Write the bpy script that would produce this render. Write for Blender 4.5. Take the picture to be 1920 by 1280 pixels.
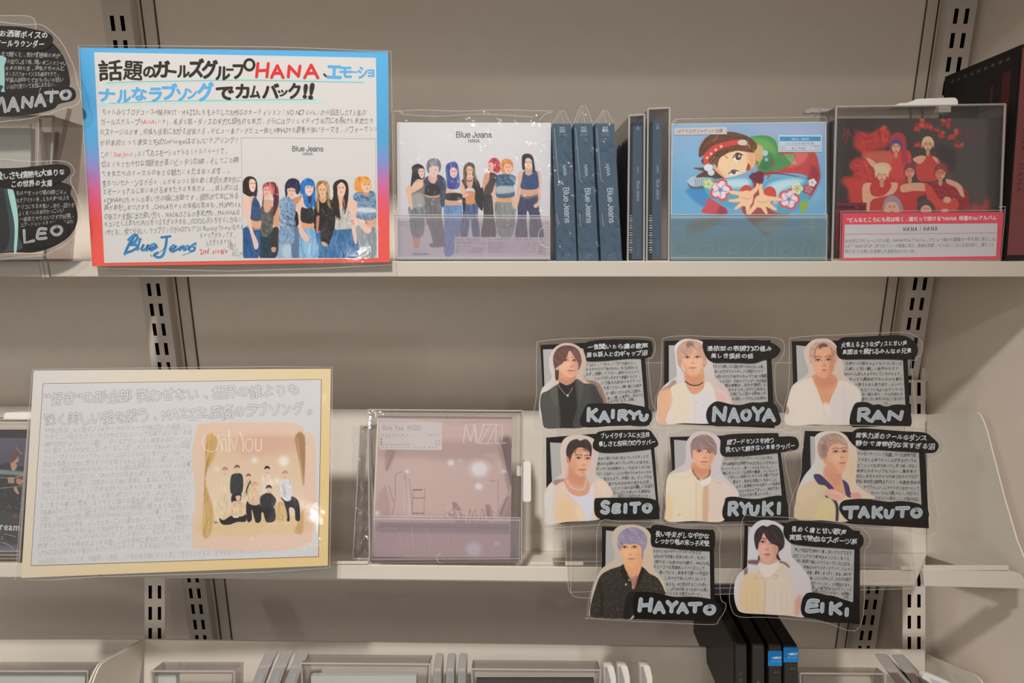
import bpy, math, random
import numpy as np
from mathutils import Vector
from mathutils.geometry import tessellate_polygon

for o in list(bpy.data.objects):
    bpy.data.objects.remove(o)
SC = bpy.context.scene
COL = SC.collection
random.seed(7)
RNG = np.random.RandomState(11)

# ------------------------------------------------------------------ camera, light, exposure
F = 920.0                       # focal length in pixels of the 1920 px wide frame
TH = math.radians(10.72)        # the camera looks down this much
EYE = np.array([0.0, 0.0, 1.45])
CT, ST = math.cos(TH), math.sin(TH)
cam = bpy.data.cameras.new('camera')
cam.sensor_width = 36.0
cam.lens = 36.0 * F / 1920.0
cam.clip_start = 0.02
cam_o = bpy.data.objects.new('camera', cam)
cam_o.location = EYE
cam_o.rotation_euler = (math.pi / 2 - TH, 0, 0)
COL.objects.link(cam_o)
SC.camera = cam_o

SC.view_settings.view_transform = 'Standard'
SC.view_settings.look = 'None'
SC.view_settings.gamma = 1.0
SC.view_settings.use_curve_mapping = False
SC.view_settings.exposure = 0.0

world = bpy.data.worlds.new('shop_ambient')
SC.world = world
world.use_nodes = True
bg = world.node_tree.nodes['Background']
bg.inputs[0].default_value = (1.0, 0.93, 0.85, 1)
_nt = world.node_tree           # ambient shaped to lift the wall: dim below, strong level band, weak overhead
_tc = _nt.nodes.new('ShaderNodeTexCoord'); _sp = _nt.nodes.new('ShaderNodeSeparateXYZ'); _mr = _nt.nodes.new('ShaderNodeMapRange'); _cr = _nt.nodes.new('ShaderNodeValToRGB')
_mr.inputs[1].default_value = -1.0
for _p, _v in ((0.0, .03), (0.36, .06), (0.47, .52), (0.62, .52), (0.78, .12), (1.0, .06)):
    _e = _cr.color_ramp.elements.new(_p); _e.color = (_v, _v, _v, 1)
_cr.color_ramp.elements.remove(_cr.color_ramp.elements[0]); _cr.color_ramp.elements.remove(_cr.color_ramp.elements[-1])
_nt.links.new(_tc.outputs['Generated'], _sp.inputs[0]); _nt.links.new(_sp.outputs[2], _mr.inputs[0]); _nt.links.new(_mr.outputs[0], _cr.inputs[0]); _nt.links.new(_cr.outputs[0], bg.inputs[1])

def lamp(name, loc, target, size, energy, color):
    L = bpy.data.lights.new(name, 'AREA')
    L.shape = 'DISK'
    L.size = size
    L.energy = energy
    L.color = color
    o = bpy.data.objects.new(name, L)
    o.location = loc
    d = Vector(target) - Vector(loc)
    o.rotation_euler = d.to_track_quat('-Z', 'Y').to_euler()
    COL.objects.link(o)
    return o

main = bpy.data.lights.new('ceiling_spotlight', 'SPOT')
main.energy = 98.0; main.color = (1.0, 0.95, 0.90); main.shadow_soft_size = 0.05
main.spot_size = math.radians(64); main.spot_blend = 1.0
main_o = bpy.data.objects.new('ceiling_spotlight', main)
main_o.location = (-0.2, -0.36, 2.62)
main_o.rotation_euler = (Vector((-0.14, 0.46, 1.40)) - Vector(main_o.location)).to_track_quat('-Z', 'Y').to_euler()
COL.objects.link(main_o)
lamp('ceiling_spotlight_far', (-2.2, -0.9, 2.35), (0.2, 0.5, 1.25), 0.12, 4.5, (1.0, 0.94, 0.87))
lamp('ceiling_spotlight_right', (0.45, -1.7, 2.75), (0.1, 0.5, 1.3), 0.12, 2.4, (1.0, 0.95, 0.9))

# lit displays across the aisle, seen only as glints in the laminate
lamp('aisle_lamp', (-1.37, -2.6, 1.18), (-0.15, 0.45, 1.2), 0.10, 1.6, (1.0, 0.97, 0.93))
lamp('aisle_lamp_second', (-1.10, -2.6, 1.90), (-0.15, 0.45, 1.4), 0.10, 1.6, (1.0, 0.97, 0.93))
SC.cycles.transparent_max_bounces = 24
SC.cycles.max_bounces = 10

# ------------------------------------------------------------------ pixels, planes
def lin(c):
    c = np.asarray(c, float) / 255.0
    return np.where(c <= 0.04045, c / 12.92, ((c + 0.055) / 1.055) ** 2.4)

def rays(xy):
    xy = np.atleast_2d(np.asarray(xy, float))
    a = (xy[:, 0] - 960.0) / F
    b = (640.0 - xy[:, 1]) / F
    return np.stack([a, CT + b * ST, -ST + b * CT], 1)

class Plane:
    """A real plane through the world: at image row py its distance from the eye's wall-normal is Y; it leans back by lean degrees, turned by yaw."""
    def __init__(s, py, Y, lean=0.0, yaw=0.0, px=960.0):
        r = rays([(px, py)])[0]
        s.q = EYE + r * (Y / r[1])
        l, w = math.radians(lean), math.radians(yaw)
        s.n = np.array([-math.sin(w) * math.cos(l), -math.cos(w) * math.cos(l), math.sin(l)])
        s.u = np.array([math.sin(w) * math.sin(l), math.cos(w) * math.sin(l), math.cos(l)])
        s.back = -s.n
    def __call__(s, xy, off=0.0):
        r = rays(xy)
        t = ((s.q - EYE) @ s.n + off) / (r @ s.n)
        return EYE + r * t[:, None]

class XPlane:
    """Vertical plane across the shelf (end panels)."""
    def __init__(s, X): s.X = X
    def __call__(s, xy, off=0.0):
        r = rays(xy)
        return EYE + r * ((s.X + off) / r[:, 0])[:, None]

def pw(px, py, Y):
    r = rays([(px, py)])[0]
    return EYE + r * (Y / r[1])

class Crop:
    def __init__(s, ox, oy, k): s.o = np.array([ox, oy], float); s.k = k
    def __call__(s, pts): return s.o + np.atleast_2d(np.asarray(pts, float)) / s.k

def smooth(pts, n=6, closed=True):
    p = np.asarray(pts, float)
    N = len(p)
    out = []
    rng = range(N if closed else N - 1)
    for i in rng:
        if closed:
            a, b, c, d = p[i - 1], p[i], p[(i + 1) % N], p[(i + 2) % N]
        else:
            a, b, c, d = p[max(i - 1, 0)], p[i], p[i + 1], p[min(i + 2, N - 1)]
        for k in range(n):
            t = k / n
            out.append(0.5 * ((2 * b) + (-a + c) * t + (2 * a - 5 * b + 4 * c - d) * t * t + (-a + 3 * b - 3 * c + d) * t ** 3))
    if not closed:
        out.append(p[-1])
    return np.array(out)

# ------------------------------------------------------------------ materials
def new_mat(name):
    m = bpy.data.materials.new(name)
    m.use_nodes = True
    nt = m.node_tree
    for n in list(nt.nodes):
        nt.nodes.remove(n)
    out = nt.nodes.new('ShaderNodeOutputMaterial')
    return m, nt, out

def noise_bump(nt, scale, strength, dist=0.001, detail=3.0):
    tc = nt.nodes.new('ShaderNodeTexCoord')
    nz = nt.nodes.new('ShaderNodeTexNoise')
    nz.inputs['Scale'].default_value = scale
    nz.inputs['Detail'].default_value = detail
    bp = nt.nodes.new('ShaderNodeBump')
    bp.inputs['Strength'].default_value = strength
    bp.inputs['Distance'].default_value = dist
    nt.links.new(tc.outputs['Object'], nz.inputs['Vector'])
    nt.links.new(nz.outputs['Fac'], bp.inputs['Height'])
    return bp, nz

W_TOP = (212, 206, 201)      # white paper as it looks on the upper shelf
W_MID = (205, 198, 192)
W_CARD = (190, 181, 173)     # white of the cards, set darker than the other sheets

def paint(name, color, rough=0.5, spec=0.4, bump=0.0, scale=900, mottle=0.0):
    m, nt, out = new_mat(name)
    b = nt.nodes.new('ShaderNodeBsdfPrincipled')
    b.inputs['Base Color'].default_value = (*color, 1)
    b.inputs['Roughness'].default_value = rough
    b.inputs['Specular IOR Level'].default_value = spec
    if bump or mottle:
        bp, nz = noise_bump(nt, scale, bump)
        if bump:
            nt.links.new(bp.outputs['Normal'], b.inputs['Normal'])
        if mottle:
            mx = nt.nodes.new('ShaderNodeMix'); mx.data_type = 'RGBA'
            mx.inputs[6].default_value = (*[c * (1 - mottle) for c in color], 1)
            mx.inputs[7].default_value = (*[min(1, c * (1 + mottle)) for c in color], 1)
            nt.links.new(nz.outputs['Fac'], mx.inputs[0])
            nt.links.new(mx.outputs[2], b.inputs['Base Color'])
    nt.links.new(b.outputs[0], out.inputs[0])
    return m

def print_mat(name, rough, spec, coat=0.0):
    m, nt, out = new_mat(name)
    at = nt.nodes.new('ShaderNodeAttribute')
    at.attribute_name = 'Col'
    b = nt.nodes.new('ShaderNodeBsdfPrincipled')
    b.inputs['Roughness'].default_value = rough
    b.inputs['Specular IOR Level'].default_value = spec
    b.inputs['Coat Weight'].default_value = coat
    b.inputs['Coat Roughness'].default_value = 0.08
    nt.links.new(at.outputs['Color'], b.inputs['Base Color'])
    nt.links.new(b.outputs[0], out.inputs[0])
    return m

def clear_mat(name, tint, haze, haze_col, ior=1.45, rough=0.04, bump=0.0, scale=120, boost=1.0, detail=3.0, patch=0.0):
    """Thin clear plastic: lets light through, mirrors at its Fresnel rate, a little milky."""
    m, nt, out = new_mat(name)
    tr = nt.nodes.new('ShaderNodeBsdfTransparent')
    tr.inputs[0].default_value = (*tint, 1)
    df = nt.nodes.new('ShaderNodeBsdfDiffuse')
    df.inputs[0].default_value = (*haze_col, 1)
    m1 = nt.nodes.new('ShaderNodeMixShader')
    m1.inputs[0].default_value = haze
    nt.links.new(tr.outputs[0], m1.inputs[1]); nt.links.new(df.outputs[0], m1.inputs[2])
    gl = nt.nodes.new('ShaderNodeBsdfGlossy')
    gl.inputs['Roughness'].default_value = rough
    ge = nt.nodes.new('ShaderNodeNewGeometry')
    dt = nt.nodes.new('ShaderNodeVectorMath'); dt.operation = 'DOT_PRODUCT'
    nt.links.new(ge.outputs['Normal'], dt.inputs[0]); nt.links.new(ge.outputs['Incoming'], dt.inputs[1])
    def mth(op, a, b=None, v=None, clamp=False):
        n = nt.nodes.new('ShaderNodeMath'); n.operation = op; n.use_clamp = clamp
        if isinstance(a, float): n.inputs[0].default_value = a
        else: nt.links.new(a, n.inputs[0])
        if b is not None: n.inputs[1].default_value = b
        if v is not None: nt.links.new(v, n.inputs[1])
        return n.outputs[0]
    f0 = ((ior - 1) / (ior + 1)) ** 2
    sch = mth('POWER', mth('SUBTRACT', 1.0, v=mth('ABSOLUTE', dt.outputs['Value'])), 5.0)
    fac = mth('MULTIPLY', mth('ADD', mth('MULTIPLY', sch, 1 - f0), f0), boost, clamp=True)
    m2 = nt.nodes.new('ShaderNodeMixShader')
    nt.links.new(fac, m2.inputs[0])
    nt.links.new(m1.outputs[0], m2.inputs[1]); nt.links.new(gl.outputs[0], m2.inputs[2])
    if bump:
        bp, nz = noise_bump(nt, scale, bump, 0.002, detail)
        if patch:
            n2 = nt.nodes.new('ShaderNodeTexNoise'); n2.inputs['Scale'].default_value = patch
            nt.links.new(nz.inputs['Vector'].links[0].from_socket, n2.inputs['Vector'])
            mr = nt.nodes.new('ShaderNodeMapRange'); mr.inputs[1].default_value = 0.52; mr.inputs[2].default_value = 0.64; mr.inputs[3].default_value = 0.03; mr.inputs[4].default_value = bump
            nt.links.new(n2.outputs['Fac'], mr.inputs[0]); nt.links.new(mr.outputs[0], bp.inputs['Strength'])
        nt.links.new(bp.outputs['Normal'], gl.inputs['Normal'])
    nt.links.new(m2.outputs[0], out.inputs[0])
    return m

M = {}
M['shelf'] = paint('cream_powder_coat', (0.74, 0.685, 0.61), 0.42, 0.45, 0.03, 1600)
M['lip'] = paint('cream_label_rail', (0.60, 0.545, 0.475), 0.42, 0.45)
M['wall'] = paint('cream_wall_panel', (0.86, 0.765, 0.675), 0.38, 0.4, 0.02, 60, 0.03)
M['post'] = paint('cream_steel_post', (0.70, 0.635, 0.55), 0.45, 0.4)
M['dark'] = paint('painted_slot_shade', (0.004, 0.003, 0.003), 0.9, 0.0)  # near-black colour painted in for the shade inside the slotted posts
M['seam'] = paint('dark_panel_seam', (0.10, 0.075, 0.05), 0.8, 0.1)
M['paper'] = print_mat('printed_paper', 0.6, 0.12)
M['glossy'] = print_mat('glossy_print', 0.45, 0.15, 0.05)
M['whiteplastic'] = paint('white_tag_plastic', (0.78, 0.75, 0.70), 0.35, 0.5)
M['greyplastic'] = paint('grey_case_plastic', (0.33, 0.31, 0.29), 0.35, 0.5)
M['blackplastic'] = paint('black_case_plastic', (0.008, 0.007, 0.006), 0.35, 0.4)
M['film'] = clear_mat('laminate_film', (0.975, 0.97, 0.965), 0.0, (0.8, 0.78, 0.75), 1.45, 0.05, 0.30, 230, 0.5, 4.0, 20.0)
M['filmedge'] = clear_mat('laminate_margin', (0.97, 0.965, 0.96), 0.03, (0.85, 0.82, 0.78), 1.5, 0.07, 0.3, 110, 0.6, 5.0, 14.0)
M['rim'] = clear_mat('film_edge_highlight', (0.85, 0.83, 0.8), 0.34, (0.85, 0.82, 0.78), 1.5, 0.2)  # whitish strips, also painted in for highlights along clear edges
M['clear'] = clear_mat('clear_acrylic', (0.95, 0.945, 0.94), 0.015, (0.8, 0.78, 0.78), 1.5, 0.03, 0.02, 30, 0.6)
M['edge'] = clear_mat('acrylic_edge', (0.80, 0.78, 0.775), 0.06, (0.5, 0.48, 0.48), 1.55, 0.06, 0.15, 90, 1.6)
M['lavender'] = clear_mat('lavender_tinted_acrylic', (0.94, 0.925, 0.945), 0.10, (0.58, 0.53, 0.57), 1.5, 0.05, 0.05, 40)
M['teal'] = clear_mat('teal_tinted_acrylic', (0.80, 0.875, 0.88), 0.14, (0.42, 0.46, 0.45), 1.5, 0.05, 0.05, 40)
M['wrap'] = clear_mat('shrink_wrap', (0.97, 0.97, 0.97), 0.02, (0.8, 0.78, 0.76), 1.5, 0.09, 0.9, 45, 1.2, 5.0)

# ------------------------------------------------------------------ mesh building
class MB:
    def __init__(s):
        s.v = []; s.f = []; s.c = []; s.n = 0
    def add(s, verts, faces, col=None):
        verts = np.asarray(verts, float).reshape(-1, 3)
        k = s.n
        s.v.append(verts)
        if isinstance(faces, np.ndarray):
            s.f.extend((faces + k).tolist())
        else:
            s.f.extend([[i + k for i in f] for f in faces])
        if col is None:
            col = (0.8, 0.8, 0.8)
        col = np.asarray(col, float)
        if col.ndim == 1:
            col = np.repeat(col[None, :], len(verts), 0)
        s.c.append(col)
        s.n += len(verts)
    def poly(s, pts3, col=None):
        tri = tessellate_polygon([[Vector(p) for p in pts3]])
        s.add(pts3, [list(t) for t in tri], col)
    def sheet(s, plane, pts, thick, col=None, off=0.0, backcol=None):
        """a polygon cut from a sheet: front at off, body behind it"""
        a = plane(pts, off); b = a + (-plane.n if hasattr(plane, 'n') else np.array([1., 0, 0])) * thick
        N = len(a)
        tri = [list(t) for t in tessellate_polygon([[Vector(p) for p in a]])]
        s.add(a, tri, col)
        s.add(b, [t[::-1] for t in tri], col if backcol is None else backcol)
        s.add(np.concatenate([a, b]), [[i, (i + 1) % N, N + (i + 1) % N, N + i] for i in range(N)], col)
    def ribbon(s, plane, pts, width, col=None, off=0.0, closed=True, thick=0.0):
        """a flat band of width px along a path"""
        p = np.asarray(pts, float)
        if closed:
            t = np.roll(p, -1, 0) - np.roll(p, 1, 0)
        else:
            t = np.gradient(p, axis=0)
        t /= np.maximum(np.linalg.norm(t, axis=1, keepdims=True), 1e-9)
        nrm = np.stack([-t[:, 1], t[:, 0]], 1) * (width / 2)
        N = len(p)
        off = off + 1.3e-6 * (np.arange(N) % 4)          # a band that crosses itself stays in layers
        a = plane(p + nrm, off); b = plane(p - nrm, off)
        rng = range(N if closed else N - 1)
        s.add(np.concatenate([a, b]), [[i, (i + 1) % N, N + (i + 1) % N, N + i] for i in rng], col)
    def hexa(s, a4, b4, col=None):
        v = np.concatenate([np.asarray(a4, float), np.asarray(b4, float)])
        s.add(v, [[0, 1, 2, 3], [7, 6, 5, 4], [0, 4, 5, 1], [1, 5, 6, 2], [2, 6, 7, 3], [3, 7, 4, 0]], col)
    def box(s, lo, hi, col=None):
        x0, y0, z0 = lo; x1, y1, z1 = hi
        s.hexa([(x0, y0, z0), (x1, y0, z0), (x1, y0, z1), (x0, y0, z1)], [(x0, y1, z0), (x1, y1, z0), (x1, y1, z1), (x0, y1, z1)], col)
    def bar(s, p, q, r, n=8, col=None):
        p = np.asarray(p, float); q = np.asarray(q, float)
        d = q - p; d /= np.linalg.norm(d)
        h = np.array([0, 0, 1.0]) if abs(d[2]) < 0.9 else np.array([1.0, 0, 0])
        a = np.cross(d, h); a /= np.linalg.norm(a); b = np.cross(d, a)
        ang = np.arange(n) * 2 * math.pi / n
        ring = np.outer(np.cos(ang), a) * r + np.outer(np.sin(ang), b) * r
        s.add(np.concatenate([p + ring, q + ring]), [[i, (i + 1) % n, n + (i + 1) % n, n + i] for i in range(n)] + [list(range(n))[::-1], [n + i for i in range(n)]], col)
    def tube(s, path, r, n=8, col=None):
        for a, b in zip(path[:-1], path[1:]):
            s.bar(a, b, r, n, col)
    def build(s, name, mat, parent=None, bevel=0.0, smoothf=False):
        me = bpy.data.meshes.new(name)
        v = np.concatenate(s.v)
        org = np.array(parent['_o']) if parent is not None else np.zeros(3)
        if parent is None:
            lo, hi = v.min(0), v.max(0)
            org = np.array([(lo[0] + hi[0]) / 2, (lo[1] + hi[1]) / 2, lo[2]])
        me.from_pydata((v - org).tolist(), [], s.f)
        at = me.color_attributes.new('Col', 'FLOAT_COLOR', 'POINT')
        c = np.concatenate(s.c)
        c4 = np.ones((len(c), 4)); c4[:, :3] = c
        at.data.foreach_set('color', c4.ravel())
        me.materials.append(mat)
        me.validate()
        me.update()
        o = bpy.data.objects.new(name, me)
        COL.objects.link(o)
        if parent is not None:
            root = parent
            if parent.get('_part'):
                o.parent = parent
            else:
                o.parent = parent
            o['_o'] = list(org)
        else:
            o.location = org
            o['_o'] = list(org)
        if bevel:
            md = o.modifiers.new('bevel', 'BEVEL'); md.width = bevel; md.segments = 2; md.limit_method = 'ANGLE'
        return o

def thing(name, loc, label, cat, group=None):
    o = bpy.data.objects.new(name, None)
    o.empty_display_size = 0.02
    COL.objects.link(o)
    o.location = loc
    o['_o'] = [float(x) for x in loc]
    return tag(o, label, cat, group)

def tag(o, label, cat, group=None):
    o['label'] = label; o['category'] = cat
    if group: o['group'] = group
    return o

def struct(o):
    o['kind'] = 'structure'
    return o

# ------------------------------------------------------------------ painted pictures (numpy), laid on a plane as coloured grids
def mask_poly(pts, x0, y0, w, h, res, ss=3):
    p = (np.asarray(pts, float) - (x0, y0)) * res * ss
    W, H = w * ss, h * ss
    ax = max(0, int(p[:, 0].min()) - ss); bx = min(W, int(p[:, 0].max()) + 2 * ss)
    ay = max(0, int(p[:, 1].min()) - ss); by = min(H, int(p[:, 1].max()) + 2 * ss)
    ax -= ax % ss; ay -= ay % ss; bx += (-bx) % ss; by += (-by) % ss
    bx = min(bx, W); by = min(by, H)
    if bx <= ax or by <= ay:
        return None
    X = np.arange(ax, bx) + 0.5
    Y = np.arange(ay, by) + 0.5
    ins = np.zeros((len(Y), len(X)), bool)
    q = np.roll(p, -1, 0)
    for (xa, ya), (xb, yb) in zip(p, q):
        if ya == yb: continue
        rows = (Y >= min(ya, yb)) & (Y < max(ya, yb))
        if not rows.any(): continue
        xc = xa + (Y[rows] - ya) * (xb - xa) / (yb - ya)
        ins[rows] ^= X[None, :] < xc[:, None]
    m = ins.reshape(len(Y) // ss, ss, len(X) // ss, ss).mean((1, 3))
    return m, ax // ss, ay // ss

def gblur(a, r):
    if r <= 0: return a
    n = int(math.ceil(2.5 * r)); k = np.exp(-0.5 * (np.arange(-n, n + 1) / r) ** 2); k /= k.sum()
    for ax in (0, 1):
        pad = [(0, 0)] * a.ndim; pad[ax] = (n, n)
        b = np.pad(a, pad, mode='edge'); out = np.zeros_like(a)
        for i, kk in enumerate(k):
            sl = [slice(None)] * a.ndim; sl[ax] = slice(i, i + a.shape[ax])
            out += kk * b[tuple(sl)]
        a = out
    return a

def capsule(pts, width):
    """outline polygons of a round-ended stroke"""
    out = []
    p = np.asarray(pts, float)
    ws = np.broadcast_to(np.asarray(width, float), (len(p),)) / 2
    a16 = np.arange(14) * 2 * math.pi / 14
    for i in range(len(p)):
        out.append(p[i] + np.stack([np.cos(a16), np.sin(a16)], 1) * ws[i])
        if i + 1 < len(p):
            d = p[i + 1] - p[i]; L = np.linalg.norm(d)
            if L > 1e-6:
                n = np.array([-d[1], d[0]]) / L
                out.append(np.array([p[i] + n * ws[i], p[i + 1] + n * ws[i + 1], p[i + 1] - n * ws[i + 1], p[i] - n * ws[i]]))
    return out

class Art:
    def __init__(s, x0, y0, x1, y1, res=1.0, bg=(200, 200, 200)):
        s.x0, s.y0, s.res = x0, y0, res
        s.w = int(round((x1 - x0) * res)) + 1; s.h = int(round((y1 - y0) * res)) + 1
        s.a = np.zeros((s.h, s.w, 3)); s.a[:] = bg
        s.cv = lambda p: np.atleast_2d(np.asarray(p, float))
    def _put(s, m, ox, oy, col, alpha):
        h, w = m.shape
        sub = s.a[oy:oy + h, ox:ox + w]
        m = m[:sub.shape[0], :sub.shape[1], None] * alpha
        c = np.asarray(col, float)
        if c.ndim == 3: c = c[oy:oy + h, ox:ox + w]
        sub[:] = sub * (1 - m) + c * m
    def poly(s, pts, col, alpha=1.0, blur=0.0, sm=True):
        p = s.cv(pts)
        if sm and len(p) > 2: p = smooth(p, 5)
        if blur:
            full = np.zeros((s.h, s.w)); r = mask_poly(p, s.x0, s.y0, s.w, s.h, s.res)
            if r is None: return
            full[r[2]:r[2] + r[0].shape[0], r[1]:r[1] + r[0].shape[1]] = r[0]
            n = int(blur * s.res * 3) + 2
            ya, yb = max(0, r[2] - n), min(s.h, r[2] + r[0].shape[0] + n)
            xa, xb = max(0, r[1] - n), min(s.w, r[1] + r[0].shape[1] + n)
            s._put(gblur(full[ya:yb, xa:xb], blur * s.res), xa, ya, col, alpha)
        else:
            r = mask_poly(p, s.x0, s.y0, s.w, s.h, s.res)
            if r: s._put(r[0], r[1], r[2], col, alpha)
    def dot(s, c, rx, ry, col, alpha=1.0, blur=0.0, rot=0.0):
        t = np.arange(16) * 2 * math.pi / 16
        x = np.cos(t) * rx; y = np.sin(t) * ry
        r = math.radians(rot)
        s.poly(np.stack([c[0] + x * math.cos(r) - y * math.sin(r), c[1] + x * math.sin(r) + y * math.cos(r)], 1), col, alpha, blur, False)
    def line(s, pts, width, col, alpha=1.0, blur=0.0, sm=True):
        p = s.cv(pts)
        if sm and len(p) > 2: p = smooth(p, 5, False)
        full = np.zeros((s.h, s.w))
        k = s.cv([(0, 0), (1, 0)]); k = abs(k[1, 0] - k[0, 0])
        wd = np.asarray(width, float) * k
        if wd.ndim: wd = np.interp(np.linspace(0, 1, len(p)), np.linspace(0, 1, len(wd)), wd)
        for q in capsule(p, wd):
            r = mask_poly(q, s.x0, s.y0, s.w, s.h, s.res)
            if r is None: continue
            sub = full[r[2]:r[2] + r[0].shape[0], r[1]:r[1] + r[0].shape[1]]
            np.maximum(sub, r[0][:sub.shape[0], :sub.shape[1]], out=sub)
        if blur: full = gblur(full, blur * s.res)
        s._put(full, 0, 0, col, alpha)
    def grad(s, ca, cb, pa, pb):
        """colour field running from ca at pa to cb at pb"""
        pa, pb = s.cv(pa)[0], s.cv(pb)[0]
        Y, X = np.mgrid[0:s.h, 0:s.w]
        X = X / s.res + s.x0; Y = Y / s.res + s.y0
        d = pb - pa
        t = np.clip(((X - pa[0]) * d[0] + (Y - pa[1]) * d[1]) / (d @ d), 0, 1)[..., None]
        return np.asarray(ca, float) * (1 - t) + np.asarray(cb, float) * t
    def strands(s, region, n, length, width, cols, ang, spread=12, alpha=0.6, seed=1, curve=0.0):
        """short strokes inside a polygon: hair, weave, creases"""
        rg = np.random.RandomState(seed)
        p = smooth(s.cv(region), 4)
        lo, hi = p.min(0), p.max(0)
        k = abs((s.cv([(1, 0)]) - s.cv([(0, 0)]))[0, 0])
        old = s.a.copy(); cvo = s.cv
        s.cv = lambda q: np.atleast_2d(np.asarray(q, float))
        for i in range(n):
            c = lo + rg.rand(2) * (hi - lo)
            a = math.radians(ang(c) if callable(ang) else ang) + math.radians(rg.randn() * spread)
            L = length * k * (0.6 + 0.8 * rg.rand())
            d = np.array([math.cos(a), math.sin(a)]) * L / 2
            b = np.array([-d[1], d[0]]) * curve * rg.randn()
            s.line([c - d, c + b, c + d], width * k, cols[rg.randint(len(cols))], alpha)
        s.cv = cvo
        r = mask_poly(p, s.x0, s.y0, s.w, s.h, s.res)
        full = np.zeros((s.h, s.w, 1))
        full[r[2]:r[2] + r[0].shape[0], r[1]:r[1] + r[0].shape[1], 0] = r[0]
        s.a = old * (1 - full) + s.a * full
    def noise(s, amt, r=0.6, seed=3):
        n = gblur(np.random.RandomState(seed).randn(s.h, s.w), r); n /= n.std()
        s.a += n[..., None] * amt
    def face(s, eyes, ew, nose, mouth, mw, skin, dark, lip, brow=(60, 40, 35), tilt=0.0, hood=1.0, lipw=1.0):
        sk = np.asarray(skin, float); dk = np.asarray(dark, float)
        for i, (x, y) in enumerate(eyes):
            s.dot((x, y), ew * 0.62, ew * 0.36, dk * 0.5 + sk * 0.5, 0.55, ew * 0.10 * s.k)
            s.poly([(x - ew * .5, y + ew * .05), (x - ew * .15, y - ew * .20), (x + ew * .25, y - ew * .18), (x + ew * .5, y + ew * .06), (x + ew * .1, y + ew * .20)], sk * .6 + np.array((92, 80, 76)), 0.6)
            s.dot((x, y), ew * 0.21, ew * 0.19, (52, 34, 29))
            s.line([(x - ew * .55, y + ew * .05), (x - ew * .15, y - ew * .22), (x + ew * .25, y - ew * .2), (x + ew * .55, y + ew * .06)], ew * .13, (50, 32, 28), 0.9)
            s.dot((x - ew * .05, y - ew * .06), ew * .04, ew * .04, (200, 185, 175), .7)
            if hood:
                s.line([(x - ew * .65, y - ew * .52), (x, y - ew * .72), (x + ew * .65, y - ew * .55)], ew * .17, brow, 0.8 * hood)
        s.dot((nose[0], nose[1]), ew * .42, ew * .2, dk, 0.55, ew * .12 * s.k)
        s.dot((nose[0] - ew * .2, nose[1] + ew * .05), ew * .09, ew * .06, dk * 0.55, 0.7)
        s.dot((nose[0] + ew * .2, nose[1] + ew * .05), ew * .09, ew * .06, dk * 0.55, 0.7)
        s.line([(nose[0] + ew * .12, nose[1] - ew * 1.1), (nose[0] + ew * .2, nose[1] - ew * .1)], ew * .14, dk, 0.35, ew * .1 * s.k)
        x, y = mouth
        s.poly([(x - mw / 2, y), (x - mw * .15, y - mw * .14 * lipw), (x, y - mw * .09 * lipw), (x + mw * .15, y - mw * .14 * lipw), (x + mw / 2, y), (x, y + mw * .17 * lipw)], np.asarray(lip, float) * .7 + dk * .3, 0.75, .02 * mw * s.k)
        s.line([(x - mw / 2, y), (x, y + mw * .02), (x + mw / 2, y)], mw * .06, np.asarray(lip) * 0.55, 0.8)
        s.dot((x, y + mw * .42), mw * .3, mw * .08, dk, 0.5, mw * .06 * s.k)
    @property
    def k(s):
        return abs((s.cv([(1, 0)]) - s.cv([(0, 0)]))[0, 0])
    def lay(s, mb, plane, white, off=0.0, clip=None, bend=None, alb=0.8):
        """put the picture on its plane; clip keeps only the squares inside a polygon"""
        Y, X = np.mgrid[0:s.h, 0:s.w]
        xy = np.stack([X.ravel() / s.res + s.x0, Y.ravel() / s.res + s.y0], 1)
        idx = (np.arange(s.h - 1)[:, None] * s.w + np.arange(s.w - 1)[None, :]).ravel()
        fc = np.stack([idx, idx + s.w, idx + s.w + 1, idx + 1], 1)
        col = albedo(s.a.reshape(-1, 3), white, alb)
        if clip is not None:
            full = np.zeros((s.h, s.w)); r = mask_poly(clip, s.x0 - .5 / s.res, s.y0 - .5 / s.res, s.w, s.h, s.res, 1)
            full[r[2]:r[2] + r[0].shape[0], r[1]:r[1] + r[0].shape[1]] = r[0]
            ok = full.ravel() > 0.5
            fc = fc[ok[fc].all(1)]
            used = np.unique(fc); remap = -np.ones(s.h * s.w, int); remap[used] = np.arange(len(used))
            fc = remap[fc]; xy = xy[used]; col = col[used]
        p = plane(xy, off)
        if bend is not None: p = bend(p, xy)
        mb.add(p, fc, col)

def albedo(rgb, white, alb=0.8):
    alb = 0.53 if white is W_CARD else alb * 0.83
    return np.clip(lin(np.clip(rgb, 0, 255)) / lin(white) * alb, 0.003, 0.93)

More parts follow.
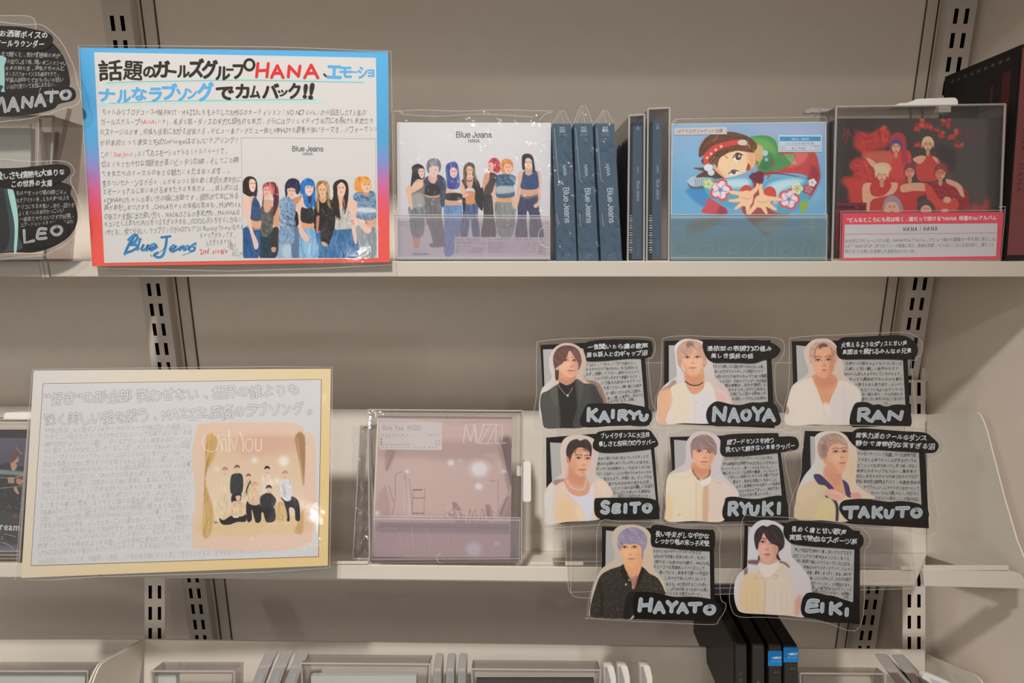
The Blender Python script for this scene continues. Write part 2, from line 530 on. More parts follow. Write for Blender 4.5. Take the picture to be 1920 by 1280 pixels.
# ------------------------------------------------------------------ writing
GL = {}
def load_glyphs(reqs):
    """outline meshes of characters at several weights, from the built-in face"""
    todo = sorted(k for k in reqs if k not in GL)
    tmp = bpy.data.collections.new('tmp'); COL.children.link(tmp)
    obs = []
    for ch, w in todo:
        cu = bpy.data.curves.new('g', 'FONT')
        cu.body = ch + '|'
        cu.resolution_u = 3
        cu.offset = w
        cu2 = bpy.data.curves.new('g', 'FONT'); cu2.body = ch; cu2.resolution_u = 3; cu2.offset = w
        o = bpy.data.objects.new('g', cu2); tmp.objects.link(o)
        obs.append((ch, w, o)); bpy.data.curves.remove(cu)
    dg = bpy.context.evaluated_depsgraph_get(); dg.update()
    for ch, w, o in obs:
        ev = o.evaluated_get(dg)
        me = ev.to_mesh()
        n = len(me.vertices)
        v = np.zeros(n * 3); me.vertices.foreach_get('co', v)
        v = v.reshape(-1, 3)[:, :2]
        f = [list(p.vertices) for p in me.polygons]
        loops = []
        if n:
            cnt = {}
            for p in f:
                for a, b in zip(p, p[1:] + p[:1]):
                    cnt[(a, b)] = 1
            nxt = {a: b for (a, b) in cnt if (b, a) not in cnt}
            seen = set()
            for st in list(nxt):
                if st in seen: continue
                lp = []; cur = st
                while cur in nxt and cur not in seen:
                    seen.add(cur); lp.append(cur); cur = nxt[cur]
                if len(lp) > 2: loops.append(lp)
        wide = (ord(ch) > 0x2e80)
        if n:
            adv = 1.0 if wide else float(v[:, 0].max()) + 0.09
        else:
            adv = 0.3
        if wide and n:                       # bring each full-width sign into a unit box
            c = (v.max(0) + v.min(0)) / 2; ext = max((v.max(0) - v.min(0)).max(), 0.3)
            GLK.setdefault('ext', []).append(ext)
        GL[(ch, w)] = (v, f, loops, adv)
        ev.to_mesh_clear()
    for ch, w, o in obs:
        cu = o.data; bpy.data.objects.remove(o); bpy.data.curves.remove(cu)
    bpy.data.collections.remove(tmp)
GLK = {}
def rim_path(p):
    """corner-safe closed path for a band around a letter outline"""
    out = []
    N = len(p)
    for i in range(N):
        a, b, c = p[i - 1], p[i], p[(i + 1) % N]
        u = b - a; w = c - b
        lu, lw = np.linalg.norm(u), np.linalg.norm(w)
        if lu < 1e-9 or lw < 1e-9: continue
        if (u @ w) / (lu * lw) < 0.8:
            e = min(lu, lw) * .12
            out += [b - u / lu * e, b + w / lw * e]
        else:
            out.append(b)
    return np.array(out) if len(out) > 2 else p

class Pen:
    """writes on a plane: lines of signs between two points, brush strokes, hollow letters"""
    def __init__(s, mb, plane, white, off):
        s.mb, s.pl, s.w, s.off = mb, plane, white, off
        s.jobs = []
        s.layer = 0
    def up(s): s.off += 1.2e-5
    def line(s, text, a, b, size, col, wt=0.0, jit=0.0, shear=0.0, runs=None, aspect=1.0, hollow=None, seed=None):
        s.jobs.append((text, a, b, size, col, wt, jit, shear, runs, aspect, hollow, seed, s.off))
        for ch in text:
            if ch != ' ': REQ.add((ch, min(wt, 0.0)))
    def char(s, ch, x0, y0, x1, y1, col, wt=0.03, rot=0.0):
        s.jobs.append((ch, (x0, y0), (x1, y1), None, col, wt, rot, 0, None, 1, None, None, s.off))
        REQ.add((ch, 0.0))
    def stroke(s, pts, width, col, sm=True, closed=False, alb=0.8):
        p = np.asarray(pts, float)
        if sm and len(p) > 2: p = smooth(p, 5, closed)
        if closed: p = np.concatenate([p, p[:1]])
        wd = np.asarray(width, float)
        if wd.ndim: wd = np.interp(np.linspace(0, 1, len(p)), np.linspace(0, 1, len(wd)), wd)
        c = albedo(np.array([col], float), s.w, alb)[0]
        s.ns = (getattr(s, 'ns', 0) + 1) % 9
        off = s.off + s.ns * 1.2e-6 + (1.2e-5 * (s.ns > 0)) * 0
        if closed:
            s.mb.ribbon(s.pl, p[:-1], float(np.mean(wd)), c, off); return
        keep = [0]
        for i in range(1, len(p)):
            if np.linalg.norm(p[i] - p[keep[-1]]) > 1e-6: keep.append(i)
        p = p[keep]; wd = np.broadcast_to(wd, (len(keep),)) if np.ndim(wd) == 0 or len(np.atleast_1d(wd)) == 1 else wd[keep]
        if len(p) < 2: return
        t = np.gradient(p, axis=0); t /= np.maximum(np.linalg.norm(t, axis=1, keepdims=True), 1e-9)
        n = np.stack([-t[:, 1], t[:, 0]], 1) * (wd[:, None] / 2)
        an = np.linspace(0, math.pi, 9)[1:-1]
        cap0 = [p[0] - n[0] * math.cos(x) * -1 - t[0] * wd[0] / 2 * math.sin(x) for x in an]
        cap1 = [p[-1] - n[-1] * math.cos(x) * 1 + t[-1] * wd[-1] / 2 * math.sin(x) for x in an]
        N = len(p)
        A, B = p + n, p - n
        v = np.concatenate([A, B, cap0, cap1])
        f = [[i, i + 1, N + i + 1, N + i] for i in range(N - 1)]
        f.append([0] + list(range(2 * N, 2 * N + 7)) + [N])
        f.append([2 * N - 1] + list(range(2 * N + 7, 2 * N + 14)) + [N - 1])
        s.mb.add(s.pl(v, off), f, c)
    def fill(s, pts, col, sm=False):
        p = np.asarray(pts, float)
        if sm: p = smooth(p, 5)
        s.mb.poly(s.pl(p, s.off), albedo(np.array([col], float), s.w)[0])
    def finish(s):
        for (text, a, b, size, col, wt, jit, shear, runs, aspect, hollow, seed, off) in s.jobs:
            rg = np.random.RandomState(seed if seed is not None else (len(text) * 31 + int(a[0]) * 7 + int(a[1])) % 99991)
            base = albedo(np.array([col], float), s.w)[0]
            if size is None:                    # one sign stretched into a box
                v, f, loops, adv = GL[(text, 0.0)]
                if not len(v): continue
                lo, hi = v.min(0) - wt, v.max(0) + wt
                sx = (b[0] - a[0]) / max(hi[0] - lo[0], 1e-6); sy = (b[1] - a[1]) / max(hi[1] - lo[1], 1e-6)
                c = np.array([(a[0] + b[0]) / 2, (a[1] + b[1]) / 2])
                q = np.stack([(v[:, 0] - (lo[0] + hi[0]) / 2) * sx, -(v[:, 1] - (lo[1] + hi[1]) / 2) * sy], 1)
                r = math.radians(jit); R = np.array([[math.cos(r), -math.sin(r)], [math.sin(r), math.cos(r)]])
                P = c + q @ R.T
                s.mb.add(s.pl(P, off), f, base)
                for k, lp in enumerate(loops): s.mb.ribbon(s.pl, rim_path(P[lp]), 2 * wt * (sx + sy) / 2, base, off + 2e-6 * (1 + k % 5))
                continue
            a = np.asarray(a, float); b = np.asarray(b, float)
            d = b - a; L = np.linalg.norm(d); t = d / L
            gw = min(wt, 0.0); adv = [GL[(c, gw)][3] if c != ' ' else 0.35 for c in text]
            tot = sum(adv)
            pos = 0.0
            for i, ch in enumerate(text):
                w = adv[i] / tot * L
                if ch != ' ':
                    v, f, loops, ad = GL[(ch, gw)]
                    if len(v):
                        kx = min(w / ad, size * 1.15) * aspect
                        ky = size
                        ang = rg.randn() * jit * 4.5; sc = 1 + rg.randn() * jit * 0.11; bw = rg.randn(3) * jit
                        q = v.copy()
                        mid = np.array([ad / 2, 0.36]) if ord(ch) < 0x2e80 else (np.array([v[:, 0].mean() * 0 + (v[:, 0].max() + v[:, 0].min()) / 2, 0.36]))
                        q = (q - mid)
                        x_, y_ = q[:, 0].copy(), q[:, 1].copy()
                        q[:, 0] = x_ * (1 + .12 * bw[0]) + shear * y_ + .16 * bw[1] * y_ + .22 * bw[2] * y_ * y_
                        q[:, 1] = y_ + .12 * abs(jit) * x_ + .2 * bw[0] * x_ * x_
                        q = q * np.array([kx, ky]) * sc
                        r = math.radians(ang); R = np.array([[math.cos(r), -math.sin(r)], [math.sin(r), math.cos(r)]])
                        q = q @ R.T
                        up = np.array([t[1], -t[0]])
                        ctr = a + t * (pos + w / 2) + up * rg.randn() * jit * size * 0.04
                        P = ctr + q[:, :1] * t + q[:, 1:] * up
                        c = base
                        if runs:
                            for (i0, i1, rc) in runs:
                                if i0 <= i < i1: c = albedo(np.array([rc], float), s.w)[0]
                        if hollow is None:
                            s.mb.add(s.pl(P, off), f, c)
                            if wt > 0.003:
                                for k, lp in enumerate(loops): s.mb.ribbon(s.pl, rim_path(P[lp]), 2 * wt * size, c, off + 2e-6 * (1 + k % 5))
                        else:
                            inner = albedo(np.array([(203, 198, 195)], float), s.w)[0]
                            for k, lp in enumerate(loops): s.mb.ribbon(s.pl, rim_path(P[lp]), 2 * wt * size + 2 * hollow, c, off + 2e-6 * (k % 5))
                            for k, lp in enumerate(loops): s.mb.ribbon(s.pl, rim_path(P[lp]), 2 * wt * size, inner, off + 2e-5 + 2e-6 * (k % 5))
                            s.mb.add(s.pl(P, off + 3.2e-5), f, inner)
                pos += w
REQ = set()
PENS = []
def pen(mb, plane, white, off):
    p = Pen(mb, plane, white, off); PENS.append(p); return p

# marker-drawn capitals, unit box, y down
CAPS = {
 'A': [[(0, 1), (.5, 0)], [(.5, 0), (1, 1)], [(.22, .66), (.78, .62)]],
 'E': [[(.9, .06), (.25, .05), (.05, .5), (.05, .95), (.9, .9)], [(.08, .5), (.8, .45)]],
 'H': [[(.12, 0), (0, 1)], [(1, 0), (.88, 1)], [(.05, .55), (.92, .5)]],
 'I': [[(.55, .05), (.45, .95)]],
 'K': [[(.1, 0), (.05, 1)], [(.95, .08), (.12, .55)], [(.3, .45), (.95, 1)]],
 'L': [[(.05, 0), (.12, .95), (.95, .8)]],
 'M': [[(0, 1), (.2, .05), (.5, .75), (.8, .05), (1, 1)]],
 'N': [[(.02, 1), (.1, .05)], [(.1, .05), (.85, .95)], [(.85, .95), (.98, .05)]],
 'O': [[(.5, .02), (.12, .25), (.05, .65), (.35, .98), (.75, .92), (.98, .5), (.85, .12), (.5, .02)]],
 'R': [[(.1, .05), (.03, 1)], [(.1, .05), (.7, .03), (.92, .28), (.6, .5), (.12, .56)], [(.45, .55), (.95, 1)]],
 'S': [[(.9, .1), (.5, .0), (.12, .2), (.35, .45), (.8, .58), (.85, .85), (.5, 1), (.06, .88)]],
 'T': [[(.0, .1), (.98, .05)], [(.5, .1), (.45, 1)]],
 'U': [[(.05, .05), (.08, .75), (.4, .98), (.78, .75), (.95, .05)]],
 'Y': [[(.02, .0), (.48, .5)], [(.98, .05), (.48, .5), (.42, 1)]],
}
def marker_word(pn, word, boxes, width, col, edge=None):
    for ch, (x0, y0, x1, y1) in zip(word, boxes):
        for stq in CAPS[ch]:
            q = np.array(stq, float) * (x1 - x0, y1 - y0) + (x0, y0)
            pn.stroke(q, width, col, sm=len(q) > 3)
    if edge:
        pn.up()
        for ch, (x0, y0, x1, y1) in zip(word, boxes):
            for stq in CAPS[ch]:
                q = np.array(stq, float) * (x1 - x0, y1 - y0) + (x0, y0)
                pn.stroke(q + (width * .12, 0), width * .16, edge, sm=len(q) > 3)

GROT = {'B': (.62, [[(.08, 0), (.08, .72)], [(.08, .72), (.3, .72), (.45, .66), (.45, .46), (.32, .385), (.08, .385)], [(.3, .385), (.5, .32), (.51, .1), (.34, 0), (.08, 0)]]),
 'l': (.22, [[(.1, 0), (.1, .74)]]), 'u': (.55, [[(.08, .52), (.08, .16), (.2, 0), (.36, .06), (.44, .18)], [(.44, .52), (.44, 0)]]),
 'e': (.54, [[(.05, .28), (.48, .28)], [(.48, .28), (.45, .43), (.27, .53), (.09, .43), (.05, .25), (.13, .06), (.28, -.005), (.45, .1)]]),
 'J': (.5, [[(.38, .72), (.38, .16), (.22, -.005), (.07, .07), (.04, .2)]]),
 'a': (.54, [[(.08, .4), (.16, .52), (.34, .53), (.43, .42), (.43, .2), (.43, 0)], [(.43, .3), (.2, .28), (.06, .19), (.08, .04), (.22, -.005), (.43, .13)]]),
 'n': (.54, [[(.08, 0), (.08, .52)], [(.08, .34), (.18, .5), (.36, .5), (.44, .36), (.44, .18), (.44, 0)]]),
 's': (.5, [[(.42, .4), (.26, .53), (.09, .44), (.13, .31), (.35, .24), (.43, .12), (.28, -.005), (.05, .1)]]),
 'H': (.68, [[(.1, 0), (.1, .72)], [(.56, 0), (.56, .72)], [(.1, .37), (.56, .37)]]),
 'A': (.64, [[(.04, 0), (.32, .72)], [(.32, .72), (.6, 0)], [(.14, .24), (.5, .24)]]),
 'N': (.68, [[(.1, 0), (.1, .72)], [(.1, .72), (.56, 0)], [(.56, 0), (.56, .72)]]), ' ': (.24, [])}
def grot(pn, text, a, b, col, wt=.1):
    """plain upright lettering, drawn stroke by stroke between a and b"""
    a = np.asarray(a, float); b = np.asarray(b, float); L = np.linalg.norm(b - a); t = (b - a) / L; up = np.array([t[1], -t[0]])
    k = L / sum(GROT[c][0] for c in text); x = 0.0
    for c in text:
        for st in GROT[c][1]:
            q = np.array([a + t * (x + px) * k + up * (py - .36) * k for px, py in st])
            pn.stroke(q, wt * k, col, sm=len(q) > 3)
        x += GROT[c][0]

# ------------------------------------------------------------------ setting: back wall, side wall, posts, trims
def box_obj(name, lo, hi, mat, parent=None, bevel=0.0):
    mb = MB(); mb.box(lo, hi); return mb.build(name, mat, parent, bevel)

YW = 0.622
struct(box_obj('wall_back', (-1.35, YW, 0.75), (0.545, YW + 0.02, 1.95), M['wall']))
struct(box_obj('wall_right', (0.528, 0.12, 0.75), (0.545, YW - 0.0005, 1.95), M['wall']))
for i, (xa, xb) in enumerate(((-0.4215, -0.4085), (0.4735, 0.4845))):
    struct(box_obj('trim_%d' % (i + 1), (xa, YW - 0.0025, 0.76), (xb, YW - 0.0002, 1.94), M['post'], None, 0.0006))
for i, (xa, xb) in enumerate(((-0.4245, -0.4218), (0.4848, 0.4876), (-0.4083, -0.4073), (0.4723, 0.4733))):
    struct(box_obj('trim_%d' % (i + 3), (xa, YW - 0.0008, 0.76), (xb, YW - 0.0002, 1.94), M['seam']))  # dark strips along the panel seams
# the next shelf up, unseen; made deeper to keep the lamp off the wall
struct(box_obj('trim_7', (-1.3, 0.40, 1.752), (0.522, 0.608, 1.768), M['shelf']))

def slot_grid(mb, P, xs, s, sw, z0, z1, ztop, slot, pitch):
    """face of a slotted channel; P(x, z) gives the point"""
    l, r = xs
    ed = [l, s[0] - sw / 2, s[0] + sw / 2, s[1] - sw / 2, s[1] + sw / 2, r]
    zs = [z1]
    z = ztop
    holes = []
    while z - slot > z0:
        if z < z1: holes.append((z, z - slot))
        z -= pitch
    prev = z1
    def quad(xa, xb, za, zb):
        mb.add([P(xa, za), P(xa, zb), P(xb, zb), P(xb, za)], [[0, 1, 2, 3]])
    for (a, b) in holes:
        quad(l, r, prev, a)
        for k in (0, 2, 4): quad(ed[k], ed[k + 1], a, b)
        prev = b
    quad(l, r, prev, z0)

def wall_post(name, label, xs, s, ztop):
    t = thing(name, ((xs[0] + xs[1]) / 2, 0.611, 0.76), label, 'shelf upright', 'slotted uprights on the back wall')
    mb = MB()
    slot_grid(mb, lambda x, z: (x, 0.611, z), xs, s, 0.0046, 0.76, 1.94, ztop, 0.0156, 0.025)
    for x in xs:
        mb.add([(x, 0.611, 0.76), (x, 0.611, 1.94), (x, YW - .0003, 1.94), (x, YW - .0003, 0.76)], [[0, 1, 2, 3]])
    mb.build('slotted_channel', M['post'], t)
    mb = MB(); mb.box((xs[0] + .001, 0.6165, 0.762), (xs[1] - .001, 0.6175, 1.938))
    mb.build('slot_shade_liner', M['dark'], t)
    return t
r0 = pw(211, 29.5, 0.611)
wall_post('wall_upright', 'cream slotted steel upright on the back wall, left one behind the handwritten posters', (-0.461, -0.429), (-0.4508, -0.4394), r0[2])
r1 = pw(1792, 16, 0.611)
wall_post('wall_upright', 'cream slotted steel upright on the back wall, right one beside the black album box', (0.490, 0.522), (0.4998, 0.5118), r1[2])

PN = Plane(1033, 0.5419 + 0.0042, 14)
def display_post(label, xa, xb, sx, y0, ytop):
    a = PN([((xa + xb) / 2, 1330)])[0]
    t = thing('display_post', a, label, 'shelf upright', 'tilted posts carrying the lower shelves')
    mb = MB()
    slot_grid(mb, lambda x, z: PN([(x, -z)])[0], (xa, xb), sx, 6.5, -1330, -ytop, -y0, 24.5, 39.7)
    for x in (xa, xb):
        f0, f1 = PN([(x, ytop)])[0], PN([(x, 1330)])[0]
        g0, g1 = PN([(x, ytop)], -0.009)[0], PN([(x, 1330)], -0.009)[0]
        mb.add([f0, f1, g1, g0], [[0, 1, 2, 3]])
    mb.build('slotted_channel', M['post'], t)
    mb = MB()
    q = PN([(xa + 1, ytop + 3), (xb - 1, ytop + 3), (xb - 1, 1329), (xa + 1, 1329)], -0.007)
    mb.hexa(q, q + PN.back * 0.001); mb.build('slot_shade_liner', M['dark'], t)
    mb = MB()
    mb.sheet(PN, smooth([(xb - 6, ytop - 20), (xb + 4, ytop - 14), (xb + 8, ytop + 4), (xb + 8, ytop + 26), (xb + 2, ytop + 36), (xb - 6, ytop + 38)], 4), 0.002, off=-0.010)
    mb.build('bracket_cheek', M['post'], t)
display_post('cream slotted post below the orange bordered poster, nearer than the wall upright', 271, 309, (281.7, 299), 1097.5, 700)
display_post('cream slotted post right of the portrait cards, nearer than the wall upright', 1692, 1735, (1705, 1723), 717, 712)

# ------------------------------------------------------------------ shelves
Z1 = 1.45 - 0.0118
def flat_shelf(label, xa, xb, capx):
    t = thing('shelf_board', ((xa + xb) / 2, 0.54, Z1 - 0.014), label, 'shelf', 'upper flat shelf boards')
    mb = MB(); mb.box((xa, 0.4642, Z1 - 0.0135), (xb, 0.6105, Z1)); mb.build('deck', M['shelf'], t)
    mb = MB(); mb.box((xa, 0.4622, Z1 - 0.0142), (xb, 0.4641, Z1 + 0.0002)); mb.build('front_lip', M['lip'], t, 0.0006)
    for c in capx:
        mb = MB(); mb.box((c - 0.0017, 0.4612, Z1 - 0.0148), (c + 0.0017, 0.4655, Z1 + 0.0006)); mb.build('end_cap', M['lip'], t, 0.0008)
flat_shelf('upper white shelf board carrying the blue cased albums and the first poster', -0.4316, 0.5200, (-0.4338,))
flat_shelf('upper white shelf board of the next bay, under the black oval cards', -1.30, -0.4402, (-0.4376,))

PL2 = Plane(1070, 0.434, 16)     # front lip of the sloping shelf
PB2 = Plane(1033, 0.5419, 14)    # its back board
def sloping_shelf(label, lip, board, pl, pb, ends, tabs=(), ext=None):
    base = (pl([lip[3]])[0] + pl([lip[2]])[0]) / 2
    t = thing('sloping_shelf', base, label, 'shelf', 'lower sloping display shelves')
    mb = MB()
    a = pl(lip); mb.hexa(a, a + pl.back * 0.002); mb.build('front_lip', M['lip'], t, 0.0006)
    mb = MB()
    f0, f1 = pl([lip[3]], -0.0025)[0], pl([lip[2]], -0.0025)[0]
    b0, b1 = pb([board[3]], 0.0003)[0], pb([board[2]], 0.0003)[0]
    f0 += (0, 0, .001); f1 += (0, 0, .001)
    dn = np.array([0, 0, -0.002])
    mb.hexa([f0, f1, b1, b0], [f0 + dn, f1 + dn, b1 + dn, b0 + dn]); mb.build('deck', M['shelf'], t)
    mb = MB()
    a = pb(board); mb.hexa(a, a + pb.back * 0.003)
    mb.build('back_board', M['shelf'], t, 0.0005)
    for (X, poly, out) in ends:
        mb = MB(); pp = XPlane(X); q = np.array(poly, float)
        p3 = pp(q); p4 = p3 + np.array([out, 0, 0])
        N = len(q); tri = [list(x) for x in tessellate_polygon([[Vector((0, b, c)) for _, b, c in p3]])]
        mb.add(p3, tri); mb.add(p4, [x[::-1] for x in tri])
        mb.add(np.concatenate([p3, p4]), [[i, (i + 1) % N, N + (i + 1) % N, N + i] for i in range(N)])
        mb.build('end_panel', M['shelf'], t)
    for (xa, xb, ya, yb) in tabs:
        mb = MB(); a = pl([(xa, ya), (xb, ya), (xb, yb), (xa, yb)], 0.0008); mb.hexa(a, a + pl.back * 0.003); mb.build('label_clip', M['lip'], t, 0.0004)
    if ext is not None:
        mb = MB(); mb.sheet(pl, ext, 0.004, off=0.002); mb.build('label_rail', M['lip'], t, 0.0005)
    return t

def rnd(pts, n=5):
    return [tuple(p) for p in smooth(pts, n, False)]
endp = [(1738, 777), (1790, 772.5)] + rnd([(1822, 770), (1834, 774), (1842, 786), (1850, 808)], 5) + [(1884, 938), (1906, 1012), (1926, 1062), (1926, 1100), (1738, 1042)]
sloping_shelf('middle sloping white shelf holding the pink boxed album, with a rounded end panel',
              [(206, 1053), (1714, 1070), (1714, 1098), (206, 1080)],
              [(266, 764), (1738, 776), (1738, 1037), (262, 1029)], PL2, PB2,
              [(0.507, endp, 0.0015)], [(622, 690, 1053, 1057.5), (994, 1037, 1054, 1059), (1060, 1094, 1054, 1060), (1690, 1716, 1062, 1069), (1732, 1892, 1060.5, 1069)],
              [(1730, 1069)] + rnd([(1900, 1071), (1914, 1076), (1921, 1088), (1921, 1103)], 4) + [(1733, 1098)])
sloping_shelf('middle sloping white shelf of the next bay, left of the orange bordered poster',
              [(-330, 1056), (186, 1056), (186, 1082), (-330, 1082)],
              [(-260, 762), (254, 762), (250, 1029), (-260, 1029)], PL2, PB2, [])
PL3 = Plane(1385, 0.40, 16)
PB3 = Plane(1200, 0.5086, 14)
endl = [(270, 1199), (236, 1219), (206, 1234)] + rnd([(206, 1234), (192, 1244), (184, 1256), (176, 1276)], 4)[1:] + [(150, 1345), (130, 1390), (255, 1350)]
endl2 = [(266, 1199), (232, 1219), (202, 1234)] + rnd([(202, 1234), (187, 1244), (179, 1256), (170, 1276)], 4)[1:] + [(144, 1345), (124, 1390), (250, 1350)]
endr = [(1736, 1226), (1786, 1248)] + rnd([(1812, 1258), (1826, 1264), (1838, 1275), (1850, 1294)], 4) + [(1885, 1400), (1736, 1350)]
sloping_shelf('lowest sloping white shelf, its back board below the portrait cards',
              [(160, 1368), (1860, 1388), (1860, 1416), (160, 1396)],
              [(271, 1199), (1735, 1219), (1735, 1345), (268, 1335)], PL3, PB3,
              [(-0.4388, endl, -0.0015), (0.507, endr, 0.0015)])
sloping_shelf('lowest sloping white shelf of the next bay, bottom left corner',
              [(-330, 1368), (110, 1368), (110, 1396), (-330, 1396)],
              [(-260, 1199), (263, 1199), (258, 1335), (-260, 1335)], PL3, PB3,
              [(-0.4426, endl2, -0.0015)])

# ------------------------------------------------------------------ builders for cases and stands
LATER = []
def later(mb, name, mat, parent=None, cb=None, bevel=0.0):
    LATER.append((mb, name, mat, parent, cb, bevel))

def inset(q, d):
    q = np.asarray(q, float); c = q.mean(0)
    out = []
    for p in q:
        v = p - c
        out.append(p - np.sign(v) * d)
    return np.array(out)

def back_dir(plane): return plane.back
def saver(label, plane, quad, depth, group=None, off=0.0, front=True, wall=3.0, rim=0.0009, dirv=None, cat='security case', name='security_case', tagpts=None):
    """clear hinged anti-theft case: front window, back, four walls, edges"""
    q = np.asarray(quad, float)
    A = plane(q, off); dv = plane.back if dirv is None else np.asarray(dirv, float)
    B = A + dv * depth
    t = thing(name, (A[2] + A[3] + B[2] + B[3]) / 4, label, cat, group)
    qi = inset(q, wall); Ai = plane(qi, off); Bi = Ai + dv * depth
    mb = MB()
    for i in range(4):
        j = (i + 1) % 4
        mb.hexa([A[i], A[j], Ai[j], Ai[i]], [B[i], B[j], Bi[j], Bi[i]])
    mb.build('case_walls', M['edge'], t)
    if front:
        mb = MB(); f = plane(inset(q, wall + .4), off - 0.0004); mb.hexa(f, f + dv * 0.001); mb.build('front_window', M['clear'], t)
    mb = MB(); f = plane(inset(q, wall + .4), off) + dv * (depth - 0.0012); mb.hexa(f, f + dv * 0.001); mb.build('back_window', M['clear'], t)
    mb = MB()
    for i in range(4):
        mb.bar(A[i], A[(i + 1) % 4], rim, 8)
    mb.build('edge_rim', M['rim'], t)  # pale bars stand in for the highlights on the case edges
    return t

def pocket(t, plane, quad, mat, off, notch=None, thick=0.0014):
    mb = MB(); f = plane(quad, off); mb.hexa(f, f + plane.back * thick); mb.build('pocket_front', M[mat], t)
    mb = MB()
    q = np.asarray(quad, float)
    mb.ribbon(plane, [q[0], q[1]], 1.6, off=off + 0.0004, closed=False)
    mb.ribbon(plane, [q[1], q[2]], 1.6, off=off + 0.0004, closed=False)
    mb.ribbon(plane, [q[0] + (0, 5), q[1] + (0, 5)], 2.2, off=off + 0.0004, closed=False)
    mb.ribbon(plane, [q[3] - (0, 6), q[2] - (0, 6)], 1.6, off=off + 0.0004, closed=False)
    if notch:
        cx, cy, r = notch
        an = np.linspace(math.pi * 0.5, math.pi * 1.5, 20)
        mb.ribbon(plane, np.stack([cx + r * np.cos(an), cy + r * np.sin(an)], 1), 1.6, off=off + 0.0004, closed=False)
    mb.build('pocket_rim', M['rim'], t)
    mb = MB()
    a = plane([q[3], q[2]], off)
    u = plane.u * 0.0012 if hasattr(plane, 'u') else np.array([0, 0, .0012])
    d = plane.back * 0.016
    mb.hexa([a[0], a[1], a[1] + u, a[0] + u], [a[0] + d, a[1] + d, a[1] + u + d, a[0] + u + d])
    mb.build('base_plate', M['edge'], t)

def stand(label, plane, quad, mat, off, notch=None, group='clear pocket stands on the upper shelf'):
    A = plane(quad, off)
    t = thing('pocket_stand', (A[2] + A[3]) / 2, label, 'display stand', group)
    pocket(t, plane, quad, mat, off, notch)
    return t

def body(plane, quad, depth, col, off=0.0, dirv=None):
    mb = MB(); A = plane(quad, off); dv = plane.back if dirv is None else np.asarray(dirv, float)
    A = A + dv * 0.0003
    mb.hexa(A, A + dv * depth, albedo(np.array([col], float), (205, 198, 192))[0])
    return mb

def crinkle(plane, xs, ys, amp, seed, off=0.0, jag=0.0):
    """loose crumpled film over a px grid"""
    rg = np.random.RandomState(seed)
    X, Y = np.meshgrid(xs, ys)
    p = plane(np.stack([X.ravel(), Y.ravel()], 1), off)
    n = gblur(rg.randn(*X.shape), 0.9); n /= n.std()
    p = p + (plane.n)[None, :] * (n.ravel() * amp)[:, None]
    h, w = X.shape
    idx = (np.arange(h - 1)[:, None] * w + np.arange(w - 1)[None, :]).ravel()
    return p, np.stack([idx, idx + w, idx + w + 1, idx + 1], 1)


# ------------------------------------------------------------------ portrait cards on the clear sheet
PC = Plane(1060, 0.4225, 11.0)
CARD_N = [0]
INK = (40, 34, 30)
WHITEINK = (205, 203, 200)
SILVER = (176, 178, 179)

def halo(a, ca, cb, pa, pb):
    a.a[:] = a.grad(ca, cb, pa, pb)

def rect_in(conv, pts):
    q = conv(pts); return q

